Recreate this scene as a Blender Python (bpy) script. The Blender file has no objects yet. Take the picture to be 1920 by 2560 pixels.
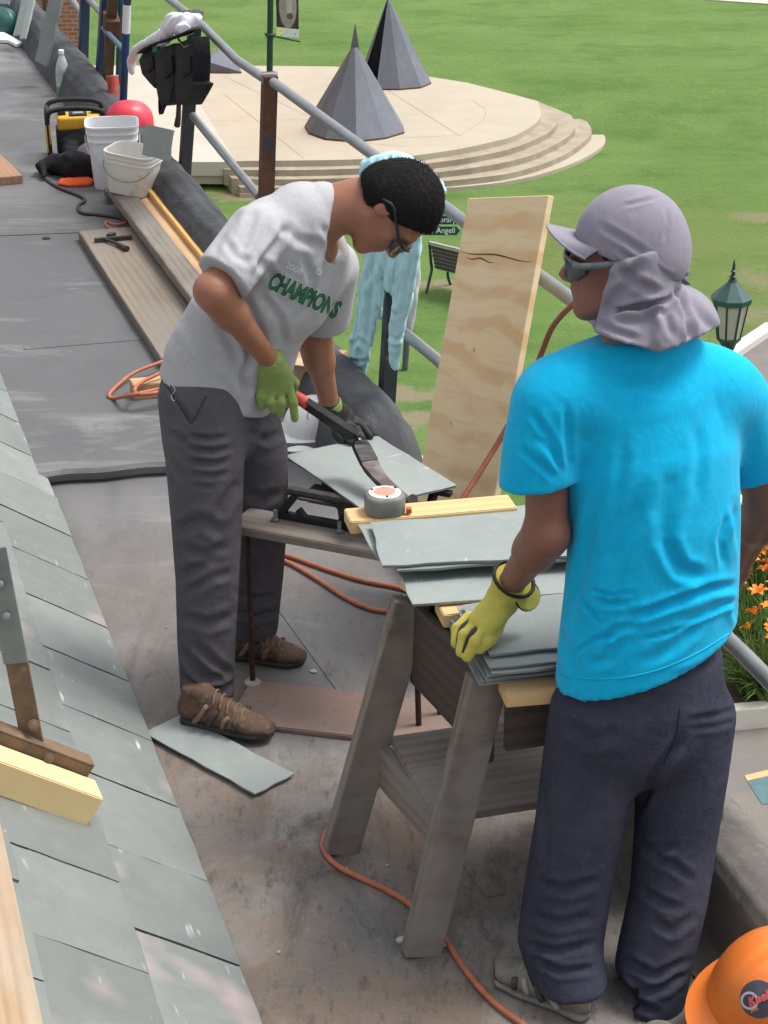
import bpy, bmesh, math, random
import numpy as np
from mathutils import Vector, Matrix
from mathutils.bvhtree import BVHTree

random.seed(7)
RNG = np.random.default_rng(11)
SC = bpy.context.scene
COL = SC.collection
R = math.radians

# ---------------------------------------------------------------- camera
CAM_H, PITCH, FPX = 2.75, R(24.0), 4880.0
cam_data = bpy.data.cameras.new('camera')
cam_data.sensor_fit = 'VERTICAL'
cam_data.sensor_height = 36.0
cam_data.lens = FPX / 2560.0 * 36.0
cam_data.clip_start, cam_data.clip_end = 0.1, 600
cam = bpy.data.objects.new('camera', cam_data)
cam.location = (0, 0, CAM_H)
cam.rotation_euler = (math.pi / 2 - PITCH, 0, 0)
COL.objects.link(cam)
SC.camera = cam

# ---------------------------------------------------------------- sky and sun (bright, thin overcast)
SUN_EL, SUN_AZ = R(62), R(75)
world = bpy.data.worlds.new('World')
SC.world = world
world.use_nodes = True
wn = world.node_tree
wn.nodes.clear()
w_out = wn.nodes.new('ShaderNodeOutputWorld')
w_bg = wn.nodes.new('ShaderNodeBackground')
w_sky = wn.nodes.new('ShaderNodeTexSky')
w_sky.sky_type = 'NISHITA'
w_sky.sun_disc = False
w_sky.sun_elevation = SUN_EL
w_sky.sun_rotation = SUN_AZ
w_sky.air_density, w_sky.dust_density, w_sky.ozone_density = 1.0, 4.0, 1.0
w_hs = wn.nodes.new('ShaderNodeHueSaturation')
w_hs.inputs['Saturation'].default_value = 0.22
w_bg.inputs['Strength'].default_value = 0.15
wn.links.new(w_sky.outputs[0], w_hs.inputs['Color'])
wn.links.new(w_hs.outputs[0], w_bg.inputs['Color'])
wn.links.new(w_bg.outputs[0], w_out.inputs[0])
sun_data = bpy.data.lights.new('sun', 'SUN')
sun_data.energy = 1.4
sun_data.angle = R(18)
sun_data.color = (1.0, 0.95, 0.87)
sun = bpy.data.objects.new('sun', sun_data)
COL.objects.link(sun)
# the direction towards the sun: high on the right, a little beyond the men
_sd = Vector((math.sin(SUN_AZ) * math.cos(SUN_EL), math.cos(SUN_AZ) * math.cos(SUN_EL), math.sin(SUN_EL)))
sun.rotation_euler = _sd.to_track_quat('Z', 'Y').to_euler()
sun.location = (0, 0, 30)
SC.view_settings.view_transform = 'Standard'
SC.view_settings.look = 'None'
SC.view_settings.exposure = 0.80
SC.view_settings.gamma = 1.0
SC.view_settings.use_curve_mapping = False
SC.cycles.use_denoising = True
SC.cycles.max_bounces = 6

# ---------------------------------------------------------------- measuring helpers (survey of the place)
_c, _s = math.cos(PITCH), math.sin(PITCH)
def ray(px, py):
    u, v = (px - 960) / FPX, (py - 1280) / FPX
    return Vector((u, _c - v * _s, -_s - v * _c))
def Zp(px, py, z=0.0):
    d = ray(px, py)
    return Vector((0, 0, CAM_H)) + d * ((z - CAM_H) / d.z)
def Yp(px, py, y):
    d = ray(px, py)
    return Vector((0, 0, CAM_H)) + d * (y / d.y)
def ppm(p):                                   # scale at a point
    return FPX / (p[1] * _c + (CAM_H - p[2]) * _s)
def topix(v):                                 # (n,3) -> (n,2)
    v = np.asarray(v)
    dep = v[:, 1] * _c + (CAM_H - v[:, 2]) * _s
    return np.stack([960 + FPX * v[:, 0] / dep, 1280 + FPX * ((CAM_H - v[:, 2]) * _c - v[:, 1] * _s) / dep], 1)
AX, BX = Vector((-.297, .955, 0)), Vector((.955, .297, 0))   # along the roof edge (away), across it (outwards)
def ST(s, t, z=0.0):
    return Vector((.781, 0, 0)) + AX * s + BX * t + Vector((0, 0, z))
def toST(p):
    q = Vector(p) - Vector((.781, 0, 0))
    return q.dot(AX), q.dot(BX)
GZ = -8.0                                     # the green below
DZ = 0.055                                    # the far deck lies a step higher

# ---------------------------------------------------------------- materials
def nodes_of(m):
    m.use_nodes = True
    nt = m.node_tree
    return nt, nt.nodes['Principled BSDF']
def rgb(c):
    return (c[0], c[1], c[2], 1.0)
class Mt:
    """small layer-by-layer procedural material builder"""
    def __init__(s, name, col, rough=.7, metal=0.0, spec=.35, coords='Object'):
        s.m = bpy.data.materials.new(name)
        s.nt, s.b = nodes_of(s.m)
        s.b.inputs['Roughness'].default_value = rough
        s.b.inputs['Metallic'].default_value = metal
        s.b.inputs['Specular IOR Level'].default_value = spec
        s.tc = s.N('ShaderNodeTexCoord')
        s.co = s.tc.outputs[coords]
        v = s.N('ShaderNodeRGB')
        v.outputs[0].default_value = rgb(col)
        s.col = v.outputs[0]
        s.h = None
        s.sync()
    def N(s, t):
        return s.nt.nodes.new(t)
    def L(s, a, b):
        s.nt.links.new(a, b)
    def sync(s):
        s.L(s.col, s.b.inputs['Base Color'])
    def coord(s, scale=(1, 1, 1), rot=(0, 0, 0), rand=False):
        mp = s.N('ShaderNodeMapping')
        mp.inputs['Scale'].default_value = scale
        mp.inputs['Rotation'].default_value = rot
        s.L(s.co, mp.inputs['Vector'])
        if rand:
            oi = s.N('ShaderNodeObjectInfo')
            mu = s.N('ShaderNodeMath'); mu.operation = 'MULTIPLY'; mu.inputs[1].default_value = 37.0
            s.L(oi.outputs['Random'], mu.inputs[0])
            cx = s.N('ShaderNodeCombineXYZ')
            for i in range(3): s.L(mu.outputs[0], cx.inputs[i])
            s.L(cx.outputs[0], mp.inputs['Location'])
        return mp.outputs[0]
    def noise(s, scale, detail=4, rough=.55, stretch=(1, 1, 1), rot=(0, 0, 0), dist=0.0, rand=False):
        n = s.N('ShaderNodeTexNoise')
        n.inputs['Scale'].default_value = scale
        n.inputs['Detail'].default_value = detail
        n.inputs['Roughness'].default_value = rough
        n.inputs['Distortion'].default_value = dist
        s.L(s.coord(stretch, rot, rand), n.inputs['Vector'])
        return n.outputs['Fac']
    def vor(s, scale, stretch=(1, 1, 1), feat='F1', rand=False, rot=(0, 0, 0)):
        n = s.N('ShaderNodeTexVoronoi'); n.feature = feat
        n.inputs['Scale'].default_value = scale
        s.L(s.coord(stretch, rot, rand), n.inputs['Vector'])
        return n.outputs['Distance']
    def wave(s, scale, dist=2.0, dscale=1.0, stretch=(1, 1, 1), rot=(0, 0, 0), typ='BANDS', direction='X', rand=False, detail=2):
        n = s.N('ShaderNodeTexWave'); n.wave_type = typ
        if typ == 'BANDS': n.bands_direction = direction
        n.inputs['Scale'].default_value = scale
        n.inputs['Distortion'].default_value = dist
        n.inputs['Detail'].default_value = detail
        n.inputs['Detail Scale'].default_value = dscale
        s.L(s.coord(stretch, rot, rand), n.inputs['Vector'])
        return n.outputs['Fac']
    def ramp(s, fac, lo, hi):
        n = s.N('ShaderNodeMapRange'); n.inputs['From Min'].default_value = lo; n.inputs['From Max'].default_value = hi
        n.clamp = True
        s.L(fac, n.inputs['Value'])
        return n.outputs[0]
    def mul(s, a, b):
        n = s.N('ShaderNodeMath'); n.operation = 'MULTIPLY'
        s.L(a, n.inputs[0])
        if isinstance(b, (int, float)): n.inputs[1].default_value = b
        else: s.L(b, n.inputs[1])
        return n.outputs[0]
    def axis(s, which):
        n = s.N('ShaderNodeSeparateXYZ'); s.L(s.co, n.inputs[0]); return n.outputs[which]
    def mix(s, fac, col, amount=1.0, mode='MIX'):
        n = s.N('ShaderNodeMix'); n.data_type = 'RGBA'; n.blend_type = mode
        if amount != 1.0: fac = s.mul(fac, amount)
        s.L(fac, n.inputs[0]); s.L(s.col, n.inputs[6])
        n.inputs[7].default_value = rgb(col)
        s.col = n.outputs[2]; s.sync()
        return s
    def objvar(s, amount=.15, hue=0.0):
        oi = s.N('ShaderNodeObjectInfo')
        mr = s.N('ShaderNodeMapRange'); mr.inputs['To Min'].default_value = 1 - amount; mr.inputs['To Max'].default_value = 1 + amount
        s.L(oi.outputs['Random'], mr.inputs['Value'])
        hs = s.N('ShaderNodeHueSaturation'); s.L(mr.outputs[0], hs.inputs['Value'])
        if hue:
            m2 = s.N('ShaderNodeMapRange'); m2.inputs['To Min'].default_value = .5 - hue; m2.inputs['To Max'].default_value = .5 + hue
            f = s.N('ShaderNodeMath'); f.operation = 'FRACT'; s.L(s.mul(oi.outputs['Random'], 7.31), f.inputs[0])
            s.L(f.outputs[0], m2.inputs['Value']); s.L(m2.outputs[0], hs.inputs['Hue'])
        s.L(s.col, hs.inputs['Color']); s.col = hs.outputs[0]; s.sync()
        return s
    def bump(s, fac, strength=.3, dist=.005):
        n = s.N('ShaderNodeBump')
        n.inputs['Strength'].default_value = strength
        n.inputs['Distance'].default_value = dist
        s.L(fac, n.inputs['Height'])
        if s.h is not None: s.L(s.h, n.inputs['Normal'])
        s.h = n.outputs[0]
        s.L(s.h, s.b.inputs['Normal'])
        return s
    def rough(s, fac, lo, hi):
        n = s.N('ShaderNodeMapRange'); n.inputs['To Min'].default_value = lo; n.inputs['To Max'].default_value = hi
        s.L(fac, n.inputs['Value']); s.L(n.outputs[0], s.b.inputs['Roughness'])
        return s

def plain(name, col, rough=.6, metal=0.0, var=.12, scale=9, bump=.15, spec=.35):
    m = Mt(name, col, rough, metal, spec)
    d = tuple(x * (1 - 2.2 * var) for x in col)
    m.mix(m.ramp(m.noise(scale, 5), .35, .7), d, .9)
    if bump: m.bump(m.noise(scale * 14, 3), bump, .002)
    return m.m

def cloth(name, col, fold=None, rough=.9, weave=900, var=.1, bump=.25):
    m = Mt(name, col, rough, 0, .15)
    m.mix(m.ramp(m.noise(5, 4), .3, .75), tuple(x * (1 - var) for x in col))
    m.mix(m.ramp(m.noise(60, 3), .45, .75), tuple(min(1, x * 1.08 + .01) for x in col), .6)
    m.bump(m.noise(14, 3, .5, dist=.6), bump, .01)
    m.bump(m.noise(weave, 2), .2, .0006)
    m.b.inputs['Sheen Weight'].default_value = .10 if max(col) > .2 else 0.0
    m.b.inputs['Specular IOR Level'].default_value = .1
    m.bump(m.noise(38, 4, .6, (1, 1, .5), dist=1.2), bump * .8, .004)
    return m

def wood(name, col, dark, grain=1.0, grey=None, knots=True, rough=.8, bump=.25):
    """grain runs along local X"""
    m = Mt(name, col, rough, 0, .25)
    w = m.wave(9 * grain, 4.0, 1.2, (.12, 1, 1), direction='Y', rand=True, detail=3)
    m.mix(m.ramp(w, .35, .95), dark, .55)
    m.mix(m.ramp(m.noise(26 * grain, 4, .6, (.06, 1, 1), rand=True), .45, .75), dark, .6)
    m.mix(m.ramp(m.noise(3.0, 3, rand=True), .35, .7), tuple(min(1, x * 1.1) for x in col), .5)
    if grey: m.mix(m.ramp(m.noise(5, 5, .6, (.3, 1, 1), rand=True), .4, .65), grey, .75)
    if knots: m.mix(m.ramp(m.vor(3.2, (.45, 1.3, 1.3), rand=True), .07, .02), tuple(x * .35 for x in dark), .8)
    m.bump(m.noise(40 * grain, 4, .6, (.05, 1, 1), rand=True), bump, .002)
    m.objvar(.1)
    return m.m

def slate_mat(name, col, dark, scr=.5, pink=0.0):
    m = Mt(name, col, .62, 0, .35)
    m.mix(m.ramp(m.noise(6, 5, .6, rand=True), .35, .72), dark, .8)
    m.mix(m.ramp(m.noise(22, 4, .6, rand=True), .5, .8), tuple(x * 1.18 for x in col), .5)
    if pink: m.mix(m.ramp(m.noise(3.2, 3, .5, rand=True), .56, .7), (.42, .335, .315), pink)
    s1 = m.mul(m.ramp(m.noise(48, 3, .5, (1, .16, 1), (0, 0, .5), rand=True), .66, .76), m.ramp(m.noise(7, 2, rand=True), .5, .62))
    m.mix(s1, (.62, .66, .66), scr)
    s2 = m.mul(m.ramp(m.noise(60, 4, .6, rand=True), .69, .78), m.ramp(m.noise(9, 2, rand=True), .48, .6))
    m.mix(s2, (.66, .69, .69), scr)
    m.objvar(.15, .02)
    m.bump(m.noise(18, 5, .6, rand=True), .3, .004)
    m.bump(m.noise(160, 3, rand=True), .15, .001)
    return m.m

# ---------------------------------------------------------------- mesh helpers
class MB:
    def __init__(s): s.v, s.f = [], []
    def add(s, vs, fs):
        o = len(s.v); s.v += [tuple(x) for x in vs]; s.f += [tuple(i + o for i in q) for q in fs]; return s
    def hexa(s, c8):
        return s.add(c8, [(0, 3, 2, 1), (4, 5, 6, 7), (0, 1, 5, 4), (1, 2, 6, 5), (2, 3, 7, 6), (3, 0, 4, 7)])
    def box(s, lo, hi):
        x0, y0, z0 = lo; x1, y1, z1 = hi
        return s.hexa([(x0, y0, z0), (x1, y0, z0), (x1, y1, z0), (x0, y1, z0), (x0, y0, z1), (x1, y0, z1), (x1, y1, z1), (x0, y1, z1)])
    def bar(s, a, b, w, h, up=(0, 0, 1)):
        a, b = Vector(a), Vector(b); d = (b - a).normalized(); u = Vector(up)
        sd = d.cross(u).normalized(); u = sd.cross(d).normalized()
        o = [(-w / 2, -h / 2), (w / 2, -h / 2), (w / 2, h / 2), (-w / 2, h / 2)]
        vs = [a + sd * x + u * y for x, y in o] + [b + sd * x + u * y for x, y in o]
        return s.add(vs, [(0, 1, 2, 3), (7, 6, 5, 4), (0, 4, 5, 1), (1, 5, 6, 2), (2, 6, 7, 3), (3, 7, 4, 0)])
    def tube(s, pts, r, n=10, cap=True, closed=False):
        pts = [Vector(p) for p in pts]; m = len(pts)
        rs = r if isinstance(r, (list, tuple)) else [r] * m
        T = [((pts[min(i + 1, m - 1)] if not closed else pts[(i + 1) % m]) - (pts[max(i - 1, 0)] if not closed else pts[i - 1])).normalized() for i in range(m)]
        ref = Vector((0, 0, 1)) if abs(T[0].z) < .9 else Vector((1, 0, 0))
        u = T[0].cross(ref).normalized(); vs = []
        for i in range(m):
            u = (u - T[i] * u.dot(T[i])).normalized(); w = T[i].cross(u)
            vs += [pts[i] + (u * math.cos(a) + w * math.sin(a)) * rs[i] for a in [2 * math.pi * k / n for k in range(n)]]
        fs = []
        for i in range(m if closed else m - 1):
            j = (i + 1) % m
            for k in range(n):
                k2 = (k + 1) % n
                fs.append((i * n + k, i * n + k2, j * n + k2, j * n + k))
        if cap and not closed:
            fs.append(tuple(range(n))[::-1]); fs.append(tuple((m - 1) * n + k for k in range(n)))
        return s.add(vs, fs)
    def lathe(s, prof, n=28, c=(0, 0, 0), axis=None, cap=True):
        vs, fs = [], []
        c = Vector(c)
        if axis is None: e1, e2, e3 = Vector((1, 0, 0)), Vector((0, 1, 0)), Vector((0, 0, 1))
        else:
            e3 = Vector(axis).normalized(); e1 = e3.orthogonal().normalized(); e2 = e3.cross(e1)
        for r, z in prof:
            vs += [c + e3 * z + (e1 * math.cos(2 * math.pi * k / n) + e2 * math.sin(2 * math.pi * k / n)) * r for k in range(n)]
        for i in range(len(prof) - 1):
            for k in range(n):
                k2 = (k + 1) % n
                fs.append((i * n + k, i * n + k2, (i + 1) * n + k2, (i + 1) * n + k))
        if cap:
            fs.append(tuple(range(n))[::-1]); m = len(prof) - 1; fs.append(tuple(m * n + k for k in range(n)))
        return s.add(vs, fs)
    def prism(s, poly, off):
        """poly: list of points, extruded by vector off"""
        n = len(poly); off = Vector(off)
        a = [Vector(p) for p in poly]; b = [p + off for p in a]
        return s.add(a + b, [tuple(range(n))[::-1], tuple(range(n, 2 * n))] + [(i, (i + 1) % n, n + (i + 1) % n, n + i) for i in range(n)])
    def grid(s, rows):
        m, n = len(rows), len(rows[0])
        vs = [p for r in rows for p in r]
        return s.add(vs, [(i * n + j, i * n + j + 1, (i + 1) * n + j + 1, (i + 1) * n + j) for i in range(m - 1) for j in range(n - 1)])

def tag(o, label=None, cat=None, group=None, kind=None):
    if label: o['label'] = label
    if cat: o['category'] = cat
    if group: o['group'] = group
    if kind: o['kind'] = kind
    return o
def link(name, me, parent=None):
    o = bpy.data.objects.new(name, me); COL.objects.link(o)
    if parent is not None: o.parent = parent
    return o
def wloc(p):
    v = Vector((0, 0, 0))
    while p is not None:
        v = v + p.location; p = p.parent
    return v
def mk(name, mb, mat, parent=None, smooth=False, bevel=0.0, origin=None, seg=2, fixn=True):
    """link one mesh; coordinates in mb are world coordinates"""
    vs = np.array([tuple(p) for p in (mb.v if isinstance(mb, MB) else mb[0])], dtype=float)
    fs = mb.f if isinstance(mb, MB) else mb[1]
    if parent is None:
        og = Vector(origin) if origin is not None else Vector(((vs[:, 0].min() + vs[:, 0].max()) / 2, (vs[:, 1].min() + vs[:, 1].max()) / 2, vs[:, 2].min()))
    else:
        og = wloc(parent)
    me = bpy.data.meshes.new(name)
    me.from_pydata((vs - np.array(og)).tolist(), [], [tuple(int(i) for i in f) for f in fs])
    if isinstance(mb, MB) and fixn or bevel:
        bm = bmesh.new(); bm.from_mesh(me)
        if fixn: bmesh.ops.recalc_face_normals(bm, faces=bm.faces)
        if bevel:
            ed = [e for e in bm.edges if len(e.link_faces) == 2 and e.calc_face_angle(0) > .6]
            bmesh.ops.bevel(bm, geom=ed, offset=bevel, segments=seg, affect='EDGES', profile=.6, clamp_overlap=True)
        bm.to_mesh(me); bm.free()
    if smooth is True:
        me.polygons.foreach_set('use_smooth', [True] * len(me.polygons))
    elif smooth:
        me.polygons.foreach_set('use_smooth', [True] * len(me.polygons))
        me.set_sharp_from_angle(angle=R(smooth))
    me.materials.append(mat)
    o = link(name, me, parent)
    if parent is None: o.location = og
    return o
def empty(name, loc, label=None, cat=None, group=None):
    o = bpy.data.objects.new(name, None); COL.objects.link(o); o.location = loc
    o.empty_display_size = .05
    return tag(o, label, cat, group)
def frame(o, origin, x, up=(0, 0, 1)):
    """place an object whose mesh is in local axes (x along the piece, z up)"""
    x = Vector(x).normalized(); up = Vector(up); y = up.cross(x).normalized(); z = x.cross(y)
    M = Matrix((x, y, z)).transposed().to_4x4(); M.translation = Vector(origin)
    o.matrix_world = M
    return o
def plank(name, a, b, w, t, mat, up=(0, 0, 1), bevel=.003, parent=None, wear=.0):
    """board from a to b (centre line of its underside), grain along its length"""
    a, b = Vector(a), Vector(b); L_ = (b - a).length
    n = max(2, int(L_ / .12))
    rows = []
    bm = MB()
    xs = [L_ * i / n for i in range(n + 1)]
    ring = []
    for i, x in enumerate(xs):
        j = lambda: random.uniform(-wear, wear)
        ex = (j() if i in (0, n) else 0)
        ring.append([(x + ex, -w / 2 + j(), 0), (x + ex, w / 2 + j(), 0), (x + ex, w / 2 + j(), t), (x + ex, -w / 2 + j(), t)])
    vs = [p for r in ring for p in r]; fs = [(3, 2, 1, 0), tuple(4 * n + k for k in range(4))]
    for i in range(n):
        for k in range(4):
            k2 = (k + 1) % 4
            fs.append((4 * i + k, 4 * i + k2, 4 * i + 4 + k2, 4 * i + 4 + k))
    bm.add(vs, fs)
    me = bpy.data.meshes.new(name); me.from_pydata(bm.v, [], bm.f)
    b2 = bmesh.new(); b2.from_mesh(me); bmesh.ops.recalc_face_normals(b2, faces=b2.faces)
    if bevel:
        bmesh.ops.bevel(b2, geom=[e for e in b2.edges if e.calc_face_angle(0) > .8], offset=bevel, segments=2, affect='EDGES', clamp_overlap=True)
    b2.to_mesh(me); b2.free()
    me.materials.append(mat)
    o = link(name, me, parent)
    frame(o, a - (wloc(parent) if parent else Vector((0, 0, 0))), b - a, up)
    if parent is not None:
        M = o.matrix_world.copy(); o.matrix_basis = M
    return o
def spline(pts, n=8):
    """Catmull-Rom through the points"""
    P = [Vector(p) for p in pts]; P = [P[0] * 2 - P[1]] + P + [P[-1] * 2 - P[-2]]
    out = []
    for i in range(1, len(P) - 2):
        for k in range(n):
            t = k / n; a, b, c_, d = P[i - 1], P[i], P[i + 1], P[i + 2]
            out.append(.5 * ((2 * b) + (c_ - a) * t + (2 * a - 5 * b + 4 * c_ - d) * t * t + (3 * b - a - 3 * c_ + d) * t ** 3))
    out.append(P[-2])
    return out

# ---------------------------------------------------------------- solid-field modelling (organic forms)
class Field:
    def __init__(s, lo, hi, h):
        s.h = h; s.lo = np.array(lo, float)
        s.n = np.ceil((np.array(hi, float) - s.lo) / h).astype(int) + 1
        s.F = np.full(s.n, 9.0, np.float32)
        s.ax = [(s.lo[i] + h * np.arange(s.n[i])).astype(np.float32) for i in range(3)]
    def window(s, lo, hi):
        a = np.clip(np.floor((np.array(lo) - s.lo) / s.h).astype(int), 0, s.n)
        b = np.clip(np.ceil((np.array(hi) - s.lo) / s.h).astype(int) + 1, 0, s.n)
        sl = tuple(slice(a[i], b[i]) for i in range(3))
        X, Y, Z = s.ax[0][sl[0]][:, None, None], s.ax[1][sl[1]][None, :, None], s.ax[2][sl[2]][None, None, :]
        return sl, X, Y, Z
    def put(s, sl, d, k, op='u'):
        A = s.F[sl]
        if A.size == 0: return
        if op == 'u':
            if k > 0:
                hh = np.maximum(k - np.abs(A - d), 0) / k
                s.F[sl] = np.minimum(A, d) - hh * hh * k * .25
            else: s.F[sl] = np.minimum(A, d)
        elif op == 's':
            if k > 0:
                B = -d; hh = np.maximum(k - np.abs(A - B), 0) / k
                s.F[sl] = np.maximum(A, B) + hh * hh * k * .25
            else: s.F[sl] = np.maximum(A, -d)
    def cap(s, a, b, ra, rb, k=.02, op='u'):
        a, b = np.array(a, float), np.array(b, float); m = max(ra, rb) + k + 3 * s.h
        sl, X, Y, Z = s.window(np.minimum(a, b) - m, np.maximum(a, b) + m)
        d = b - a; L2 = max(float(d @ d), 1e-9)
        t = np.clip(((X - a[0]) * d[0] + (Y - a[1]) * d[1] + (Z - a[2]) * d[2]) / L2, 0, 1)
        q = np.sqrt((X - a[0] - t * d[0]) ** 2 + (Y - a[1] - t * d[1]) ** 2 + (Z - a[2] - t * d[2]) ** 2)
        s.put(sl, q - (ra + (rb - ra) * t), k, op); return s
    def ell(s, c, r, rot=None, k=.02, op='u'):
        """rot: 3 row axes; r radii along them"""
        c = np.array(c, float); m = max(r) + k + 3 * s.h
        sl, X, Y, Z = s.window(c - m, c + m)
        E = np.eye(3) if rot is None else np.array([list(v) for v in rot])
        x, y, z = X - c[0], Y - c[1], Z - c[2]
        p = [(x * e[0] + y * e[1] + z * e[2]) / rr for e, rr in zip(E, r)]
        k0 = np.sqrt(p[0] ** 2 + p[1] ** 2 + p[2] ** 2)
        k1 = np.sqrt((p[0] / r[0]) ** 2 + (p[1] / r[1]) ** 2 + (p[2] / r[2]) ** 2) + 1e-6
        s.put(sl, k0 * (k0 - 1) / k1, k, op); return s
    def loft(s, st, side, k=.03, op='u'):
        """st: [(centre, r_side, r_depth)], side: direction(s) of r_side"""
        n = len(st); C = np.array([list(q[0]) for q in st], float)
        m = max(max(q[1], q[2]) for q in st) + k + 3 * s.h
        sl, X, Y, Z = s.window(C.min(0) - m, C.max(0) + m)
        best = None
        for i in range(n - 1):
            a, b = C[i], C[i + 1]; d = b - a; L2 = float(d @ d)
            w = np.array(list(side[i] if isinstance(side, list) else side), float)
            dn = d / math.sqrt(L2); w = w - dn * (w @ dn); w /= np.linalg.norm(w); u = np.cross(dn, w)
            tr = ((X - a[0]) * d[0] + (Y - a[1]) * d[1] + (Z - a[2]) * d[2]) / L2
            t = np.clip(tr, 0, 1)
            x, y, z = X - a[0] - t * d[0], Y - a[1] - t * d[1], Z - a[2] - t * d[2]
            rx = st[i][1] + (st[i + 1][1] - st[i][1]) * t; ry = st[i][2] + (st[i + 1][2] - st[i][2]) * t
            px = (x * w[0] + y * w[1] + z * w[2]) / rx; py = (x * u[0] + y * u[1] + z * u[2]) / ry
            pz = (x * dn[0] + y * dn[1] + z * dn[2]) / np.minimum(rx, ry)
            k0 = np.sqrt(px ** 2 + py ** 2 + pz ** 2)
            mr = np.minimum(rx, ry)
            k1 = np.sqrt((px / rx) ** 2 + (py / ry) ** 2 + (pz / mr) ** 2) + 1e-6
            dd = np.where(k0 < 1e-4, -mr, k0 * (k0 - 1) / k1)
            best = dd if best is None else np.minimum(best, dd)
        s.put(sl, best, k, op); return s
    def cut(s, p, nrm, k=0.0):
        """remove the half space in front of the plane (p, nrm)"""
        p, nrm = np.array(list(p), float), np.array(list(Vector(nrm).normalized()), float)
        d = (s.ax[0][:, None, None] - p[0]) * nrm[0] + (s.ax[1][None, :, None] - p[1]) * nrm[1] + (s.ax[2][None, None, :] - p[2]) * nrm[2]
        s.F = np.maximum(s.F, d) if k == 0 else np.maximum(s.F, d) + (np.maximum(k - np.abs(s.F - d), 0) / k) ** 2 * k * .25
        return s
    def hollow(s, p, nrm, depth, th):
        """open a rim: carve the inside within depth of the plane"""
        p, nrm = np.array(list(p), float), np.array(list(Vector(nrm).normalized()), float)
        d = (s.ax[0][:, None, None] - p[0]) * nrm[0] + (s.ax[1][None, :, None] - p[1]) * nrm[1] + (s.ax[2][None, None, :] - p[2]) * nrm[2]
        inner = np.maximum(s.F + th, -(d + depth))
        s.G = inner if getattr(s, 'G', None) is None else np.minimum(s.G, inner)
        return s
    def addn(s, fn):
        X, Y, Z = s.ax[0][:, None, None], s.ax[1][None, :, None], s.ax[2][None, None, :]
        s.F = (s.F + fn(X, Y, Z)).astype(np.float32); return s
    def mesh(s, smooth=2):
        F = s.F.copy()
        if getattr(s, 'G', None) is not None: F = np.maximum(F, -s.G)
        for i in range(3):                         # keep it closed at the borders
            sl = [slice(None)] * 3; sl[i] = 0; F[tuple(sl)] = 1; sl[i] = -1; F[tuple(sl)] = 1
        S = F < 0
        n = np.array(F.shape)
        cnt = sum(S[i:n[0] - 1 + i, j:n[1] - 1 + j, k:n[2] - 1 + k].astype(np.int8) for i in (0, 1) for j in (0, 1) for k in (0, 1))
        act = (cnt > 0) & (cnt < 8)
        idx = np.argwhere(act)
        vid = np.full(act.shape, -1, np.int64); vid[act] = np.arange(len(idx))
        pos = np.zeros((len(idx), 3)); c = np.zeros(len(idx))
        cor = [(i, j, k) for i in (0, 1) for j in (0, 1) for k in (0, 1)]
        for a in cor:
            for ax in range(3):
                if a[ax] == 1: continue
                b = list(a); b[ax] = 1; b = tuple(b)
                va = F[tuple((idx + a).T)]; vb = F[tuple((idx + b).T)]
                m = (va < 0) != (vb < 0)
                t = np.where(m, va / np.where(m, va - vb, 1), 0)
                p = np.array(a, float)[None] + t[:, None] * (np.array(b) - np.array(a))[None]
                pos += p * m[:, None]; c += m
        V = s.lo + (idx + pos / c[:, None]) * s.h
        Q = []
        for ax in range(3):
            sl0 = [slice(None)] * 3; sl1 = [slice(None)] * 3
            sl0[ax] = slice(0, -1); sl1[ax] = slice(1, None)
            ch = S[tuple(sl0)] != S[tuple(sl1)]
            e = np.argwhere(ch); flip = S[tuple(e.T)]
            o1, o2 = [(1, 2), (2, 0), (0, 1)][ax]
            ok = (e[:, o1] > 0) & (e[:, o2] > 0)
            e, flip = e[ok], flip[ok]
            d1 = np.zeros(3, int); d1[o1] = 1; d2 = np.zeros(3, int); d2[o2] = 1
            q = np.stack([vid[tuple((e - d1 - d2).T)], vid[tuple((e - d2).T)], vid[tuple(e.T)], vid[tuple((e - d1).T)]], 1)
            q[~flip] = q[~flip][:, ::-1]
            Q.append(q)
        Q = np.concatenate(Q)
        V = lap(V, Q, smooth)
        return V, Q
def lap(V, Q, it, lam=.55):
    E = np.concatenate([Q[:, [0, 1]], Q[:, [1, 2]], Q[:, [2, 3]], Q[:, [3, 0]]])
    E = np.concatenate([E, E[:, ::-1]])
    deg = np.bincount(E[:, 0], minlength=len(V))[:, None]
    for i in range(it):
        for l_ in (lam, -lam * .93) if it > 3 else (lam,):
            A = np.stack([np.bincount(E[:, 0], V[E[:, 1], j], len(V)) for j in range(3)], 1) / np.maximum(deg, 1)
            V = V + (A - V) * l_
    return V
def vnormals(V, Q):
    n = np.cross(V[Q[:, 2]] - V[Q[:, 0]], V[Q[:, 3]] - V[Q[:, 1]])
    N = np.stack([sum(np.bincount(Q[:, k], n[:, j], len(V)) for k in range(4)) for j in range(3)], 1)
    return N / (np.linalg.norm(N, axis=1, keepdims=True) + 1e-12)
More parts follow.
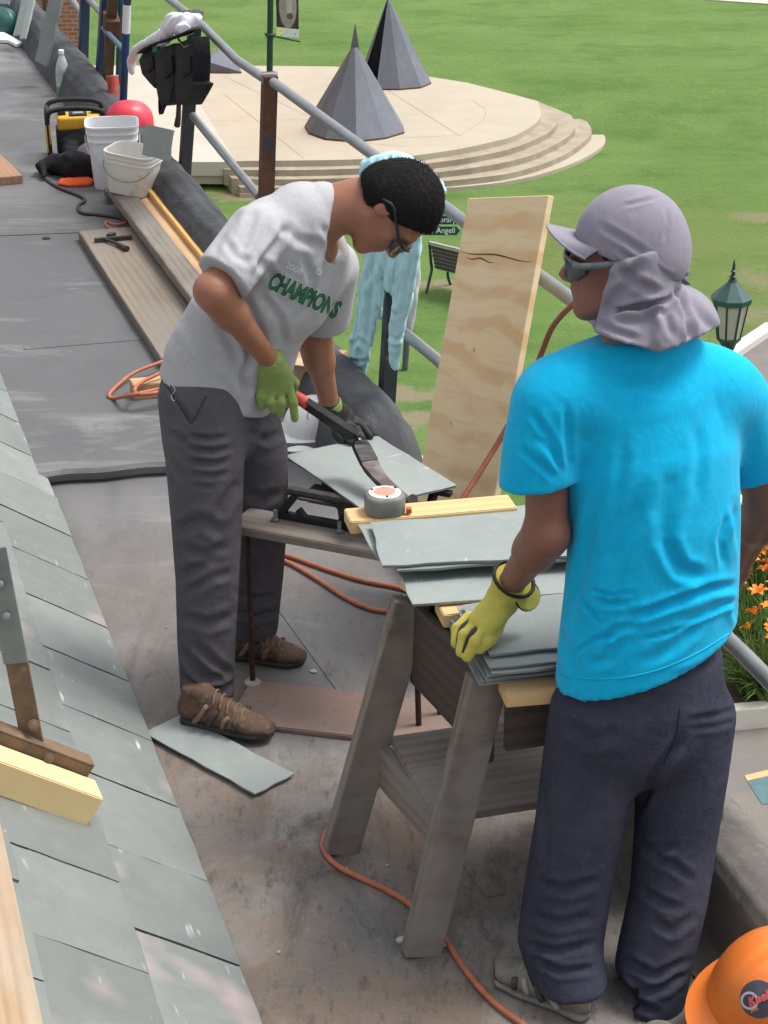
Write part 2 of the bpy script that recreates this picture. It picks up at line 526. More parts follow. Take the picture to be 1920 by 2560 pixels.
def creases(V, Q, lines, both=False):
    """press folds into cloth: lines of (pixel polyline, width px, depth m); depth<0 raises a ridge"""
    N = vnormals(V, Q); P = topix(V)
    view = V - np.array([0, 0, CAM_H]); view /= np.linalg.norm(view, axis=1, keepdims=True)
    face = np.clip(-(N * view).sum(1) * 2.5, 0, 1)
    D = np.zeros(len(V))
    for pl, w, dep in lines:
        pl = np.array(pl, float); best = np.full(len(V), 1e9); tt = np.zeros(len(V))
        tot = np.linalg.norm(np.diff(pl, axis=0), axis=1); cum = np.concatenate([[0], np.cumsum(tot)]); Lt = cum[-1]
        for i in range(len(pl) - 1):
            a, d = pl[i], pl[i + 1] - pl[i]
            t = np.clip(((P - a) @ d) / (d @ d), 0, 1)
            q = np.linalg.norm(P - a - t[:, None] * d, axis=1)
            m = q < best; best[m] = q[m]; tt[m] = (cum[i] + t[m] * tot[i]) / Lt
        g = np.exp(-(best / w) ** 2) - .55 * np.exp(-((best - 1.9 * w) / (.9 * w)) ** 2)
        g *= np.clip(np.minimum(tt, 1 - tt) * 5 + .15, 0, 1)
        D += dep * g
    return V - N * (D * face)[:, None]
def skin_obj(name, VQ, mat, parent=None, origin=None):
    return mk(name, VQ, mat, parent, smooth=True, origin=origin, fixn=False)
# ================================================================ THE SETTING
BETA = R(34.5)                                # pitch of the slate roof
UPS = -BX * math.cos(BETA) + Vector((0, 0, math.sin(BETA)))
SN = BX * math.sin(BETA) + Vector((0, 0, math.cos(BETA)))
def SL(s, u, off=0.0):                        # point on the slate slope
    return ST(s, 0, .012) + UPS * u + SN * off
def onplane(px, py, p0, n):
    d = ray(px, py); c0 = Vector((0, 0, CAM_H))
    return c0 + d * ((p0 - c0).dot(n) / d.dot(n))
def onslope(px, py, off=0.0):
    return onplane(px, py, SL(0, 0, off), SN)
def onT(px, py, t):
    return onplane(px, py, ST(0, t), BX)

# ---- lawn
def lawn_z(x, y):
    k = min(1, max(0, (y - 44.6) / 6.0)); k = k * k * (3 - 2 * k)
    return GZ + .57 * k + max(0, y - 60) * .004
mb = MB(); rows = []
ys = [8, 12, 16, 20, 24, 28, 32, 36, 40, 42, 44] + [44.6 + .5 * i for i in range(13)] + [54, 60, 70, 90, 130, 200, 320, 480]
xs = [-260, -120, -60, -30, -20, -12, -8, -4, 0, 4, 8, 12, 20, 30, 60, 120, 260]
mb.grid([[(x, y, lawn_z(x, y)) for x in xs] for y in ys])
m = Mt('lawn_grass', (.122, .222, .058), .95, 0, .1)
m.mix(m.ramp(m.noise(.22, 5, .6, (1, 1.6, 1)), .40, .62), (.172, .272, .084), .95)
m.mix(m.ramp(m.noise(.55, 5, .62, (1, 1.4, 1)), .50, .68), (.084, .172, .044), .8)
m.mix(m.ramp(m.noise(.35, 5, .65, (.5, 2.2, 1), (0, 0, .25)), .52, .66), (.175, .245, .085), .55)
m.mix(m.ramp(m.noise(2.6, 6, .7), .50, .72), (.205, .265, .085), .5)
m.mix(m.ramp(m.noise(9, 5, .7), .50, .70), (.090, .158, .042), .5)
m.mix(m.ramp(m.noise(40, 4, .7), .52, .72), (.16, .23, .06), .55)
m.mix(m.mul(m.ramp(m.noise(.7, 4, .6), .60, .70), m.ramp(m.noise(16, 4, .7), .45, .6)), (.20, .19, .085), .7)
def worn(m, px, py, rx, ry, col, amt=.9):
    c0 = Zp(px, py, GZ); sp = m.N('ShaderNodeSeparateXYZ'); m.L(m.co, sp.inputs[0]); out = None
    for ax, c_, r_ in ((0, c0.x, rx), (1, c0.y, ry)):
        a_ = m.N('ShaderNodeMath'); a_.operation = 'SUBTRACT'; a_.inputs[1].default_value = c_; m.L(sp.outputs[ax], a_.inputs[0])
        b_ = m.N('ShaderNodeMath'); b_.operation = 'DIVIDE'; b_.inputs[1].default_value = r_; m.L(a_.outputs[0], b_.inputs[0])
        p_ = m.N('ShaderNodeMath'); p_.operation = 'POWER'; p_.inputs[1].default_value = 2; m.L(b_.outputs[0], p_.inputs[0])
        if out is None: out = p_.outputs[0]
        else:
            ad = m.N('ShaderNodeMath'); m.L(out, ad.inputs[0]); m.L(p_.outputs[0], ad.inputs[1]); out = ad.outputs[0]
    nz = m.mul(m.noise(2.4, 5, .7), 3.2); ad = m.N('ShaderNodeMath'); m.L(out, ad.inputs[0]); m.L(nz, ad.inputs[1])
    m.mix(m.ramp(ad.outputs[0], 2.3, 1.7), col, amt)
ERT = (.30, .25, .17)
for q in ((1125, 712, .9, .5), (1900, 545, .8, .7), (1925, 700, 1.0, 1.0), (1885, 790, 1.3, .6), (1010, 985, 1.1, .5), (1060, 1050, .9, .6), (640, 492, 2.2, .5)): worn(m, *q, ERT)
for q in ((1700, 620, 4.5, 6), (1860, 880, 3, 3), (1500, 640, 3, 3)): worn(m, *q, (.175, .215, .07), .5)
m.bump(m.noise(55, 4, .7), .9, .05).bump(m.noise(8, 4), .5, .06)
tag(mk('lawn', mb, m.m, smooth=True, origin=(0, 0, GZ)), kind='structure')

# ---- plaza with its curved steps
def stone_mat(name, col, dark, sc=1.0):
    m = Mt(name, col, .85, 0, .25)
    m.mix(m.ramp(m.noise(.9 * sc, 5, .6), .38, .68), dark, .65)
    m.mix(m.ramp(m.noise(14 * sc, 5, .65), .5, .75), tuple(x * .8 for x in col), .5)
    m.mix(m.ramp(m.noise(70 * sc, 3), .55, .75), tuple(x * 1.15 for x in col), .5)
    m.bump(m.noise(60 * sc, 4), .25, .006)
    return m.m
M_PLAZA = stone_mat('plaza_stone', (.42, .37, .295), (.36, .31, .24))
M_WALK = stone_mat('walk_concrete', (.47, .45, .40), (.40, .375, .33))
M_RISER = stone_mat('step_stone', (.36, .31, .24), (.20, .165, .12), 2.5)
back = [(1345, 253), (1280, 235), (1170, 207), (1050, 188), (940, 174), (830, 166), (500, 163), (200, 163), (60, 230), (200, 330), (330, 398)]
arcs = [
    [(430, 402), (560, 403), (640, 402), (760, 401), (900, 398), (1026, 390), (1150, 372), (1230, 355), (1280, 342), (1320, 322), (1345, 302), (1353, 286), (1350, 268)],
    [(560, 423), (640, 425), (760, 425), (900, 421), (1026, 413), (1150, 398), (1230, 383), (1280, 371), (1330, 352), (1370, 332), (1392, 310), (1394, 292), (1385, 272)],
    [(580, 446), (640, 448), (760, 448), (900, 444), (1026, 437), (1150, 424), (1230, 412), (1280, 402), (1340, 384), (1400, 355), (1434, 328), (1438, 308), (1428, 288)],
    [(600, 468), (760, 470), (900, 467), (1026, 460), (1150, 449), (1230, 440), (1280, 432), (1350, 412), (1420, 382), (1470, 345), (1479, 326), (1468, 304)],
    [(600, 484), (760, 486), (900, 482), (1026, 475), (1150, 467), (1230, 459), (1280, 451), (1350, 436), (1430, 409), (1490, 378), (1512, 356), (1510, 338), (1490, 316)]]
plaza = None
for k, arc in enumerate(arcs):
    z = GZ + .60 - .13 * k
    pts = [Zp(p[0], p[1], z) for p in arc]
    fine = spline(pts, 4)
    bk = [Zp(p[0], p[1], z) for p in back]
    if k == 0: poly = fine + bk
    else: poly = fine + [Zp(p[0], p[1], z) for p in back[0:2]] + [Zp(900, 330, z), Zp(520, 380, z)]
    mb = MB().prism([Vector(p) for p in poly], (0, 0, -.5 if k == 0 else -.35))
    if k == 0:
        plaza = tag(mk('plaza', mb, M_PLAZA, smooth=False), kind='structure')
    else:
        mk('step', mb, M_RISER if k < 4 else M_PLAZA, plaza)
# joints cut in the plaza paving: thin dark strips let into the surface
M_JOINT = plain('paving_joint', (.30, .26, .205), .9)
def strip(name, pts, w, mat, z, parent=None):
    P = [Zp(p[0], p[1], z) for p in pts]; mb = MB()
    vs = []
    for i, p in enumerate(P):
        d = (P[min(i + 1, len(P) - 1)] - P[max(i - 1, 0)]).normalized(); n = Vector((-d.y, d.x, 0))
        vs += [p + n * w / 2, p - n * w / 2]
    mb.add(vs, [(2 * i, 2 * i + 1, 2 * i + 3, 2 * i + 2) for i in range(len(P) - 1)])
    return mk(name, mb, mat, parent)
for pl in ([(560, 190), (770, 290)], [(560, 235), (690, 340), (760, 396)], [(930, 200), (1150, 340)], [(830, 350), (1010, 366)], [(1000, 345), (1150, 338), (1210, 300), (1216, 275), (1180, 250)], [(640, 300), (900, 297), (1020, 300)], [(400, 300), (620, 302)]):
    strip('paving_joint', [q for q in pl], .013, M_JOINT, GZ + .604, plaza)
mb = MB().prism([Zp(p[0], p[1], GZ + .606) for p in [(255, 166), (440, 166), (590, 405), (250, 405)]], (0, 0, -.3))
tag(mk('footpath', mb, M_WALK), kind='structure')
mb = MB().prism([Zp(p[0], p[1], GZ + .612) for p in [(1740, -3), (1960, 12), (2000, -20), (1740, -30)]], (0, 0, -.3))
o = mk('footpath', mb, M_WALK); o.location.z = lawn_z(0, 66) - .28; tag(o, kind='structure')

# ---- road, kerbs and the raised bed at the foot of the building
m = Mt('asphalt', (.17, .155, .145), .9, 0, .25)
m.mix(m.ramp(m.noise(1.5, 5), .4, .65), (.21, .185, .165), .7).mix(m.ramp(m.noise(50, 3), .5, .7), (.10, .095, .09), .6).bump(m.noise(70, 3), .4, .006)
M_ASPH = m.m
mb = MB().add([Zp(p[0], p[1], GZ + .01) for p in [(1700, 985), (1850, 862), (1920, 820), (2300, 600), (2600, 1500), (2300, 2600), (1500, 2600), (1450, 1500)]], [tuple(range(8))])
tag(mk('road', mb, M_ASPH), kind='structure')
M_KERB = stone_mat('kerb_stone', (.60, .57, .51), (.48, .45, .39), 1.5)
def kerb(name, px, w, h, mat=M_KERB, z0=GZ, lab=None):
    P = [Zp(p[0], p[1], z0 + h) for p in px]; mb = MB()
    for a, b in zip(P[:-1], P[1:]):
        mb.bar(a - Vector((0, 0, h / 2)), b - Vector((0, 0, h / 2)), w, h)
    return tag(mk(name, mb, mat, bevel=.012), kind='structure')
kerb('kerb', [(1680, 975), (1930, 808)], .24, .13)
kerb('kerb', [(1780, 1380), (1990, 1190)], .8, .16)
# planting bed: near kerb, soil
M_SOIL = plain('bed_soil', (.055, .04, .028), .95, var=.2, scale=6, bump=.6)
bedpoly = [(1780, 1385), (1985, 1330), (2080, 1740), (1800, 1762)]
mb = MB().prism([Zp(p[0], p[1], GZ + .22) for p in bedpoly], (0, 0, -.2))
tag(mk('bed_soil', mb, M_SOIL), kind='structure')
kerb('kerb', [(1780, 1772), (2000, 1752)], .16, .26)

# ---- brick building across the walk
m = Mt('brickwork', (.36, .165, .11), .9, 0, .2)
bt = m.N('ShaderNodeTexBrick')
bt.inputs['Scale'].default_value = 1.0
bt.inputs['Brick Width'].default_value = .21; bt.inputs['Row Height'].default_value = .085
bt.inputs['Mortar Size'].default_value = .010; bt.inputs['Mortar Smooth'].default_value = .3
bt.inputs['Color1'].default_value = (.38, .165, .105, 1); bt.inputs['Color2'].default_value = (.27, .11, .075, 1); bt.inputs['Mortar'].default_value = (.42, .33, .27, 1)
mp = m.N('ShaderNodeMapping'); mp.inputs['Rotation'].default_value = (R(90), 0, 0)
m.L(m.co, mp.inputs['Vector']); m.L(mp.outputs[0], bt.inputs['Vector'])
m.col = bt.outputs['Color']; m.sync()
m.mix(m.ramp(m.noise(1.2, 4), .4, .7), (.44, .22, .15), .45)
m.bump(bt.outputs['Fac'], -.6, .01)
bx1 = Yp(208, 60, 40).x
bw = empty('brick_building', (bx1 - 4, 40, GZ), 'red brick building corner beyond the blue post, top left', 'building')
ff = 52 / 40
mk('wall', MB().hexa([(bx1 - 9, 40, GZ), (bx1, 40, GZ), (bx1 * ff - .1, 52, GZ), (bx1 - 9, 52, GZ), (bx1 - 9, 40, 5), (bx1, 40, 5), (bx1 * ff - .1, 52, 5), (bx1 - 9, 52, 5)]), m.m, bw)
mk('plinth', MB().box((bx1 - 9.05, 39.93, GZ), (bx1 - .02, 39.99, GZ + .7)), M_KERB, bw)
dp = Yp(116, 30, 39.9)
mk('downspout', MB().tube([(dp.x, 39.86, GZ + .1), (dp.x, 39.86, 4.6)], .055, 10), plain('downspout_brown', (.10, .055, .045), .6), bw, smooth=40)
mk('cornice', MB().box((bx1 - 9.2, 39.8, 4.6), (bx1 - .02, 39.99, 5.1)), M_KERB, bw)

# ================================================================ THE ROOF WE STAND ON
m = Mt('roof_membrane', (.150, .150, .155), .78, 0, .3)
m.mix(m.ramp(m.noise(.8, 5, .6), .42, .62), (.195, .193, .189), .8)
m.mix(m.ramp(m.noise(1.7, 5, .62, (1, .6, 1), dist=.5), .45, .66), (.105, .105, .109), .75)
yy = m.N('ShaderNodeSeparateXYZ'); m.L(m.co, yy.inputs[0])
m.mix(m.ramp(yy.outputs[1], 6.2, 6.6), (.088, .089, .094), .70)          # newer, darker sheets beyond the step
m.mix(m.mul(m.ramp(yy.outputs[1], 9.5, 12.0), m.ramp(m.noise(1.1, 4, .6), .40, .60)), (.25, .25, .255), .8)
near = m.ramp(yy.outputs[1], 6.4, 4.2)         # trodden-in brown dirt along the near half of the walkway
m.mix(m.mul(near, m.ramp(m.noise(1.1, 6, .68, dist=.4), .36, .56)), (.200, .150, .115), .95)
m.mix(m.mul(near, m.ramp(m.noise(2.3, 6, .7, (1, .7, 1), dist=.6), .50, .62)), (.255, .245, .232), .7)
m.mix(m.mul(near, m.ramp(m.noise(5.5, 6, .75, (1, .30, 1), (0, 0, .3), dist=.8), .52, .66)), (.075, .068, .064), .75)
m.mix(m.mul(near, m.ramp(m.noise(26, 5, .75, (1, .35, 1), (0, 0, .3)), .54, .66)), (.070, .064, .062), .7)
m.mix(m.mul(near, m.ramp(m.noise(70, 4, .7), .60, .70)), (.33, .31, .29), .55)
m.mix(m.ramp(m.noise(3.0, 6, .7, (.4, 1.2, 1), (0, 0, .3), dist=1.2), .56, .70), (.27, .27, .268), .55)
m.mix(m.ramp(m.noise(13, 5, .7, (1, .5, 1), dist=.5), .56, .70), (.115, .115, .118), .5)
m.mix(m.ramp(m.noise(90, 4, .65), .57, .70), (.10, .10, .10), .45)
m.mix(m.mul(m.ramp(m.noise(150, 3, .6), .68, .74), m.ramp(m.noise(3, 3), .45, .6)), (.42, .43, .43), .7)
m.rough(m.noise(3, 4), .55, .95)
m.bump(m.noise(4, 4), .25, .02).bump(m.noise(120, 4), .25, .002)
M_DECK = m.m
deck = mk('roof_deck', MB(), M_DECK, origin=(0, 0, 0)) if False else None
mb = MB(); rows = []
prof = [(2.0, 0), (3.2, 0), (4.6, 0), (6.60, 0), (6.70, .0), (6.701, .006), (6.684, .013), (6.678, .040), (6.69, .055), (6.72, DZ - .001), (6.78, DZ), (7.2, DZ), (9, DZ), (13, DZ), (22, DZ)]
rows = []
for s, z in prof:
    rows.append([])
    for i in range(25):
        t = -.12 + 1.2 * i / 24
        w = .012 * math.sin(t * 9 + 1.0) + .008 * math.sin(t * 23) if 6.6 < s < 6.8 else 0
        rows[-1].append(ST(s + w, t, z))
mb.grid(rows)
o = mk('roof_deck', mb, M_DECK, smooth=32, origin=(0, 0, 0)); tag(o, kind='structure'); DECK = o
def sheet(px, z, lift=.004, th=.004):
    P = [Zp(p[0], p[1], z + lift) for p in px]
    return mk('membrane_sheet', MB().prism(P, (0, 0, -th)), M_DECK, DECK, bevel=.002)
sheet([(-40, 548), (235, 540), (330, 556), (345, 575), (-40, 590)], DZ)

def seam_strip(a, b_, z, w=.05):
    a, b_ = Zp(a[0], a[1], z), Zp(b_[0], b_[1], z)
    return mk('membrane_seam', MB().bar(a + Vector((0, 0, .0)), b_ + Vector((0, 0, .0)), w, .006), M_DECK, DECK, bevel=.002)
seam_strip((690, 1490), (1240, 2240), 0); seam_strip((330, 1985), (610, 2620), 0, .07); seam_strip((60, 870), (420, 840), DZ, .05)
# the slate slope: underlay plus the slates themselves
M_UNDER = plain('roof_underlay', (.10, .055, .045), .95, var=.15)
mb = MB().hexa([SL(1.0, -.01, -.06), SL(13, -.01, -.06), SL(13, 3.4, -.06), SL(1.0, 3.4, -.06), SL(1.0, -.01, -.006), SL(13, -.01, -.006), SL(13, 3.4, -.006), SL(1.0, 3.4, -.006)])
SLATE_ROOF = tag(mk('slate_roof', mb, M_UNDER, origin=SL(6, 0)), kind='structure')
M_SLATE_ROOF = slate_mat('roof_slate', (.196, .214, .206), (.155, .173, .166), .75, .75)
def slate_mesh(name, L_, W_, th=.007, rough=.0035, seed=0, mat=None):
    """one split slate: dressed, ragged edges; length along x, width along y, centred; top at z=th"""
    rd = random.Random(seed); bm = MB()
    n1, n2 = max(5, int(L_ / .05)), max(4, int(W_ / .05))
    top, bot = [], []
    per = [(-L_ / 2 + L_ * i / n1, -W_ / 2) for i in range(n1)] + [(L_ / 2, -W_ / 2 + W_ * i / n2) for i in range(n2)] + \
          [(L_ / 2 - L_ * i / n1, W_ / 2) for i in range(n1)] + [(-L_ / 2, W_ / 2 - W_ * i / n2) for i in range(n2)]
    for x, y in per:
        dx, dy = rd.uniform(-rough, rough), rd.uniform(-rough, rough)
        top.append((x + dx, y + dy, th)); c_ = rd.uniform(.001, .004)
        bot.append((x + dx + (c_ if x < 0 else -c_), y + dy + (c_ if y < 0 else -c_), 0))
    n = len(per)
    mid = [(x * .985, y * .98, th + .0006) for x, y, z in top]
    bm.add(top + bot + mid, [tuple(range(n, 2 * n))[::-1], tuple(range(2 * n, 3 * n))] + [(i, n + i, n + (i + 1) % n, (i + 1) % n) for i in range(n)] + [(i, (i + 1) % n, 2 * n + (i + 1) % n, 2 * n + i) for i in range(n)])
    me = bpy.data.meshes.new(name); me.from_pydata(bm.v, [], bm.f)
    b2 = bmesh.new(); b2.from_mesh(me); bmesh.ops.recalc_face_normals(b2, faces=b2.faces); b2.to_mesh(me); b2.free()
    me.materials.append(mat)
    return me
ROOF_SL = [slate_mesh('slate', .52, .338, .008, .0022, i, M_SLATE_ROOF) for i in range(5)]
EXPO, SW = .285, .3455
for c_i in range(7):
    for k in range(-6, 18):
        s0 = 3.757 + SW * k + (SW / 2 if c_i % 2 else 0) + SW / 2
        if s0 < 2.2 or s0 > 9.2: continue
        pc = SL(s0 + random.uniform(-.003, .003), EXPO * c_i + .26 + random.uniform(-.004, .004), .010 + random.uniform(0, .002))
        # local x up the slope, tilted so the foot rides on the course below
        xd = (UPS - SN * .022).normalized(); yd = AX.copy(); zd = xd.cross(yd)
        if zd.z < 0: yd = -yd; zd = xd.cross(yd)
        o = link('slate', ROOF_SL[(k * 3 + c_i * 2) % 5], SLATE_ROOF)
        rz = random.uniform(-.006, .006)
        M = (Matrix((xd, yd, zd)).transposed() @ Matrix.Rotation(rz, 3, 'Z')).to_4x4(); M.translation = pc - SLATE_ROOF.location
        o.matrix_basis = M

# parapets
def parapet(name, s0, s1, prof, mat, label, wr=.012, step=.05, seed=3, z0=0):
    from mathutils import noise as mn
    n = int((s1 - s0) / step); rows = []
    # refine the profile
    P = [];
    for a, b in zip(prof[:-1], prof[1:]):
        for k in range(4): P.append((a[0] + (b[0] - a[0]) * k / 4, a[1] + (b[1] - a[1]) * k / 4))
    P.append(prof[-1])
    for i in range(n + 1):
        s = s0 + (s1 - s0) * i / n; row = []
        for j, (t, z) in enumerate(P):
            q = Vector((s * 2.2 + seed, t * 5, z * 5)); d = mn.noise(q) * wr + mn.noise(q * 2.7) * wr * .6 + abs(mn.noise(Vector((s * 1.3, t * 9 + s * 3, seed)))) * wr * .9
            end = min(1, (i) / 4 + .35, (n - i) / 4 + .35)
            row.append(ST(s, t + d * .6, z0 + (z + d) * (end if z > 0 else 1)))
        rows.append(row)
    mb = MB().grid(rows)
    m_ = len(P)
    mb.f.append(tuple(range(m_))); mb.f.append(tuple(n * m_ + k for k in range(m_))[::-1])
    return mk(name, mb, mat, smooth=60)
m = Mt('parapet_membrane', (.055, .057, .064), .72, 0, .3)
m.mix(m.ramp(m.noise(2.4, 5, .6), .42, .66), (.088, .091, .10), .8).mix(m.ramp(m.noise(9, 4, .6), .5, .75), (.036, .037, .042), .6)
m.mix(m.ramp(m.noise(3.1, 5, .65, dist=1), .6, .7), (.15, .155, .165), .4).bump(m.noise(6, 4, dist=1.0), .6, .03).bump(m.noise(160, 3), .2, .002)
M_WRAP = m.m
pf_far = [(1.00, 0), (1.02, .07), (1.045, .15), (1.085, .205), (1.14, .228), (1.20, .215), (1.245, .17), (1.26, .10), (1.262, 0), (1.262, -.35)]
tag(parapet('parapet', 6.16, 17.5, pf_far, M_WRAP, '', .016, .05, 3, DZ), 'dark membrane-wrapped parapet running beside the far walkway', 'parapet')
m = Mt('parapet_old', (.135, .125, .115), .8, 0, .3)
m.mix(m.ramp(m.noise(2.4, 5, .6), .42, .66), (.20, .185, .165), .8).mix(m.ramp(m.noise(9, 5, .65), .5, .72), (.075, .068, .06), .7)
m.mix(m.ramp(m.noise(40, 4, .65), .55, .7), (.26, .24, .21), .35).bump(m.noise(7, 4, dist=.6), .5, .02).bump(m.noise(160, 3), .25, .002)
pf_near = [(.985, 0), (1.035, .016), (1.055, .03), (1.06, .12), (1.065, .20), (1.085, .232), (1.13, .245), (1.20, .235), (1.25, .20), (1.262, .10), (1.262, -.35)]
tag(parapet('parapet', 1.6, 6.08, pf_near, m.m, '', .006, .08, 9, 0), 'worn grey-brown parapet beside the man in blue', 'parapet')
# stone cornice outside and the wall of our own building
mb = MB(); mb.grid([[ST(s, t, z) for t, z in [(1.262, -.10), (1.265, -.14), (1.50, -.16), (1.52, -.26), (1.44, -.34), (1.40, -.5), (1.40, -8.0)]] for s in (1.0, 4, 7, 10, 14, 20)])
tag(mk('cornice', mb, M_KERB, origin=ST(8, 1.4, -.5)), kind='structure')
# ================================================================ BEYOND THE ROOF
M_IRON = plain('dark_green_paint', (.012, .055, .045), .45, .0, .2, 6, .1, .5)
M_STEELSC = Mt('sculpture_steel', (.125, .138, .168), .65, .1, .35)
M_STEELSC.mix(M_STEELSC.ramp(M_STEELSC.noise(1.4, 5, .6, (1, 1, .4)), .4, .65), (.155, .168, .198), .8)
M_STEELSC.mix(M_STEELSC.ramp(M_STEELSC.noise(8, 5, .65, (1, 1, .3)), .5, .75), (.095, .104, .128), .5).bump(M_STEELSC.noise(3, 3), .3, .05)
M_STEELSC = M_STEELSC.m
M_RUSTB = plain('rust_edge', (.14, .055, .025), .9)
TZ = GZ + .60
def cone_sculpture(cx, cy, apex, rpx, nf, rot, gap, label, spike=False):
    b = Zp(cx, cy, TZ); ap = Yp(apex[0], apex[1], b.y); r = rpx / ppm(b)
    o = empty('steel_cone', b, label, 'sculpture', 'steel cones on the plaza')
    mb = MB(); pts = []
    for k in range(nf + 1):
        a = rot + 2 * math.pi * k / nf
        w = 1 + .05 * math.sin(k * 2.1)
        pts.append(Vector((b.x + r * w * math.cos(a), b.y + r * w * math.sin(a), TZ + .03)))
    H = ap.z - TZ
    fs = []; vs = []
    for k in range(nf):
        if k in gap: continue
        p, q = pts[k], pts[(k + 1) % nf]
        top = ap + Vector((0, 0, 0))
        if spike:
            t1 = Vector((b.x, b.y, TZ + H * .80)) ; e1 = p.lerp(t1, .965); e2 = q.lerp(t1, .965)
            i = len(vs); vs += [p, q, e2, e1]; fs.append((i, i + 1, i + 2, i + 3))
        else:
            i = len(vs); vs += [p, q, top]; fs.append((i, i + 1, i + 2))
    mb.add(vs, fs)
    s_ = mk('shell', mb, M_STEELSC, o, fixn=False)
    bw_ = bmesh.new(); bw_.from_mesh(s_.data); bmesh.ops.remove_doubles(bw_, verts=bw_.verts, dist=.002); bmesh.ops.recalc_face_normals(bw_, faces=bw_.faces); bw_.to_mesh(s_.data); bw_.free()
    md = s_.modifiers.new('plate', 'SOLIDIFY'); md.thickness = .03; md.offset = 1
    if spike:
        mb = MB().add([(b.x - .14, b.y + .06, TZ + H * .66), (b.x + .14, b.y - .02, TZ + H * .66), (b.x + .04, b.y + .12, TZ + H * .66), tuple(ap)], [(0, 1, 3), (1, 2, 3), (2, 0, 3), (0, 2, 1)])
        mk('spire', mb, M_STEELSC, o)
    mk('base_ring', MB().tube([p - Vector((0, 0, .005)) for p in pts[:-1]], .035, 6, closed=True), M_RUSTB, o)
    return o
cone_sculpture(888, 326, (888, 57), 124, 10, .35, (), 'nearer faceted dark steel cone with a thin split tip on the plaza', True)
cone_sculpture(984, 207, (970, -6), 92, 10, -.15, (6,), 'farther tall dark steel cone with an open slot, behind the nearer cone')
# low wedge
wd = empty('steel_wedge', Zp(556, 182, TZ), 'low quarter-round dark steel wedge on the far edge of the plaza', 'sculpture')
y0 = Zp(556, 182, TZ).y
pts = [Yp(509, 181, y0), Yp(513, 152, y0), Yp(604, 186, y0 - .1), Yp(604, 180, y0 - .1)] + [Yp(a, b_, y0 + 1.0) for a, b_ in [(522, 140), (535, 127), (550, 122), (566, 122), (582, 128), (592, 142), (600, 166)]] + [Yp(515, 172, y0 + 1.0), Yp(601, 178, y0 + 1.0)]
bm = bmesh.new()
for p in pts: bm.verts.new(p)
bmesh.ops.convex_hull(bm, input=bm.verts)
vs = [v.co.copy() for v in bm.verts]; bm.verts.index_update(); fs = [tuple(v.index for v in f.verts) for f in bm.faces]; bm.free()
mk('shell', MB().add(vs, fs), M_STEELSC, wd)
mk('base_strip', MB().bar(Yp(508, 183, y0 - .03), Yp(606, 188, y0 - .14), .06, .05), M_RUSTB, wd)

# lamp post with banner
lb = Zp(670, 480, GZ); lb = Vector((lb.x, lb.y, GZ))
lp = empty('lamp_post', lb, 'dark green lamp post carrying a portrait banner beside the plaza', 'lamp post')
ltop = Yp(677, -160, lb.y); lx = lambda py: Yp(671 + (480 - py) / 480 * 5, py, lb.y)
mk('pole', MB().tube([lb, lx(230), lx(0), ltop], [.075, .068, .062, .055], 14), M_IRON, lp, smooth=40)
cz = lx(90)
mk('collar', MB().lathe([(.062, -.06), (.075, -.05), (.08, -.02), (.115, .02), (.12, .04), (.11, .055), (.065, .07)], 18, cz), M_IRON, lp, smooth=40)
mk('foot', MB().lathe([(.2, 0), (.2, .12), (.15, .18), (.12, .5), (.075, .6)], 16, lb), M_IRON, lp, smooth=40)
m = Mt('banner_print', (.035, .028, .026), .7)
def disc(m, cx, cz, rx, rz, soft=.15):
    """soft ellipse in local x/z"""
    s = m.N('ShaderNodeSeparateXYZ'); m.L(m.co, s.inputs[0])
    out = None
    for ax, c_, r_ in ((0, cx, rx), (2, cz, rz)):
        a = m.N('ShaderNodeMath'); a.operation = 'SUBTRACT'; a.inputs[1].default_value = c_; m.L(s.outputs[ax], a.inputs[0])
        b_ = m.N('ShaderNodeMath'); b_.operation = 'DIVIDE'; b_.inputs[1].default_value = r_; m.L(a.outputs[0], b_.inputs[0])
        p = m.N('ShaderNodeMath'); p.operation = 'POWER'; p.inputs[1].default_value = 2; m.L(b_.outputs[0], p.inputs[0])
        if out is None: out = p.outputs[0]
        else:
            ad = m.N('ShaderNodeMath'); m.L(out, ad.inputs[0]); m.L(p.outputs[0], ad.inputs[1]); out = ad.outputs[0]
    return m.ramp(out, 1, 1 - soft)
ba, bb = Yp(692, 92, lb.y), Yp(746, 103, lb.y)
bdir = (bb - ba); BL_ = math.hypot(bdir.x, bdir.z)
bh = 1.6
M_B = m
m.mix(disc(m, .24, .62, .19, .46), (.36, .30, .29)); m.mix(disc(m, .27, .66, .06, .30), (.52, .46, .44)); m.mix(disc(m, .28, .42, .07, .07), (.12, .09, .09))
m.mix(m.ramp(m.noise(9, 4), .5, .7), (.2, .17, .17), .35)
ban = MB().grid([[(x, .012 * math.sin(x * 9 + z * 3), z + .0 - x * .10) for x in [.46 * i / 6 for i in range(7)]] for z in [.20 + 1.4 * k / 8 for k in range(9)]])
o = mk('banner', ([Vector(v) + ba for v in ban.v], ban.f), m.m, lp); 
o.data.transform(Matrix.Translation(lb - ba)); o.location = ba - lb
mm = Mt('banner_strip', (.78, .78, .80), .7); mm.mix(disc(mm, .06, .10, .09, .14), (.85, .80, .30)); mm.mix(mm.ramp(mm.noise(22, 4), .55, .62), (.35, .40, .55), .8)
st_ = MB().grid([[(x, .012 * math.sin(x * 9 + z * 3), z - x * .10) for x in [.46 * i / 6 for i in range(7)]] for z in (.02, .11, .20)])
o2 = mk('banner_strip', ([Vector(v) + ba for v in st_.v], st_.f), mm.m, lp); o2.data.transform(Matrix.Translation(lb - ba)); o2.location = ba - lb
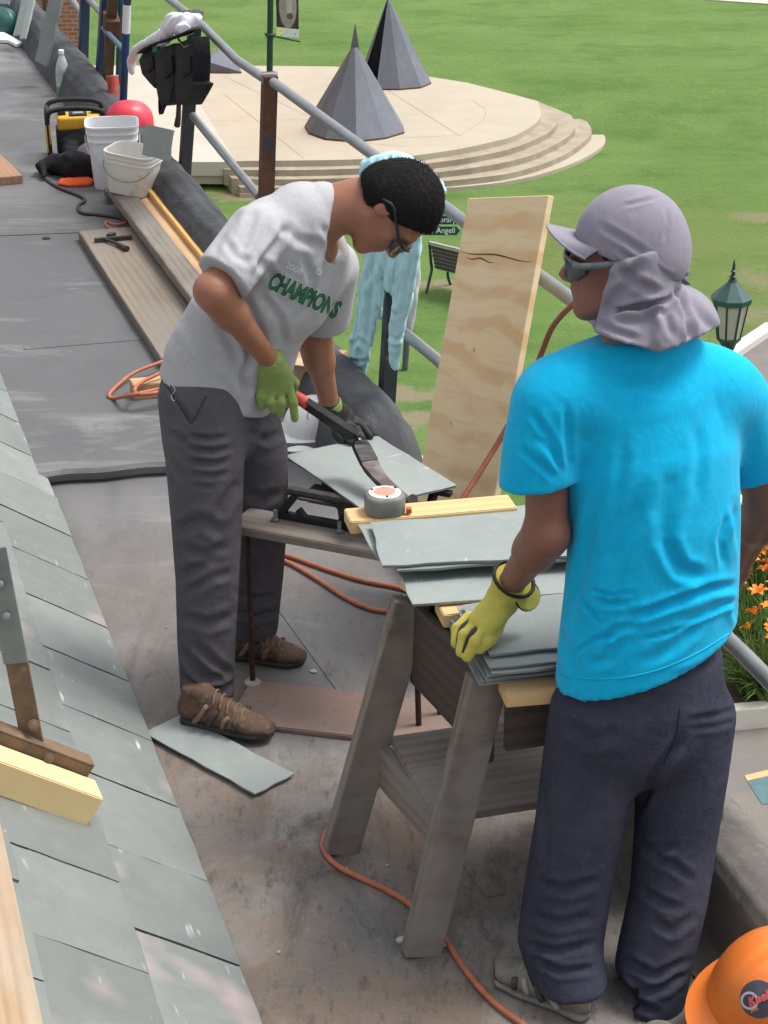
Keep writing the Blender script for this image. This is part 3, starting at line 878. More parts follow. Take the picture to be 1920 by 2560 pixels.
mk('banner_arm', MB().tube([Yp(677, 90, lb.y), ba + Vector((0, 0, 0)), bb + Vector((.04, 0, -.01))], .018, 8), M_IRON, lp, smooth=40)

# bench, seen from behind
M_BENCH = plain('bench_wood', (.085, .075, .066), .8, var=.15, scale=5)
ba, bb = Zp(1076, 615, GZ + .86), Zp(1145, 632, GZ + .86)
bd = (bb - ba); bd.z = 0; bd.normalize(); bn = Vector((bd.y, -bd.x, 0)); bn = bn if bn.y > 0 else -bn   # away from us: the seat side
b0 = ba.copy(); b0.z = GZ
bench = empty('park_bench', b0 + bd * .8, 'grey park bench seen from behind on the lawn, half hidden by the plywood', 'bench')
for k in range(6):
    z0 = .47 + .075 * k
    a = b0 + bd * .03 + Vector((0, 0, z0)) + bn * (.10 - .02 * k)
    mk('slat', MB().bar(a, a + bd * 1.62, .022, .062), M_BENCH, bench)
mk('top_rail', MB().bar(b0 + Vector((0, 0, .93)) - bn * .03, b0 + bd * 1.68 + Vector((0, 0, .93)) - bn * .03, .05, .05), plain('bench_rail', (.42, .40, .37), .8), bench)
for k in range(4):
    a = b0 + bd * .03 + bn * (.16 + .1 * k) + Vector((0, 0, .43))
    mk('seat_slat', MB().bar(a, a + bd * 1.62, .08, .03), plain('bench_rail_%d' % k, (.40, .38, .35), .8), bench)
for x in (.0, 1.66):
    for n_, pts in (('leg', [bn * -.10, bn * .04 + Vector((0, 0, .4)), bn * .02 + Vector((0, 0, .55)), bn * -.03 + Vector((0, 0, .95))]), ('leg', [bn * .58, bn * .5 + Vector((0, 0, .2)), bn * .52 + Vector((0, 0, .42))])):
        mk(n_, MB().tube(spline([b0 + bd * x + p for p in pts], 4), .026, 8), M_IRON, bench, smooth=40)
    mk('armrest', MB().tube(spline([b0 + bd * x + Vector((0, 0, .66)), b0 + bd * x + bn * .3 + Vector((0, 0, .67)), b0 + bd * x + bn * .56 + Vector((0, 0, .62)), b0 + bd * x + bn * .53 + Vector((0, 0, .42))], 4), .02, 8), M_IRON, bench, smooth=40)

# finger signs on a post
M_SIGN = plain('sign_green', (.008, .075, .062), .5, 0, .1, 4, 0)
M_WHITE = plain('sign_white', (.82, .84, .84), .5, 0, .02, 4, 0)
sb = Zp(1012, 925, GZ)
sg = empty('finger_sign', sb, 'green finger signpost with white lettering standing on the lawn', 'sign')
stp = Yp(1040, 530, sb.y)
mk('post', MB().tube([sb, stp], .05, 12), plain('sign_post_grey', (.09, .10, .11), .6), sg, smooth=40)
def text_mesh(txt, size, extrude=.002, align='LEFT', shear=0.0, bold=0.0):
    cu = bpy.data.curves.new('t', 'FONT'); cu.body = txt; cu.size = size; cu.extrude = extrude; cu.align_x = align; cu.shear = shear; cu.offset = bold
    cu.resolution_u = 3
    ob = bpy.data.objects.new('t', cu); COL.objects.link(ob)
    dg = bpy.context.evaluated_depsgraph_get(); me = bpy.data.meshes.new_from_object(ob.evaluated_get(dg))
    vs = [v.co.copy() for v in me.vertices]; fs = [tuple(p.vertices) for p in me.polygons]
    bpy.data.objects.remove(ob); bpy.data.curves.remove(cu); bpy.data.meshes.remove(me)
    return vs, fs
for (x0, y0_, x1, y1), txt in (((1030, 540, 1152, 561), 'er/Library'), ((1030, 567, 1150, 588), 'a / Angell')):
    yb = sb.y - .07
    a, b_, c_, d = Yp(x0, y1, yb), Yp(x1 - 9, y1, yb), Yp(x1 - 9, y0_, yb), Yp(x0, y0_, yb); tip = Yp(x1, (y0_ + y1) / 2, yb)
    p = mk('arrow_board', MB().prism([a, b_, tip, c_, d], (0, .03, 0)), M_SIGN, sg)
    vs, fs = text_mesh(txt, (d.z - a.z) * .95, .002, 'RIGHT')
    org = Vector((b_.x - .02, yb - .008, a.z + (d.z - a.z) * .28))
    vs = [org + Vector((v.x * .92, -v.z, v.y)) for v in vs]
    mk('lettering', (vs, fs), M_WHITE, p, fixn=False)

# lantern on its post
LY = 22.3
def ly(px, py): return Yp(px, py, LY)
lc = ly(1829, 742)
lgr = Vector((lc.x, LY, GZ))
lan = empty('street_lantern', lgr, 'dark green eight-sided lantern on a post behind the man in blue', 'street lamp')
sc_ = 1 / ppm(lc)
def ring8(r, z): return [Vector((lc.x + r * math.cos(R(22.5 + 45 * k)), LY + r * math.sin(R(22.5 + 45 * k)), z)) for k in range(8)]
zr, zb, za = lc.z, ly(1826, 846).z, ly(1831, 703).z
def octo(prof): 
    mb = MB(); rows = [ring8(r, z) for r, z in prof]; vs = [v for q in rows for v in q]; fs = [tuple(range(8))[::-1], tuple(8 * (len(rows) - 1) + k for k in range(8))]
    for i in range(len(rows) - 1):
        for k in range(8): fs.append((8 * i + k, 8 * i + (k + 1) % 8, 8 * i + 8 + (k + 1) % 8, 8 * i + 8 + k))
    return mb.add(vs, fs)
mk('cap', octo([(.235, zr - .075), (.24, zr - .07), (.25, zr - .005), (.245, zr), (.05, za), (.03, za + .01)]), plain('lantern_green', (.03, .085, .082), .4, 0, .1, 6, .1, .5), lan)
M_FROST = Mt('frosted_glass', (.55, .55, .49), .35, 0, .5); M_FROST.b.inputs['Transmission Weight'].default_value = .25; M_FROST = M_FROST.m
for k in range(8):
    a0, a1 = ring8(.205, zr - .075), ring8(.135, zb)
    p = [a0[k], a0[(k + 1) % 8], a1[(k + 1) % 8], a1[k]]
    cen = Vector((lc.x, LY, 0)); mid = (p[0] + p[1]) / 2; nn = Vector((mid.x - lc.x, mid.y - LY, 0)).normalized()
    mk('pane', MB().prism(p, nn * -.008), M_FROST, lan)
    mk('glazing_bar', MB().bar(a0[k], a1[k], .022, .022), M_IRON, lan)
mk('base_cup', octo([(.15, zb + .02), (.155, zb), (.10, zb - .06), (.06, zb - .18), (.05, zb - .3)][::-1]), M_IRON, lan)
mk('finial', MB().lathe([(.055, za - .01), (.05, za + .02), (.028, za + .035), (.05, za + .06), (.025, za + .075), (.022, za + .11), (.04, za + .125), (.02, za + .14), (.018, za + .2), (.004, ly(1833, 648).z)], 12, (lc.x, LY, 0)), M_IRON, lan, smooth=50)
mk('pole', MB().tube([lgr, Vector((lc.x, LY, zb - .25))], [.07, .05], 14), M_IRON, lan, smooth=40)
mk('foot', MB().lathe([(.18, 0), (.18, .15), (.12, .22), (.1, .6), (.07, .7)], 16, lgr), M_IRON, lan, smooth=40)

# daylilies in the raised bed
m = Mt('daylily_leaf', (.055, .125, .022), .6, 0, .3); m.mix(m.ramp(m.noise(6, 3), .4, .7), (.10, .18, .035), .8); m.objvar(.18, .01); M_LEAF = m.m
M_STALK = plain('daylily_stalk', (.16, .20, .05), .7)
m = Mt('daylily_petal', (.72, .19, .02), .55, 0, .3); m.mix(m.ramp(m.noise(25, 3), .4, .7), (.80, .32, .04), .8); m.objvar(.12, .015); M_PETAL = m.m
def daylily_meshes(seed):
    rd = random.Random(seed); fo = MB()
    for i in range(95):
        a = rd.uniform(0, 6.28); L_ = rd.uniform(.5, .85); out = rd.uniform(.18, .5); w = rd.uniform(.010, .016)
        r0 = rd.uniform(0, .12); d = Vector((math.cos(a), math.sin(a), 0)); n = Vector((-d.y, d.x, 0)); pts = []
        for k in range(6):
            t = k / 5; h = L_ * (1.25 * t - .55 * t * t * (out / .35)); pts.append(d * (r0 + out * t ** 1.6) + Vector((0, 0, max(.02, h * .8))))
        vs = []
        for k, p in enumerate(pts): ww = w * (1 - (k / 5) ** 2 * .95); vs += [p - n * ww + Vector((0, 0, .006)), p, p + n * ww + Vector((0, 0, .006))]
        fo.add(vs, [f for k in range(5) for f in ((3 * k, 3 * k + 1, 3 * k + 4, 3 * k + 3), (3 * k + 1, 3 * k + 2, 3 * k + 5, 3 * k + 4))])
    stalks = MB(); heads = []
    for i in range(7):
        a = rd.uniform(0, 6.28); r_ = rd.uniform(.05, .3); top = Vector((r_ * math.cos(a), r_ * math.sin(a), rd.uniform(.65, .92)))
        stalks.tube([Vector((top.x * .3, top.y * .3, .02)), top * .6, top], .005, 5); heads.append((top, rd.uniform(0, 6), rd.uniform(.8, 1.15)))
    return fo, stalks, heads
def flower_mesh():
    mb = MB()
    for k in range(6):
        a = k * math.pi / 3; d = Vector((math.cos(a), math.sin(a), 0)); n = Vector((-d.y, d.x, 0)); vs = []
        for t, w, z in ((.0, .006, 0), (.03, .018, .035), (.058, .016, .05), (.078, .003, .038)): p = d * t + Vector((0, 0, z)); vs += [p - n * w, p + Vector((0, 0, -.004)), p + n * w]
        mb.add(vs, [f for i in range(3) for f in ((3 * i, 3 * i + 1, 3 * i + 4, 3 * i + 3), (3 * i + 1, 3 * i + 2, 3 * i + 5, 3 * i + 4))])
    return mb
def raw(name, mb, mat, smooth=False):
    me = bpy.data.meshes.new(name); me.from_pydata([tuple(v) for v in mb.v], [], mb.f); me.materials.append(mat)
    if smooth: me.polygons.foreach_set('use_smooth', [True] * len(me.polygons))
    return me
LV = [daylily_meshes(s) for s in (1, 2, 3)]
LVM = [(raw('foliage', a, M_LEAF), raw('stalk', b_, M_STALK), h) for a, b_, h in LV]
FM = raw('flower', flower_mesh(), M_PETAL)
k = 0
for (px, py) in [(1905, 1420), (1860, 1440), (1938, 1455), (1890, 1500), (1925, 1530), (1865, 1560), (1905, 1590), (1880, 1640), (1935, 1630), (1915, 1690), (1870, 1710), (1945, 1735), (1895, 1385), (1930, 1395)]:
    g = Zp(px, py + 60, GZ + .215); k += 1
    if g.y < 18.6: g = Zp(px, 1735, GZ + .215)
    o = empty('daylily_clump', g, 'clump of orange daylilies in the kerbed bed at the right edge', 'flowers', 'daylilies in the raised bed'); o.rotation_euler.z = k * 1.9
    fo, stl, hd = LVM[k % 3]
    link('foliage', fo, o); link('stalk', stl, o)
    if k % 2 == 0 or py < 1470:
        for tp, rz, s_ in hd[: (7 if py < 1470 else 4)]:
            f = link('flower', FM, o); f.location = tp; f.rotation_euler = (random.uniform(-.7, .7), random.uniform(-.7, .7), rz); f.scale = (s_ * 1.45,) * 3
# painted marking on the road by the wall
mb = MB().add([Zp(p[0], p[1], GZ + .016) for p in [(1862, 1938), (2000, 1905), (2000, 1922), (1868, 1952)]], [(0, 1, 2, 3)])
tag(mk('road_marking', mb, plain('marking_ochre', (.50, .38, .18), .8)), kind='structure')
mb = MB().add([Zp(p[0], p[1], GZ + .016) for p in [(1868, 1953), (2000, 1923), (2000, 2010), (1905, 2010)]], [(0, 1, 2, 3)])
tag(mk('road_marking', mb, plain('marking_teal', (.09, .17, .19), .8)), kind='structure')

# ================================================================ GUARDRAIL
M_GALV = Mt('galvanised_pipe', (.27, .285, .30), .42, .55, .5); M_GALV.mix(M_GALV.ramp(M_GALV.noise(9, 5), .4, .7), (.20, .215, .23), .8).mix(M_GALV.ramp(M_GALV.noise(40, 4), .58, .7), (.22, .20, .18), .5); M_GALV = M_GALV.m
M_RUST = Mt('rusty_steel', (.095, .05, .035), .85, .1, .3); M_RUST.mix(M_RUST.ramp(M_RUST.noise(12, 5, .6, (1, 1, .5)), .4, .66), (.17, .085, .05), .8).mix(M_RUST.ramp(M_RUST.noise(7, 4), .58, .66), (.05, .065, .085), .8).bump(M_RUST.noise(50, 4), .4, .003); M_RUST = M_RUST.m
M_DKPOST = Mt('dark_post_paint', (.035, .042, .055), .6, .1, .4); M_DKPOST.mix(M_DKPOST.ramp(M_DKPOST.noise(14, 5, .6, (1, 1, .5)), .52, .66), (.11, .085, .06), .6).mix(M_DKPOST.ramp(M_DKPOST.noise(40, 3), .68, .74), (.3, .3, .3), .6); M_DKPOST = M_DKPOST.m
M_BLUE = Mt('blue_post_paint', (.02, .055, .16), .5, .1, .4); M_BLUE.mix(M_BLUE.ramp(M_BLUE.noise(11, 5, .6, (1, 1, .4)), .5, .66), (.035, .045, .07), .8); M_BLUE = M_BLUE.m
TR_ = 1.30
gr = empty('guardrail', ST(8, TR_, 0), 'galvanised pipe guardrail on posts along the outer roof edge', 'guardrail')
def pt(px, py, t=TR_): return onT(px, py, t)
def post(top, bot, w, mat, name='post'):
    a, b_ = pt(*top), pt(*bot); d = (a - b_).normalized(); b_ = b_ - d * max(0.0, (b_.z + .3) / max(d.z, .1))
    return mk(name, MB().bar(b_, a + d * .02, w, w, up=AX), mat, gr, bevel=.004)
rails_top = [((415, -12), (592, 152)), ((592, 152), (664, 196)), ((682, 204), (1440, 757))]
mk('top_rail', MB().tube([pt(330, -75), pt(415, -8), pt(500, 58), pt(592, 150), pt(660, 196)], .021, 12), M_GALV, gr, smooth=40)
e1, e0 = pt(1440, 757), pt(684, 206)
mk('top_rail', MB().tube([e0, e0.lerp(e1, .5), e1, ST(2.3, TR_, e1.z)], .021, 12), M_GALV, gr, smooth=40)
for s_p in (4.62, 2.5): mk('post', MB().bar(ST(s_p, TR_ + .045, -.3), ST(s_p, TR_ + .045, 1.12), .056, .056, up=AX), M_DKPOST, gr, bevel=.004)
a, b_ = pt(482, 290), pt(640, 482)
mk('mid_rail', MB().tube([a, b_, b_ + (b_ - a) * .05], .021, 12), M_GALV, gr, smooth=40)
a, b_ = pt(955, 786), pt(1100, 905)
mk('mid_rail', MB().tube([a - (b_ - a) * .35, a, b_, pt(1868, 1645), ST(2.3, TR_, .51)], .021, 12), M_GALV, gr, smooth=40)
mk('mid_rail', MB().tube([pt(150, -45), pt(207, 38)], .02, 10), M_GALV, gr, smooth=40)
mk('top_rail', MB().tube([pt(205, -20), pt(262, 42)], .021, 10), M_GALV, gr, smooth=40)
mk('loose_pipe', MB().tube([pt(258, 70, 1.27), pt(310, 126, 1.25)], .016, 10), plain('blue_grey_pipe', (.10, .18, .26), .5, .4), gr, smooth=40)
p_r = post((674, 196), (666, 470), .062, M_RUST)
mk('clamp', MB().box(pt(673, 196) - Vector((.035, .03, .02)), pt(673, 196) + Vector((.035, .03, .025))), M_GALV, gr, bevel=.006)
post((488, 40), (463, 410), .060, M_DKPOST)
post((1003, 425), (970, 942), .056, M_DKPOST)
mk('clamp', MB().box(pt(483, 45) - Vector((.05, .03, .015)), pt(483, 45) + Vector((.05, .03, .035))), M_RUST, gr, bevel=.006)
post((283, -40), (270, 195), .058, M_RUST)
post((213, -40), (208, 150), .062, M_BLUE)
post((268, -30), (262, 60), .07, M_BLUE)
mk('bracket_plate', MB().bar(pt(256, 100, 1.33), pt(258, -20, 1.33), .07, .03, up=BX), M_DKPOST, gr, bevel=.004)
mk('bracket_plate', MB().bar(pt(278, 95), pt(279, 40), .13, .09, up=BX), M_RUST, gr, bevel=.006)
bp = empty('blue_pole', pt(308, 258, 1.16), 'dark blue pole with a long white printed label, beside the red can', 'pole')
a, b_ = pt(320, -40, 1.22), pt(308, 258, 1.18)
mk('tube', MB().tube([b_, a], .0225, 14), M_BLUE, bp, smooth=40)
m = Mt('pole_label', (.72, .74, .77), .5); m.mix(m.mul(m.ramp(m.noise(60, 2, .5, (1, 1, .5)), .52, .58), disc(m, 0, .38, .012, .16)), (.12, .16, .28), .9)
la, lbm = b_.lerp(a, .60), b_.lerp(a, .835)
mk('label_wrap', MB().tube([la, lbm], .0238, 14, cap=False), m.m, bp, smooth=True)
pole2 = tag(mk('thin_pole', MB().tube([pt(303, -40, 1.45), pt(298, 120, 1.45), pt(292, 400, 1.45)], .02, 10), plain('teal_pole', (.02, .10, .13), .5), smooth=40), 'thin teal pole just outside the guardrail, left of the blue pole', 'pole')
# ================================================================ THINGS ON THE ROOF
M_PINE = wood('new_pine', (.62, .43, .22), (.52, .32, .14), 1.0, knots=True)
M_OLD = wood('weathered_board', (.215, .175, .135), (.125, .10, .078), 1.0, grey=(.195, .178, .158), bump=.5)
M_OLDER = wood('grey_weathered_wood', (.215, .182, .152), (.085, .068, .056), 1.1, grey=(.255, .238, .222), bump=.5)
M_TAN = wood('tan_board', (.50, .33, .19), (.40, .24, .13), .8)
M_BLACK = plain('black_plastic', (.018, .018, .02), .55, 0, .2, 20, .1)
M_CAST = Mt('cast_iron', (.020, .021, .024), .5, .4, .5); M_CAST.mix(M_CAST.ramp(M_CAST.noise(18, 4), .55, .7), (.06, .055, .052), .6).bump(M_CAST.noise(80, 4), .3, .002); M_CAST = M_CAST.m
M_ORANGE_CORD = plain('orange_cord', (.47, .155, .085), .6, 0, .15, 30, .1)
M_SLATE = slate_mat('cut_slate', (.262, .292, .282), (.212, .240, .232), .95)

# ---- the sawhorse
SH = empty('sawhorse', Vector((.35, 4.05, 0)), 'weathered grey wooden sawhorse with a lower shelf, carrying slates', 'sawhorse')
uS = Vector((.962, .273, 0)); vS = Vector((-.273, .962, 0))
fL, fN = Zp(850, 2128, 0), Zp(1052, 2382, 0)
tL, tN = Zp(1028, 1500, .70), Zp(1218, 1690, .70)
LEN = .62
def leg(a, b_, label=None):
    return mk('leg', MB().bar(a, b_, .088, .042, up=vS), M_OLDER, SH, bevel=.004)
leg(fL, tL); leg(fN, tN)
fL2, fN2 = fL + uS * (LEN + .16), fN + uS * (LEN + .10)
tL2, tN2 = tL + uS * LEN * .78, tN + uS * LEN * .78
leg(fL2, tL2); leg(fN2, tN2)
def lerp(a, b_, k): return a + (b_ - a) * k
M_DKWOOD = wood('dark_painted_wood', (.075, .058, .050), (.045, .036, .032), 1.0, knots=False)
def board(name, a, b_, w, h, mat, up, parent=SH, bev=.003):
    return plank(name, a, b_, w, h, mat, up, bev, parent, .001)
# top beam, aprons, end panel
mid_t = (tL + tN) / 2
zt = Vector((0, 0, 1))
for f_ in (-.115, 0.0, .115):
    board('top_board', mid_t + vS * f_ + uS * .07 + zt * -.06, mid_t + vS * f_ + uS * (LEN * .8) + zt * -.06, .108, .045, M_OLDER, (0, 0, 1))
board('apron', lerp(tN, fN, .02) - vS * .036 + uS * .03 - zt * .075, lerp(tN2, fN2, .02) - vS * .036 - zt * .075, .15, .02, M_DKWOOD, -vS)
board('apron', lerp(tL, fL, .02) + vS * .03 + uS * .03 - zt * .075, lerp(tL2, fL2, .02) + vS * .03 - zt * .075, .15, .02, M_DKWOOD, -vS)
board('end_panel', lerp(tL, fL, .16) + uS * .045, lerp(tN, fN, .16) + uS * .045, .22, .02, M_DKWOOD, -uS)
# lower shelf and its bearers
sh_a, sh_b = lerp(fL, tL, .42), lerp(fN, tN, .42)
board('stretcher', lerp(fL, tL, .36) - vS * .01 + uS * .052, lerp(fN, tN, .36) + vS * .01 + uS * .052, .125, .022, M_OLDER, -uS)
board('stretcher', lerp(fL2, tL2, .36) - uS * .05, lerp(fN2, tN2, .36) - uS * .05, .125, .022, M_OLDER, -uS)
shz = lerp(fL, tL, .36).z + .068
c1 = (lerp(fL, tL, .36) + lerp(fN, tN, .36)) / 2; c1.z = shz
board('shelf', c1 + uS * .02, c1 + uS * (LEN + .0), .38, .018, M_OLDER, (0, 0, 1))
# red stencil on the apron
for k, ch in enumerate('RI'):
    vs, fs = text_mesh(ch, .07, .001, bold=.004)
    n = -vS; x = uS; zz = zt
    org = lerp(tN, fN, .02) - vS * .0605 + uS * (.135 + .055 * k) - zt * .105
    mk('stencil', ([org + x * v.x + zz * v.y for v in vs], fs), plain('stencil_red_%d' % k, (.16, .025, .03), .8), SH, fixn=False)

# ---- pine boards and slates stacked on it
def lay(name, px0, px1, z, w, t, label, mat=M_PINE, cat='board', group=None, ext=0.0):
    a, b_ = Zp(px0[0], px0[1], z), Zp(px1[0], px1[1], z); b_ = b_ + (b_ - a).normalized() * ext
    return tag(plank(name, a - Vector((0, 0, t)), b_ - Vector((0, 0, t)), w, t, mat, (0, 0, 1), .0025), label, cat, group)
lay('pine_board', (868, 1288), (1282, 1252), .785, .085, .034, 'new pine board under the tape measure on the sawhorse', group='pine boards between the slates')
lay('pine_board', (1098, 1517), (1400, 1488), .738, .085, .034, 'new pine board under the wide middle slate on the sawhorse', group='pine boards between the slates', ext=.12)
lay('pine_board', (1255, 1716), (1400, 1704), .702, .085, .030, 'short pine board peeping out under the lowest stacked slates', group='pine boards between the slates', ext=.14)
SLM = {}
def slate_at(fl, dirpx, z, L_, W_, label, group=None, th=.007, seed=0, yaw=0.0, name='slate'):
    """fl: pixel of the front left top corner; dirpx: pixel along the front edge"""
    a, b_ = Zp(fl[0], fl[1], z), Zp(dirpx[0], dirpx[1], z)
    x = (b_ - a).normalized(); x = Matrix.Rotation(yaw, 3, 'Z') @ x; y = Vector((-x.y, x.x, 0))
    c_ = a + x * L_ / 2 + y * W_ / 2 - Vector((0, 0, th))
    o = link(name, slate_mesh('slate', L_, W_, th, .0035, seed, M_SLATE))
    frame(o, c_, x)
    return tag(o, label, 'slate', group)
# near stack, bottom first
n_st = [(1199, 1712, .708), (1203, 1704, .7175), (1214, 1699, .727), (1222, 1690, .7365), (1230, 1684, .746), (1226, 1669, .7555)]
for i, (x, y, z) in enumerate(n_st):
    lab = ['lowest slate of the stack under the yellow glove', 'second lowest slate of the stack under the yellow glove', 'third slate up in the stack under the yellow glove', 'fourth slate up in the stack under the yellow glove', 'fifth slate up in the stack under the yellow glove', 'second slate from the top of the stack under the yellow glove'][i]
    slate_at((x, y), (x + 190, y - 21), z, .50, .285 + .005 * (i % 3), lab, 'slates stacked on the sawhorse', .0052, 40 + i, random.uniform(-.012, .012))
slate_at((1226, 1637), (1416, 1616), .768, .48, .245, 'top slate of the stack under the yellow glove, its front corner free', 'slates stacked on the sawhorse', .007, 60)
slate_at((1032, 1511), (1400, 1482), .750, .56, .235, 'wide slate sticking out below the upper stack on the sawhorse', 'slates stacked on the sawhorse', .008, 61)
# upper stack
slate_at((958, 1416), (1300, 1400), .776, .54, .25, 'fanned bottom slate of the upper stack beside the tape measure', 'slates stacked on the sawhorse', .007, 62, .16)
slate_at((992, 1425), (1300, 1409), .784, .52, .25, 'middle slate of the upper stack, a pale edge showing in front', 'slates stacked on the sawhorse', .007, 63, .02)
slate_at((956, 1414), (1300, 1396), .794, .52, .25, 'top slate of the upper stack with a white scratch, beside the tape measure', 'slates stacked on the sawhorse', .008, 64, .0)

# ---- tape measure
def rrect(w, h, r, n=5):
    out = []
    for cx, cy, a0 in ((w / 2 - r, h / 2 - r, 0), (-w / 2 + r, h / 2 - r, 90), (-w / 2 + r, -h / 2 + r, 180), (w / 2 - r, -h / 2 + r, 270)):
        out += [(cx + r * math.cos(R(a0 + 90 * k / n)), cy + r * math.sin(R(a0 + 90 * k / n))) for k in range(n + 1)]
    return out
tp = Zp(962, 1278, .786)
tape = empty('tape_measure', tp, 'grey tape measure with a white and orange face lying on the pine board', 'tape measure')
M_TGREY = plain('tape_grey', (.20, .195, .18), .5, 0, .1, 20, .1)
ang = R(12)
def rot2(p, z): return tp + Vector((p[0] * math.cos(ang) - p[1] * math.sin(ang), p[0] * math.sin(ang) + p[1] * math.cos(ang), z))
body = rrect(.098, .088, .034, 7)
mb = MB(); prof = [(.94, 0), (1, .004), (1, .040), (.95, .047), (.86, .049)]
vs = [rot2((x * k, y * k), z) for k, z in prof for x, y in body]; n = len(body)
mb.add(vs, [tuple(range(n))[::-1], tuple(4 * n + i for i in range(n))] + [(j * n + i, j * n + (i + 1) % n, (j + 1) * n + (i + 1) % n, (j + 1) * n + i) for j in range(4) for i in range(n)])
mk('case', mb, M_TGREY, tape, smooth=50)
mk('face_ring', MB().lathe([(.040, .0485), (.040, .052), (.036, .0535)], 28, tp), plain('tape_white', (.75, .75, .78), .45, 0, .03), tape, smooth=40)
mk('face_disc', MB().lathe([(.027, .053), (.027, .0545), (.02, .055)], 24, tp), plain('tape_orange', (.75, .30, .20), .5, 0, .1, 60), tape, smooth=40)
for k in range(3):
    a = R(40 + 120 * k); p = tp + Vector((.0335 * math.cos(a), .0335 * math.sin(a), .0535)); mk('screw', MB().lathe([(.0035, 0), (.0035, .002)], 8, p), M_BLACK, tape)
mk('hook', MB().box(rot2((.046, -.035), .004), rot2((.046, -.035), .004) + Vector((.014, .018, .012))), plain('hook_red', (.45, .10, .06), .5), tape, bevel=.002)

# ---- slate cutter
CT = empty('slate_cutter', Zp(850, 1780, 0), 'cast iron slate cutter on steel rods with a long curved cutting arm', 'slate cutter')
a, b_ = Zp(597, 1750, .016), Zp(1150, 1812, .016)
M_BASE = Mt('reddish_board', (.265, .185, .155), .85); M_BASE.mix(M_BASE.ramp(M_BASE.noise(4, 5, .6), .4, .65), (.21, .15, .135), .8).mix(M_BASE.ramp(M_BASE.noise(30, 4), .58, .72), (.14, .11, .10), .6); M_BASE = M_BASE.m
plank('base_board', a - zt * .016, b_ - zt * .016, .245, .016, M_BASE, (0, 0, 1), .003, CT, .001)
M_ROD = plain('rusty_rod', (.075, .042, .032), .8, .3, .3, 60, .3)
rt = [(Zp(632, 1708, .012), Zp(617, 1305, .505)), (Zp(1047, 1815, .012), Zp(1034, 1385, .53)), (Zp(1100, 1787, .012), Zp(1086, 1365, .53)), (Zp(690, 1690, .012), Zp(690, 1285, .505))]
for i, (p, q) in enumerate(rt[:3]): mk('rod', MB().tube([p, q], .0085, 10), M_ROD, CT, smooth=40)
mk('weld_foot', MB().lathe([(.025, 0), (.022, .004), (.012, .008)], 14, rt[0][0] + zt * .003), plain('pale_dust', (.42, .40, .36), .9), CT, smooth=40)
pa, pb = Zp(597, 1290, .53), Zp(1080, 1378, .53)
plank('bench_plank', pa - zt * .024, pb - zt * .024, .135, .024, M_OLDER, (0, 0, 1), .003, CT, .001)
# iron frame with two windows, standing along the plank
fx = (pb - pa).normalized(); fy = Vector((-fx.y, fx.x, 0))
f0 = Zp(700, 1318, .53) + fy * .055
f0.z = .533
FH = .085
def F(x, z, y=0.0): return f0 + fx * x + fy * y + zt * z
fr = MB()
def fbar(p, q, w=.018, h=.02): fr.bar(F(*p), F(*q), h, w, up=(0, 0, 1))
fbar((-.03, .01), (.40, .01), .020); fbar((.0, FH), (.40, FH), .018); fbar((-.025, .01), (.03, FH), .020); fbar((.175, .01), (.165, FH), .032); fbar((.20, FH), (.16, .02), .02); fbar((.38, .01), (.40, FH), .02)
fbar((.03, .035), (.05, .012), .016); fbar((.15, .06), (.172, FH), .016); fbar((.20, .055), (.22, FH), .016)
mk('frame', fr, M_CAST, CT, bevel=.004)
fr = MB(); fr.bar(F(-.0, FH + .005, .0), F(.46, FH + .005, .0), .026, .012); mk('cutting_edge', fr, plain('worn_steel', (.10, .095, .09), .45, .6, .2, 30), CT, bevel=.002)
fr = MB(); fr.bar(F(.0, .01, .13), F(.40, .01, .13), .02, .02); fr.bar(F(.0, FH - .002, .16), F(.42, FH - .002, .16), .024, .014); fr.bar(F(.05, .01, .13), F(.04, FH, .16), .02, .02); fr.bar(F(.36, .01, .13), F(.37, FH, .16), .02, .02); mk('back_frame', fr, M_CAST, CT, bevel=.003)
mk('tray', MB().bar(F(.02, .055, .075), F(.40, .055, .075), .11, .006), plain('dusty_iron', (.12, .115, .11), .8, .2, .2, 10), CT)
for x in (-.03, .165):
    q = F(x, 0, -.022); mk('bolt', MB().lathe([(.012, 0), (.012, .004), (.006, .006), (.006, .03)], 8, q), M_GALV, CT)
# curved arm: swings over the slate from its pivot at the near end
arm_px = [(1030, 1252, .668), (1000, 1240, .672), (965, 1212, .682), (935, 1178, .700), (915, 1140, .724), (893, 1100, .752), (862, 1074, .785), (815, 1042, .825), (762, 1006, .868)]
ap_ = [Zp(x, y, z) for x, y, z in arm_px]; ap_ = spline(ap_, 5)
def strap(pts, ws, th, updir=Vector((0, 0, 1))):
    mb = MB(); vs = []
    for i, p in enumerate(pts):
        d = (pts[min(i + 1, len(pts) - 1)] - pts[max(i - 1, 0)]).normalized()
        n = d.cross(Vector((-.2, .5, .84))).normalized(); u = n.cross(d).normalized(); w = ws(i / (len(pts) - 1))
        vs += [p - n * w - u * th, p + n * w - u * th, p + n * w + u * th, p - n * w + u * th]
    m_ = len(pts)
    mb.add(vs, [(3, 2, 1, 0), tuple(4 * (m_ - 1) + k for k in range(4))] + [(4 * i + k, 4 * i + (k + 1) % 4, 4 * i + 4 + (k + 1) % 4, 4 * i + 4 + k) for i in range(m_ - 1) for k in range(4)])
    return mb
half = int(len(ap_) * .46)
M_BLADE = Mt('blade_brown', (.095, .075, .072), .6, .4, .4); M_BLADE.mix(M_BLADE.ramp(M_BLADE.noise(30, 4), .45, .65), (.20, .18, .18), .7); M_BLADE = M_BLADE.m
mk('blade', strap(ap_[:half + 1], lambda t: .019 + .006 * t, .007), M_BLADE, CT, bevel=.002)
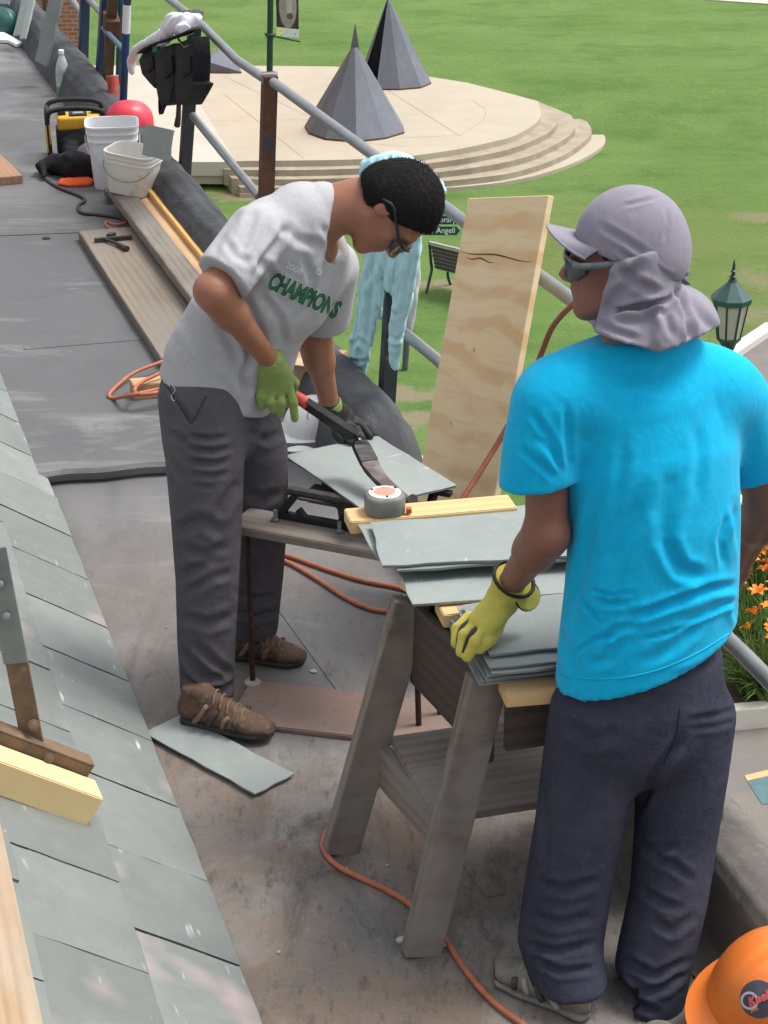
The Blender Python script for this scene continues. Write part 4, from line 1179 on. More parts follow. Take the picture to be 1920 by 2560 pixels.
armo = mk('arm', strap(ap_[half:], lambda t: .025 - .004 * t, .009), M_CAST, CT, bevel=.004)
g0 = ap_[-1]; g1 = Zp(738, 990, .885); g2 = Zp(700, 965, .915)
mk('grip', MB().tube([g0 - (g1 - g0) * .3, g0.lerp(g1, .4), g1, g2], [.016, .017, .016, .015], 12), plain('red_grip', (.62, .085, .06), .5, 0, .1, 30), CT, smooth=50)
for t in (.60, .68): q = ap_[int(len(ap_) * t)]; mk('bolt', MB().lathe([(.006, 0), (.006, .006), (.003, .008)], 8, q + Vector((.0, -.004, .008))), M_GALV, CT)
mk('pivot', MB().tube([Zp(1030, 1252, .60), Zp(1032, 1248, .69)], .014, 10), M_BLADE, CT, smooth=40)

# the slate lying in the cutter
A_, B_, C_ = Zp(703, 1131, .636), Zp(950, 1093, .636), Zp(1152, 1220, .636)
x = (C_ - B_).normalized(); W_ = (A_ - B_).length; L_ = (C_ - B_).length; y = Vector((-x.y, x.x, 0)); y = y if y.dot(B_ - A_) > 0 else -y
o = link('slate', slate_mesh('slate', L_, (B_ - A_).dot(y), .007, .0022, 77, M_SLATE)); frame(o, (A_ + C_) / 2 - zt * .007, x)
tag(o, 'slate lying in the cutter under the curved arm', 'slate')
# the slate trodden on
A_, B_, C_ = Zp(361, 1834, .011), Zp(639, 1988, .011), Zp(752, 1952, .011)
x = (B_ - A_).normalized(); W_ = (C_ - B_).length; L_ = (B_ - A_).length; y = Vector((-x.y, x.x, 0)); y = y if y.dot(C_ - B_) > 0 else -y
o = link('slate', slate_mesh('slate', L_, (C_ - B_).dot(y) * 1.06, .008, .003, 78, M_SLATE)); frame(o, (A_ + B_) / 2 + y * (C_ - B_).dot(y) * .53 + zt * -.004, x)
tag(o, 'long slate lying on the deck under the shoe of the man in grey', 'slate')

# ---- plywood sheet leaning on the rail
m = Mt('plywood_face', (.82, .64, .39), .75, 0, .25)
w1 = m.wave(2.6, 7.0, 1.0, (1.15, .55, 1), rot=(0, 0, .10), direction='X', detail=3)
m.mix(m.ramp(w1, .30, .85), (.71, .475, .245), .85)
m.mix(m.ramp(m.noise(2.6, 3, .5, (1.9, .5, 1), dist=1.4), .46, .58), (.82, .655, .42), .75)
m.mix(m.ramp(m.noise(60, 4, .6, (1, .07, 1)), .5, .75), (.62, .41, .21), .45)
m.mix(m.ramp(m.vor(4.2, (1, .9, 1)), .045, .02), (.20, .10, .05), .9)
m.mix(m.ramp(m.noise(2.2, 4), .5, .7), (.80, .62, .38), .5)
m.bump(m.noise(60, 4, .6, (1, .07, 1)), .2, .002)
TLp, TRp = onT(1170, 495, 1.262), onT(1370, 488, 1.262)
BLp = onT(1055, 1170, 1.045)
ex = (TRp - TLp); WW = ex.length; ex.normalize(); ez = (TLp - BLp); ez = (ez - ex * ez.dot(ex)).normalized(); ey = ez.cross(ex)
HH = (TLp.z - .02) / ez.z
# local frame: x along the height (down to up), y across
PX = -ez; PYv = ex; PZ = PX.cross(PYv)
bm = MB().box((0, 0, -.018), (HH, WW, 0))
me_o = link('plywood_sheet', raw('plywood_sheet', bm, m.m)); M = Matrix((PX, PYv, PZ)).transposed().to_4x4(); M.translation = TLp; me_o.matrix_world = M
bv = me_o.modifiers.new('b', 'BEVEL'); bv.width = .002; bv.segments = 1
tag(me_o, 'new plywood sheet leaning against the guardrail between the two men', 'plywood')
sgn = 1 if (Vector((0, 0, CAM_H)) - TLp).dot(PZ) > 0 else -1
for k, (t0, y0_, y1, j) in enumerate([(.185, .0, .97, .020), (.205, .12, .50, .010)]):
    pts = [Vector((HH * t0 * .72 + .004 * math.sin(9 * q) + j * q, WW * (y0_ + (y1 - y0_) * q), (.0012 if sgn > 0 else -.0192))) for q in [i / 10 for i in range(11)]]
    vs = []
    for i, p in enumerate(pts): w = .0022 * math.sin(math.pi * (i + .5) / 11); vs += [p - Vector((w, 0, 0)), p + Vector((w, 0, 0))]
    c_ = link('crack', raw('crack', MB().add(vs, [(2 * i, 2 * i + 1, 2 * i + 3, 2 * i + 2) for i in range(10)]), plain('crack_dark_%d' % k, (.12, .065, .03), .9)), me_o)

# ---- cords
def cord(px, r, mat, label, name='extension_cord', n=7):
    pts = [Zp(p[0], p[1], p[2]) if len(p) == 3 else p[0] for p in px]
    return tag(mk(name, MB().tube(spline(pts, n), r, 8), mat, smooth=True), label, 'cord')
cord([(1500, 1850, .02), (1300, 1880, .008), (1090, 1915, .008), (962, 1950, .008), (905, 1995, .008), (845, 2045, .008), (812, 2090, .008), (812, 2130, .008), (855, 2172, .008), (960, 2222, .008), (1025, 2262, .008), (1100, 2330, .008), (1160, 2420, .008), (1230, 2502, .008), (1330, 2580, .008), (1400, 2640, .008)], .0075, M_ORANGE_CORD, 'orange extension cord looping round the near sawhorse legs')
cord([(560, 1370, .01), (700, 1385, .009), (800, 1418, .009), (900, 1450, .009), (990, 1468, .009), (1060, 1490, .009), (1080, 1515, .009), (1040, 1528, .009), (975, 1529, .009), (920, 1520, .009), (860, 1492, .009), (780, 1440, .009), (695, 1396, .009), (580, 1375, .009)], .0075, M_ORANGE_CORD, 'orange cord lying doubled behind the cutter legs')
cord([(470, 880, .08), (400, 906, .10), (335, 932, .085), (292, 965, .07), (273, 988, .063), (285, 996, .063), (330, 987, .12), (395, 973, .125), (450, 960, .12), (430, 925, .15), (380, 942, .14), (345, 962, .13), (337, 978, .125), (352, 986, .122), (400, 980, .124), (470, 965, .12)], .0075, M_ORANGE_CORD, 'orange cord looped over the wood block behind the man in grey')
cord([(98, 420, DZ + .03), (105, 440, DZ + .009), (145, 468, DZ + .009), (200, 490, DZ + .009), (212, 502, DZ + .009), (196, 514, DZ + .009), (205, 532, DZ + .009), (255, 538, DZ + .009), (300, 545, DZ + .009), (318, 555, DZ + .009)], .0085, plain('brown_cord', (.07, .045, .04), .7), 'dark brown cord trailing across the far deck from the bag')
cord([(318, 556, DZ + .02), (290, 562, DZ + .009), (265, 555, DZ + .009), (275, 572, DZ + .012), (320, 575, DZ + .02), (345, 590, DZ + .012), (400, 665, DZ + .012), (420, 690, DZ + .012), (410, 712, DZ + .012), (440, 720, DZ + .012)], .0075, M_ORANGE_CORD, 'orange cord end tangled between the planks')
pc = [(onplane(1440, 752, Vector((0, 4.9, 0)), Vector((0, 1, 0))),), (onplane(1385, 812, Vector((0, 4.95, 0)), Vector((0, 1, 0))),), (onplane(1355, 880, Vector((0, 5.0, 0)), Vector((0, 1, 0))),), (onplane(1320, 970, Vector((0, 5.0, 0)), Vector((0, 1, 0))),), (onplane(1258, 1085, Vector((0, 5.0, 0)), Vector((0, 1, 0))),), (onplane(1200, 1180, Vector((0, 4.95, 0)), Vector((0, 1, 0))),), (onplane(1155, 1250, Vector((0, 4.9, 0)), Vector((0, 1, 0))),), (onplane(1110, 1330, Vector((0, 4.85, 0)), Vector((0, 1, 0))),), (onplane(1085, 1480, Vector((0, 4.85, 0)), Vector((0, 1, 0))),), (Zp(1075, 1640, .01),)]
cord(pc, .008, plain('brick_cord', (.33, .11, .065), .6, 0, .15, 30, .1), 'brick-red cord hanging down in front of the plywood sheet')

# ---- planks, hammer and blocks on the walkway
def deckplank(px0, px1, ztop, w, t, mat, label, ext0=0.0, ext1=0.0, up=(0, 0, 1), group=None):
    a, b_ = Zp(px0[0], px0[1], ztop), Zp(px1[0], px1[1], ztop); d = (b_ - a).normalized(); a = a - d * ext0; b_ = b_ + d * ext1
    upv = Vector(up); 
    return tag(plank('plank', a - upv.normalized() * t, b_ - upv.normalized() * t, w, t, mat, up, .003, None, .0015), label, 'plank', group)
deckplank((264, 572), (458, 850), DZ + .045, .27, .045, M_OLD, 'wide weathered board on the walkway with a hammer on it', 0, .2)
deckplank((300, 470), (505, 735), DZ + .115, .115, .045, M_OLDER, 'grey weathered plank on edge of the far deck, under the short bucket', .05, .3)
deckplank((352, 480), (560, 735), DZ + .10, .14, .03, M_TAN, 'tan board lying between the grey plank and the parapet', .1, .3)
deckplank((396, 472), (575, 690), DZ + .13, .11, .03, wood('yellow_pine', (.66, .42, .15), (.56, .32, .10), 1.0), 'yellow pine plank lying against the wrapped parapet', .05, .3)
deckplank((330, 480), (520, 745), DZ + .06, .30, .06, M_BLACK if False else M_OLDER, 'sleeper board beneath the stacked planks', .0, .3) if False else None
for i, (px, py) in enumerate(((345, 500), (500, 690))):
    c_ = Zp(px, py, DZ); tag(mk('timber_bearer', MB().bar(c_ - BX * .17 + zt * .034, c_ + BX * .14 + zt * .034, .09, .068), M_OLDER, bevel=.003), ['timber bearer under the far end of the stacked planks', 'timber bearer under the near end of the stacked planks'][i], 'timber block')
deckplank((-60, 360), (18, 440), DZ + .045, .16, .045, wood('brown_plank', (.36, .22, .14), (.26, .15, .09), 1.0), 'brown plank end at the left edge of the far deck', .4, .02)
# slater's hammer
hz = DZ + .047
hm = empty('slate_hammer', Zp(275, 600, hz), 'slate hammer with a long thin head lying on the wide weathered board', 'hammer')
M_HST = plain('hammer_steel', (.07, .062, .06), .5, .5, .2, 40)
mk('head', MB().bar(Zp(236, 600, hz + .012), Zp(330, 592, hz + .012), .022, .018), M_HST, hm, bevel=.003)
mk('handle', MB().tube([Zp(262, 598, hz + .012), Zp(290, 608, hz + .012), Zp(318, 622, hz + .013)], [.008, .009, .014], 10), plain('hammer_handle', (.05, .035, .03), .6), hm, smooth=50)
mk('claw', MB().bar(Zp(272, 590, hz + .012), Zp(284, 584, hz + .012), .03, .016), M_HST, hm, bevel=.003)
# wood block by the cord
c_ = Zp(375, 1000, DZ)
tag(plank('wood_block', Zp(330, 992, DZ), Zp(330, 992, DZ) + BX * .17, .085, .062, M_TAN, (0, 0, 1), .003), 'tan wood block under the looped orange cord', 'wood block')

# ---- buckets
def sq(n=40, p=5.0):
    out = []
    for k in range(n):
        a = 2 * math.pi * k / n; c_, s_ = math.cos(a), math.sin(a)
        r = (abs(c_) ** p + abs(s_) ** p) ** (-1 / p); out.append((r * c_, r * s_))
    return out
def bucket(px, py, z, hgt, r0, r1, yaw, tilt, label, mat, depth=.03, handle='front'):
    base = Zp(px, py, z); o = empty('bucket', base, label, 'bucket', 'white buckets by the far planks')
    sh = sq(); n = len(sh)
    Rm = Matrix.Rotation(yaw, 3, 'Z') @ Matrix.Rotation(tilt, 3, 'Y')
    prof = [(r0 * .96, 0), (r0, .01), (r0 + (r1 - r0) * .72, hgt * .74), (r1 * 1.0, hgt * .75), (r1 * 1.0, hgt * .775), (r1 * .965, hgt * .78), (r1 * .975, hgt * .86), (r1 * 1.03, hgt * .865), (r1 * 1.03, hgt * .885), (r1 * .985, hgt * .89), (r1 * 1.0, hgt * .965), (r1 * 1.06, hgt * .97), (r1 * 1.06, hgt), (r1 * .97, hgt), (r1 * .95, hgt * .9), (r1 * .86, hgt * (1 - .55)), (r0 * .85, hgt * .16)]
    mb = MB(); vs = [base + Rm @ Vector((x * r, y * r, q)) for r, q in prof for x, y in sh]; m_ = len(prof)
    mb.add(vs, [tuple(range(n))[::-1], tuple((m_ - 1) * n + i for i in range(n))] + [(j * n + i, j * n + (i + 1) % n, (j + 1) * n + (i + 1) % n, (j + 1) * n + i) for j in range(m_ - 1) for i in range(n)])
    mk('shell', mb, mat, o, smooth=35)
    hz_ = hgt * .80
    arc = [base + Rm @ Vector((math.cos(a) * r1 * 1.07, -r1 * 1.09 * math.sin(a) ** .35 if 0 < a < math.pi - .01 else 0, hz_ - math.sin(a) * hgt * .42)) for a in [math.pi * k / 14 for k in range(15)]]
    mk('handle', MB().tube(arc, .0028, 6), M_GALV if 'short' in label else plain('bucket_wire', (.6, .6, .62), .4, .3), o, smooth=True)
    return o, base, Rm
def stained(name, col, stain, amt, sc):
    m = Mt(name, col, .45, 0, .4); m.mix(m.ramp(m.noise(sc, 5, .65), .60, .68), stain, amt).mix(m.ramp(m.noise(2.5, 3), .4, .7), tuple(x * .9 for x in col), .6); return m.m
b1, bb1, bR1 = bucket(288, 462, DZ, .345, .112, .137, R(8), 0, 'tall white square bucket with a red round mark beside the radio', stained('bucket_white', (.80, .81, .82), (.75, .55, .45), .35, 6))
M_REDDOT = plain('bucket_red_mark', (.62, .16, .13), .6)
q = bb1 + bR1 @ Vector((.0, -.130, .19)); vs = []; mb = MB()
mb.lathe([(.038, 0), (.038, .004)], 24, q + Vector((0, -.004, 0)), axis=(.05, -1, .12)); mk('red_mark', mb, M_REDDOT, b1)
bucket(330, 476, DZ + .117, .215, .105, .128, R(-16), R(7), 'short cream bucket with dried grout, standing on the grey plank', stained('bucket_cream', (.76, .73, .66), (.42, .33, .23), .8, 4.2))

# ---- jobsite radio
rb = Zp(195, 392, DZ)
rd_ = empty('jobsite_radio', rb, 'yellow and black jobsite radio inside a black roll cage', 'radio')
M_YEL = plain('radio_yellow', (.75, .42, .04), .5, 0, .08, 10, .1)
ry = R(10); rx_ = Vector((math.cos(ry), math.sin(ry), 0)); ryv = Vector((-math.sin(ry), math.cos(ry), 0))
def Q(x, y, z): return rb + rx_ * x + ryv * y + zt * z
W2, D2, H2 = .155, .12, .290
def rbox(name, lo, hi, mat, bev=.012):
    c8 = [Q(lo[0], lo[1], lo[2]), Q(hi[0], lo[1], lo[2]), Q(hi[0], hi[1], lo[2]), Q(lo[0], hi[1], lo[2]), Q(lo[0], lo[1], hi[2]), Q(hi[0], lo[1], hi[2]), Q(hi[0], hi[1], hi[2]), Q(lo[0], hi[1], hi[2])]
    return mk(name, MB().hexa(c8), mat, rd_, bevel=bev, seg=3, smooth=50)
rbox('body', (-.115, -.07, .03), (.14, .08, .18), M_BLACK, .02)
rbox('top_shell', (-.105, -.075, .17), (.135, .085, .245), M_YEL, .018)
rbox('display', (-.035, -.055, .240), (.065, .045, .256), M_BLACK, .006)
rbox('screen', (-.015, -.03, .254), (.045, .005, .259), plain('lcd_grey', (.40, .40, .39), .3), .002)
mk('carry_grip', MB().tube([Q(-.10, .0, .252), Q(-.055, .0, .258)], .022, 12), M_BLACK, rd_, smooth=50)
mk('carry_grip', MB().tube([Q(.09, .02, .252), Q(.13, .02, .258)], .024, 12), M_BLACK, rd_, smooth=50)
for y in (-D2, D2):
    mk('cage_hoop', MB().tube(spline([Q(-W2, y, .02), Q(-W2 - .005, y, .15), Q(-W2, y, H2 - .02), Q(-W2 + .05, y, H2 + .01), Q(.0, y, H2 + .015), Q(W2 - .03, y, H2), Q(W2, y, H2 - .05), Q(W2, y, .02)], 5), .014, 10), M_BLACK, rd_, smooth=True)
for x, z in ((-W2, H2 - .02), (W2, H2 - .05), (-W2, .02), (W2, .02)):
    mk('cage_bar', MB().tube([Q(x, -D2, z), Q(x, D2, z)], .014, 10), M_BLACK, rd_, smooth=True)
rbox('side_pad', (-W2 - .018, -D2 - .012, .06), (-W2 + .006, -D2 + .02, .22), M_YEL, .006)

# ---- hard hats
def hard_hat(name, base, up, fwd, col, label, r=(.118, .142, .150), ridges=3, matname=None, brim=.045, group=None):
    """base: centre of the brim plane; fwd: direction of the peak"""
    up, fwd = Vector(up).normalized(), Vector(fwd); fwd = (fwd - up * fwd.dot(up)).normalized(); sd = fwd.cross(up)
    o = empty('hard_hat', base, label, 'hard hat', group)
    mat = plain(matname or name, col, .38, 0, .06, 5, .05, .5)
    mb = MB(); rows = []
    NA, NE = 48, 16
    for e in range(NE + 1):
        ph = math.pi / 2 * e / NE; row = []
        for k in range(NA):
            a = 2 * math.pi * k / NA
            x, y = math.sin(a), math.cos(a); rr = math.cos(ph) ** .78; zz = math.sin(ph) ** .92
            px, py = r[0] * x * rr, r[1] * y * rr; z = r[2] * zz
            for c0, wd in ((0, .018), (-.042, .007), (.042, .007))[:ridges]:
                h = math.exp(-((px - c0) / wd) ** 2) * (.008 if c0 == 0 else .004) * (1 if py > -r[1] * .85 else 0) * min(1, 2.2 * zz); z += h; py *= 1 + h * .3
            row.append(base + sd * px + fwd * py + up * z)
        rows.append(row)
    vs = [p for q in rows for p in q]; fs = []
    for e in range(NE):
        for k in range(NA): fs.append((e * NA + k, e * NA + (k + 1) % NA, (e + 1) * NA + (k + 1) % NA, (e + 1) * NA + k))
    mk('dome', MB().add(vs, fs), mat, o, smooth=True)
    mb = MB(); vs = []
    for rr, dz in ((1.0, .004), (1.0, -.006), (1, -.004)):
        for k in range(NA):
            a = 2 * math.pi * k / NA; x, y = math.sin(a), math.cos(a)
            wpk = (.012 + brim * max(0, y) ** 1.5) if dz != .004 else 0
            if dz == -.004: wpk *= .985
            vs.append(base + sd * (r[0] + wpk * .8) * x + fwd * (r[1] + wpk) * y + up * (dz - (.012 * max(0, y) ** 2 if dz != .004 else 0) - (.006 if dz == -.004 else 0)))
    fs = [(e * NA + k, e * NA + (k + 1) % NA, (e + 1) * NA + (k + 1) % NA, (e + 1) * NA + k) for e in range(2) for k in range(NA)]
    mk('brim', MB().add(vs, fs), mat, o, smooth=40)
    return o, sd, fwd, up
oh = Zp(1928, 2492, .10)
oh = Vector((oh.x, oh.y, .10))
OH, osd, ofw, oup = hard_hat('hat_orange', oh, (.10, -.25, .95), (-.75, -.55, .0), (.78, .20, .030), 'orange hard hat with a round dark sticker at the bottom right corner', (.128, .150, .158), 3)
hard_hat('hat_red', Zp(322, 318, DZ + .20) + Vector((.0, .0, 0)), (.12, -.1, 1), (.9, .25, -.1), (.72, .045, .075), 'red hard hat lying on the radio behind the tall bucket', (.12, .142, .15), 1)
hard_hat('hat_white', Zp(780, 1068, DZ + .012), (.06, -.10, 1), (-.62, -.78, 0), (.80, .80, .80), 'white hard hat with its peak down, nearer of the two by the parapet', (.100, .122, .118), 1, brim=.060, group='white hard hats by the parapet')
hard_hat('hat_white2', Zp(852, 1030, DZ + .012), (-.05, -.12, 1), (.80, -.60, 0), (.80, .80, .80), 'white hard hat behind the bent arm, farther of the two by the parapet', (.100, .122, .118), 1, brim=.060, group='white hard hats by the parapet')
hard_hat('hat_green', Zp(10, 72, DZ + .03), (.1, -.2, 1), (.6, -.6, 0), (.012, .085, .075), 'dark green hard hat at the top left corner of the deck', (.125, .15, .155), 1)
# sticker on the orange hat, laid on the shell
def drape(vs2, obj_dome, org, ex_, ey_, off=.002):
    bm = bmesh.new(); bm.from_mesh(obj_dome.data); bv = BVHTree.FromBMesh(bm); bm.free()
    base = wloc(obj_dome); out = []
    for x, y in vs2:
        p = org + ex_ * x + ey_ * y; n = ex_.cross(ey_).normalized()
        h, nn, i, d = bv.ray_cast(p + n * .15 - base, -n, .4)
        out.append((h + base + n * off) if h is not None else p)
    return out
dome = [c_ for c_ in OH.children if c_.name.startswith('dome')][0]
view = (Vector((0, 0, CAM_H)) - oh).normalized(); ex_ = Vector((1, 0, 0)); ex_ = (ex_ - view * ex_.dot(view)).normalized(); ey_ = view.cross(ex_)
cpt = onplane(1897, 2498, oh + view * .13, view)
def ringpoly(r0, r1, n=40): 
    return [(r * math.cos(2 * math.pi * k / n), r * math.sin(2 * math.pi * k / n)) for r in (r0, r1) for k in range(n)], [(k, (k + 1) % n, n + (k + 1) % n, n + k) for k in range(n)]
v2, f2 = ringpoly(.0008, .0385); mk('sticker', (drape(v2, dome, cpt, ex_, ey_, .0015), f2), plain('sticker_dark', (.075, .07, .10), .5), OH, fixn=False)
v2, f2 = ringpoly(.0135, .0185); mk('sticker_ring', (drape(v2, dome, cpt - ex_ * .019 - ey_ * .003, ex_, ey_, .003), f2), plain('sticker_silver', (.55, .56, .60), .4), OH, fixn=False)
vs, fs = text_mesh('Keeler', .024, 0, shear=.3, bold=.0012)
ca, sa = math.cos(R(22)), math.sin(R(22)); v2 = [((v.x - .024) * ca - (v.y - .006) * sa, (v.x - .024) * sa + (v.y - .006) * ca) for v in vs]
mk('sticker_script', (drape(v2, dome, cpt, ex_, ey_, .0045), fs), plain('sticker_red', (.70, .12, .12), .5), OH, fixn=False)
# red swash on the nearer white hat
wh = [o for o in bpy.data.objects if o.name.startswith('hard_hat') and 'nearer of the two' in o.get('label', '')][0]
wd_ = [c_ for c_ in wh.children if c_.name.startswith('dome')][0]
vw = (Vector((0, 0, CAM_H)) - wh.location).normalized(); wx = (Vector((1, 0, 0)) - vw * vw.x).normalized(); wy = vw.cross(wx)
n_ = 14; v2 = [(r * math.cos(R(70 + 150 * k / n_)), r * math.sin(R(70 + 150 * k / n_))) for r in (.019, .023) for k in range(n_ + 1)]
mk('red_mark', (drape(v2, wd_, onplane(782, 1040, wh.location + vw * .1, vw), wx, wy, .002), [(k, k + 1, n_ + 2 + k, n_ + 1 + k) for k in range(n_)]), M_REDDOT, wh, fixn=False)

# ---- soft things: bag, vest, jacket, tool belt, towel
def soft(name, lo, hi, h, build, mat, label=None, cat=None, smooth=3, wr=0.0, wsc=30, parent=None):
    f = Field(lo, hi, h); build(f)
    if wr: f.addn(lambda X, Y, Z: (wr * (np.sin(X * wsc + 1.3 * np.sin(Z * wsc * .7)) * np.sin(Z * wsc * .8 + Y * wsc) + .6 * np.sin(X * wsc * 2.1 + Y * wsc * 1.7 + Z * wsc * 1.2))).astype(np.float32))
    V, Qd = f.mesh(smooth)
    o = skin_obj(name, (V, Qd), mat, parent)
    return tag(o, label, cat) if label else o
def bbox(pts, m):
    a = np.array([list(p) for p in pts]); return a.min(0) - m, a.max(0) + m
# black bag with straps
M_BAG = cloth('black_bag_cloth', (.022, .022, .026), var=.4, bump=.5).m
bp_ = [Zp(105, 418, DZ + .05), Zp(140, 410, DZ + .05), Zp(190, 415, DZ + .07), Zp(235, 420, DZ + .06), Zp(170, 350, DZ + .09), Zp(215, 350, DZ + .12)]
lo, hi = bbox(bp_, .16)
def f_(f):
    f.cap(bp_[0], bp_[1], .035, .05, .03).cap(bp_[1], bp_[2], .05, .075, .04).cap(bp_[2], bp_[3], .075, .06, .04).cap(bp_[4], bp_[5], .05, .07, .04).cap(bp_[2], bp_[4], .05, .05, .04)
    f.cap(Zp(98, 405, DZ + .06), Zp(112, 440, DZ + .03), .016, .014, .02)
soft('tool_bag', lo, hi, .012, f_, M_BAG, 'slumped black cloth bag in front of the radio', 'bag', 2, .006, 38)
M_GREYC = cloth('grey_cloth', (.16, .15, .165), var=.25, bump=.5).m
gp = [Zp(205, 395, DZ + .07), Zp(232, 385, DZ + .08), Zp(236, 405, DZ + .06)]
lo, hi = bbox(gp, .14)
soft('grey_garment', lo, hi, .012, lambda f: f.cap(gp[0] - Vector((0, .05, 0)), gp[1] - Vector((0, .06, 0)), .055, .075, .04).cap(gp[1] - Vector((0, .06, 0)), gp[2] - Vector((0, .06, 0)), .075, .06, .04), M_GREYC, 'crumpled grey garment between the black bag and the tall bucket', 'garment', 2, .005, 45)
M_VEST = cloth('orange_vest', (.80, .12, .025), var=.15, bump=.4).m
vp = [Zp(150, 455, DZ + .01), Zp(225, 455, DZ + .01)]
lo, hi = bbox(vp, .14)
soft('safety_vest', lo, hi, .008, lambda f: f.loft([(vp[0], .05, .012), (vp[0].lerp(vp[1], .4), .085, .02), (vp[1], .07, .02)], Vector((0, 1, 0)), .02), M_VEST, 'folded bright orange vest on the deck in front of the buckets', 'vest', 2, .003, 60)
# tool belt on the dark post
M_LEATH = cloth('black_leather', (.020, .020, .023), rough=.7, var=.3, bump=.6).m
TT = 1.235
def tbp(px, py, t=TT): return onT(px, py, t)
tbelt = empty('tool_belt', tbp(440, 310), 'black tool belt with pouches hanging from the dark guard post', 'tool belt')
def f_(f):
    f.loft([(tbp(470, 95), .05, .04), (tbp(420, 125), .075, .05), (tbp(375, 150), .075, .05)], AX, .03)
    f.loft([(tbp(372, 150), .06, .05), (tbp(368, 185), .072, .055), (tbp(384, 215), .035, .035)], AX, .02)
    f.loft([(tbp(425, 150), .07, .05), (tbp(412, 205), .062, .055), (tbp(412, 250), .035, .04)], AX, .03)
    f.loft([(tbp(455, 160), .06, .05), (tbp(450, 220), .06, .055), (tbp(452, 262), .05, .045)], AX, .02)
    f.cap(tbp(475, 205), tbp(488, 212), .035, .015, .02).cap(tbp(400, 200), tbp(398, 262), .045, .018, .03)
def pouch(pxs, t0, t1, nm='pouch'):
    P = [tbp(x, y, t0) for x, y in pxs]
    return mk(nm, MB().prism(P, BX * (t1 - t0)), M_LEATH, tbelt, bevel=.010, smooth=40)
pouch([(346, 150), (360, 124), (384, 116), (388, 150), (386, 222), (376, 212), (354, 186)], 1.17, 1.25)
pouch([(386, 128), (430, 108), (436, 160), (432, 215), (420, 258), (398, 266), (390, 222)], 1.16, 1.25)
pouch([(434, 112), (478, 92), (482, 150), (480, 205), (491, 211), (478, 236), (462, 264), (440, 262), (436, 215)], 1.165, 1.255)
pouch([(392, 150), (428, 138), (430, 180), (412, 196), (394, 186)], 1.148, 1.162, 'pouch_flap')
pouch([(440, 150), (474, 140), (474, 182), (456, 192), (441, 186)], 1.153, 1.167, 'pouch_flap')
pouch([(350, 152), (380, 140), (382, 170), (366, 182), (352, 172)], 1.158, 1.172, 'pouch_flap')
mk('belt_strap', strap(spline([tbp(352, 132, 1.165), tbp(385, 112, 1.155), tbp(430, 96, 1.15), tbp(478, 78, 1.17), tbp(486, 70, 1.24)], 5), lambda t: .022, .004), M_LEATH, tbelt, bevel=.001)
mk('loop_strap', strap(spline([tbp(400, 250, 1.16), tbp(402, 285, 1.17), tbp(412, 262, 1.17)], 5), lambda t: .010, .003), M_LEATH, tbelt, bevel=.001)
mk('hammer_handle', MB().tube([tbp(447, 262), tbp(446, 290), tbp(443, 313)], [.013, .014, .018], 10), plain('handle_dark_wood', (.075, .055, .04), .6), tbelt, smooth=50)
bk = [tbp(446, 98, 1.17), tbp(462, 118, 1.17), tbp(474, 113, 1.17)]
mk('buckle', MB().tube(bk, .006, 8), M_GALV, tbelt, smooth=True)
for i, (x, y) in enumerate(((431, 80), (437, 88), (426, 98), (448, 77), (415, 112), (388, 115), (405, 120), (394, 190), (402, 192), (392, 202), (399, 207), (386, 143))):
    mk('rivet', MB().lathe([(.008, 0), (.007, .004), (.003, .006)], 8, tbp(x, y, 1.172), axis=-BX), M_WHITE if i < 5 else M_GALV, tbelt)
mk('green_tab', MB().box(tbp(387, 120, 1.172) - Vector((.012, .004, .022)), tbp(387, 120, 1.172) + Vector((.012, .004, .022))), plain('tab_green', (.06, .35, .12), .6), tbelt, bevel=.002)
M_TOWEL = cloth('white_towel', (.74, .74, .79), var=.08, bump=.6, weave=400).m
tw = [tbp(x, y, t) for x, y, t in ((490, 46, 1.26), (468, 60, 1.22), (430, 62, 1.19), (412, 90, 1.18), (370, 108, 1.18), (342, 124, 1.18), (330, 150, 1.18), (330, 176, 1.18))]
lo, hi = bbox(tw, .12)
def f_(f):
    f.loft([(tw[0], .03, .035), (tw[1], .055, .045), (tw[2], .06, .04), (tw[3], .045, .035), (tw[4], .026, .03), (tw[5], .024, .03), (tw[6], .022, .026), (tw[7], .026, .02)], Vector((0, 0, 1)), .015)
    f.cap(tbp(480, 80, 1.18), tbp(455, 72, 1.18), .03, .03, .03)
soft('towel', lo, hi, .008, f_, M_TOWEL, 'white towel thrown over the tool belt on the guard post', 'towel', 2, .004, 55)
# pale blue jacket over the rail
M_JKT = cloth('pale_blue_jacket', (.44, .72, .78), var=.1, bump=.7); M_JKT.mix(M_JKT.ramp(M_JKT.noise(7, 4), .5, .65), (.46, .66, .67), .7); M_JKT = M_JKT.m
JT = 1.245
def jp(px, py, t=JT): return onT(px, py, t)
jpts = [jp(x, y) for x, y in ((920, 380), (1095, 470), (860, 940), (1040, 930))]
lo, hi = bbox(jpts, .12)
F = Field(lo, hi, .007)
F.loft([(jp(930, 425, 1.29), .045, .05), (jp(990, 425, 1.29), .066, .065), (jp(1050, 452, 1.30), .052, .055), (jp(1092, 478, 1.30), .022, .035)], Vector((0, 0, 1)), .03)
F.loft([(jp(962, 440), .105, .045), (jp(950, 560), .118, .028), (jp(932, 700), .112, .022), (jp(910, 820), .098, .020), (jp(895, 890), .084, .020), (jp(886, 922), .070, .016)], AX, .012)
F.loft([(jp(985, 480), .12, .030), (jp(978, 640), .12, .022), (jp(972, 720), .05, .014)], AX, .012)
F.loft([(jp(1035, 470), .065, .040), (jp(1026, 600), .080, .028), (jp(1006, 740), .070, .024), (jp(990, 830), .058, .020), (jp(985, 895), .034, .018), (jp(988, 918), .018, .014)], AX, .006)
aw = np.array(list(AX))
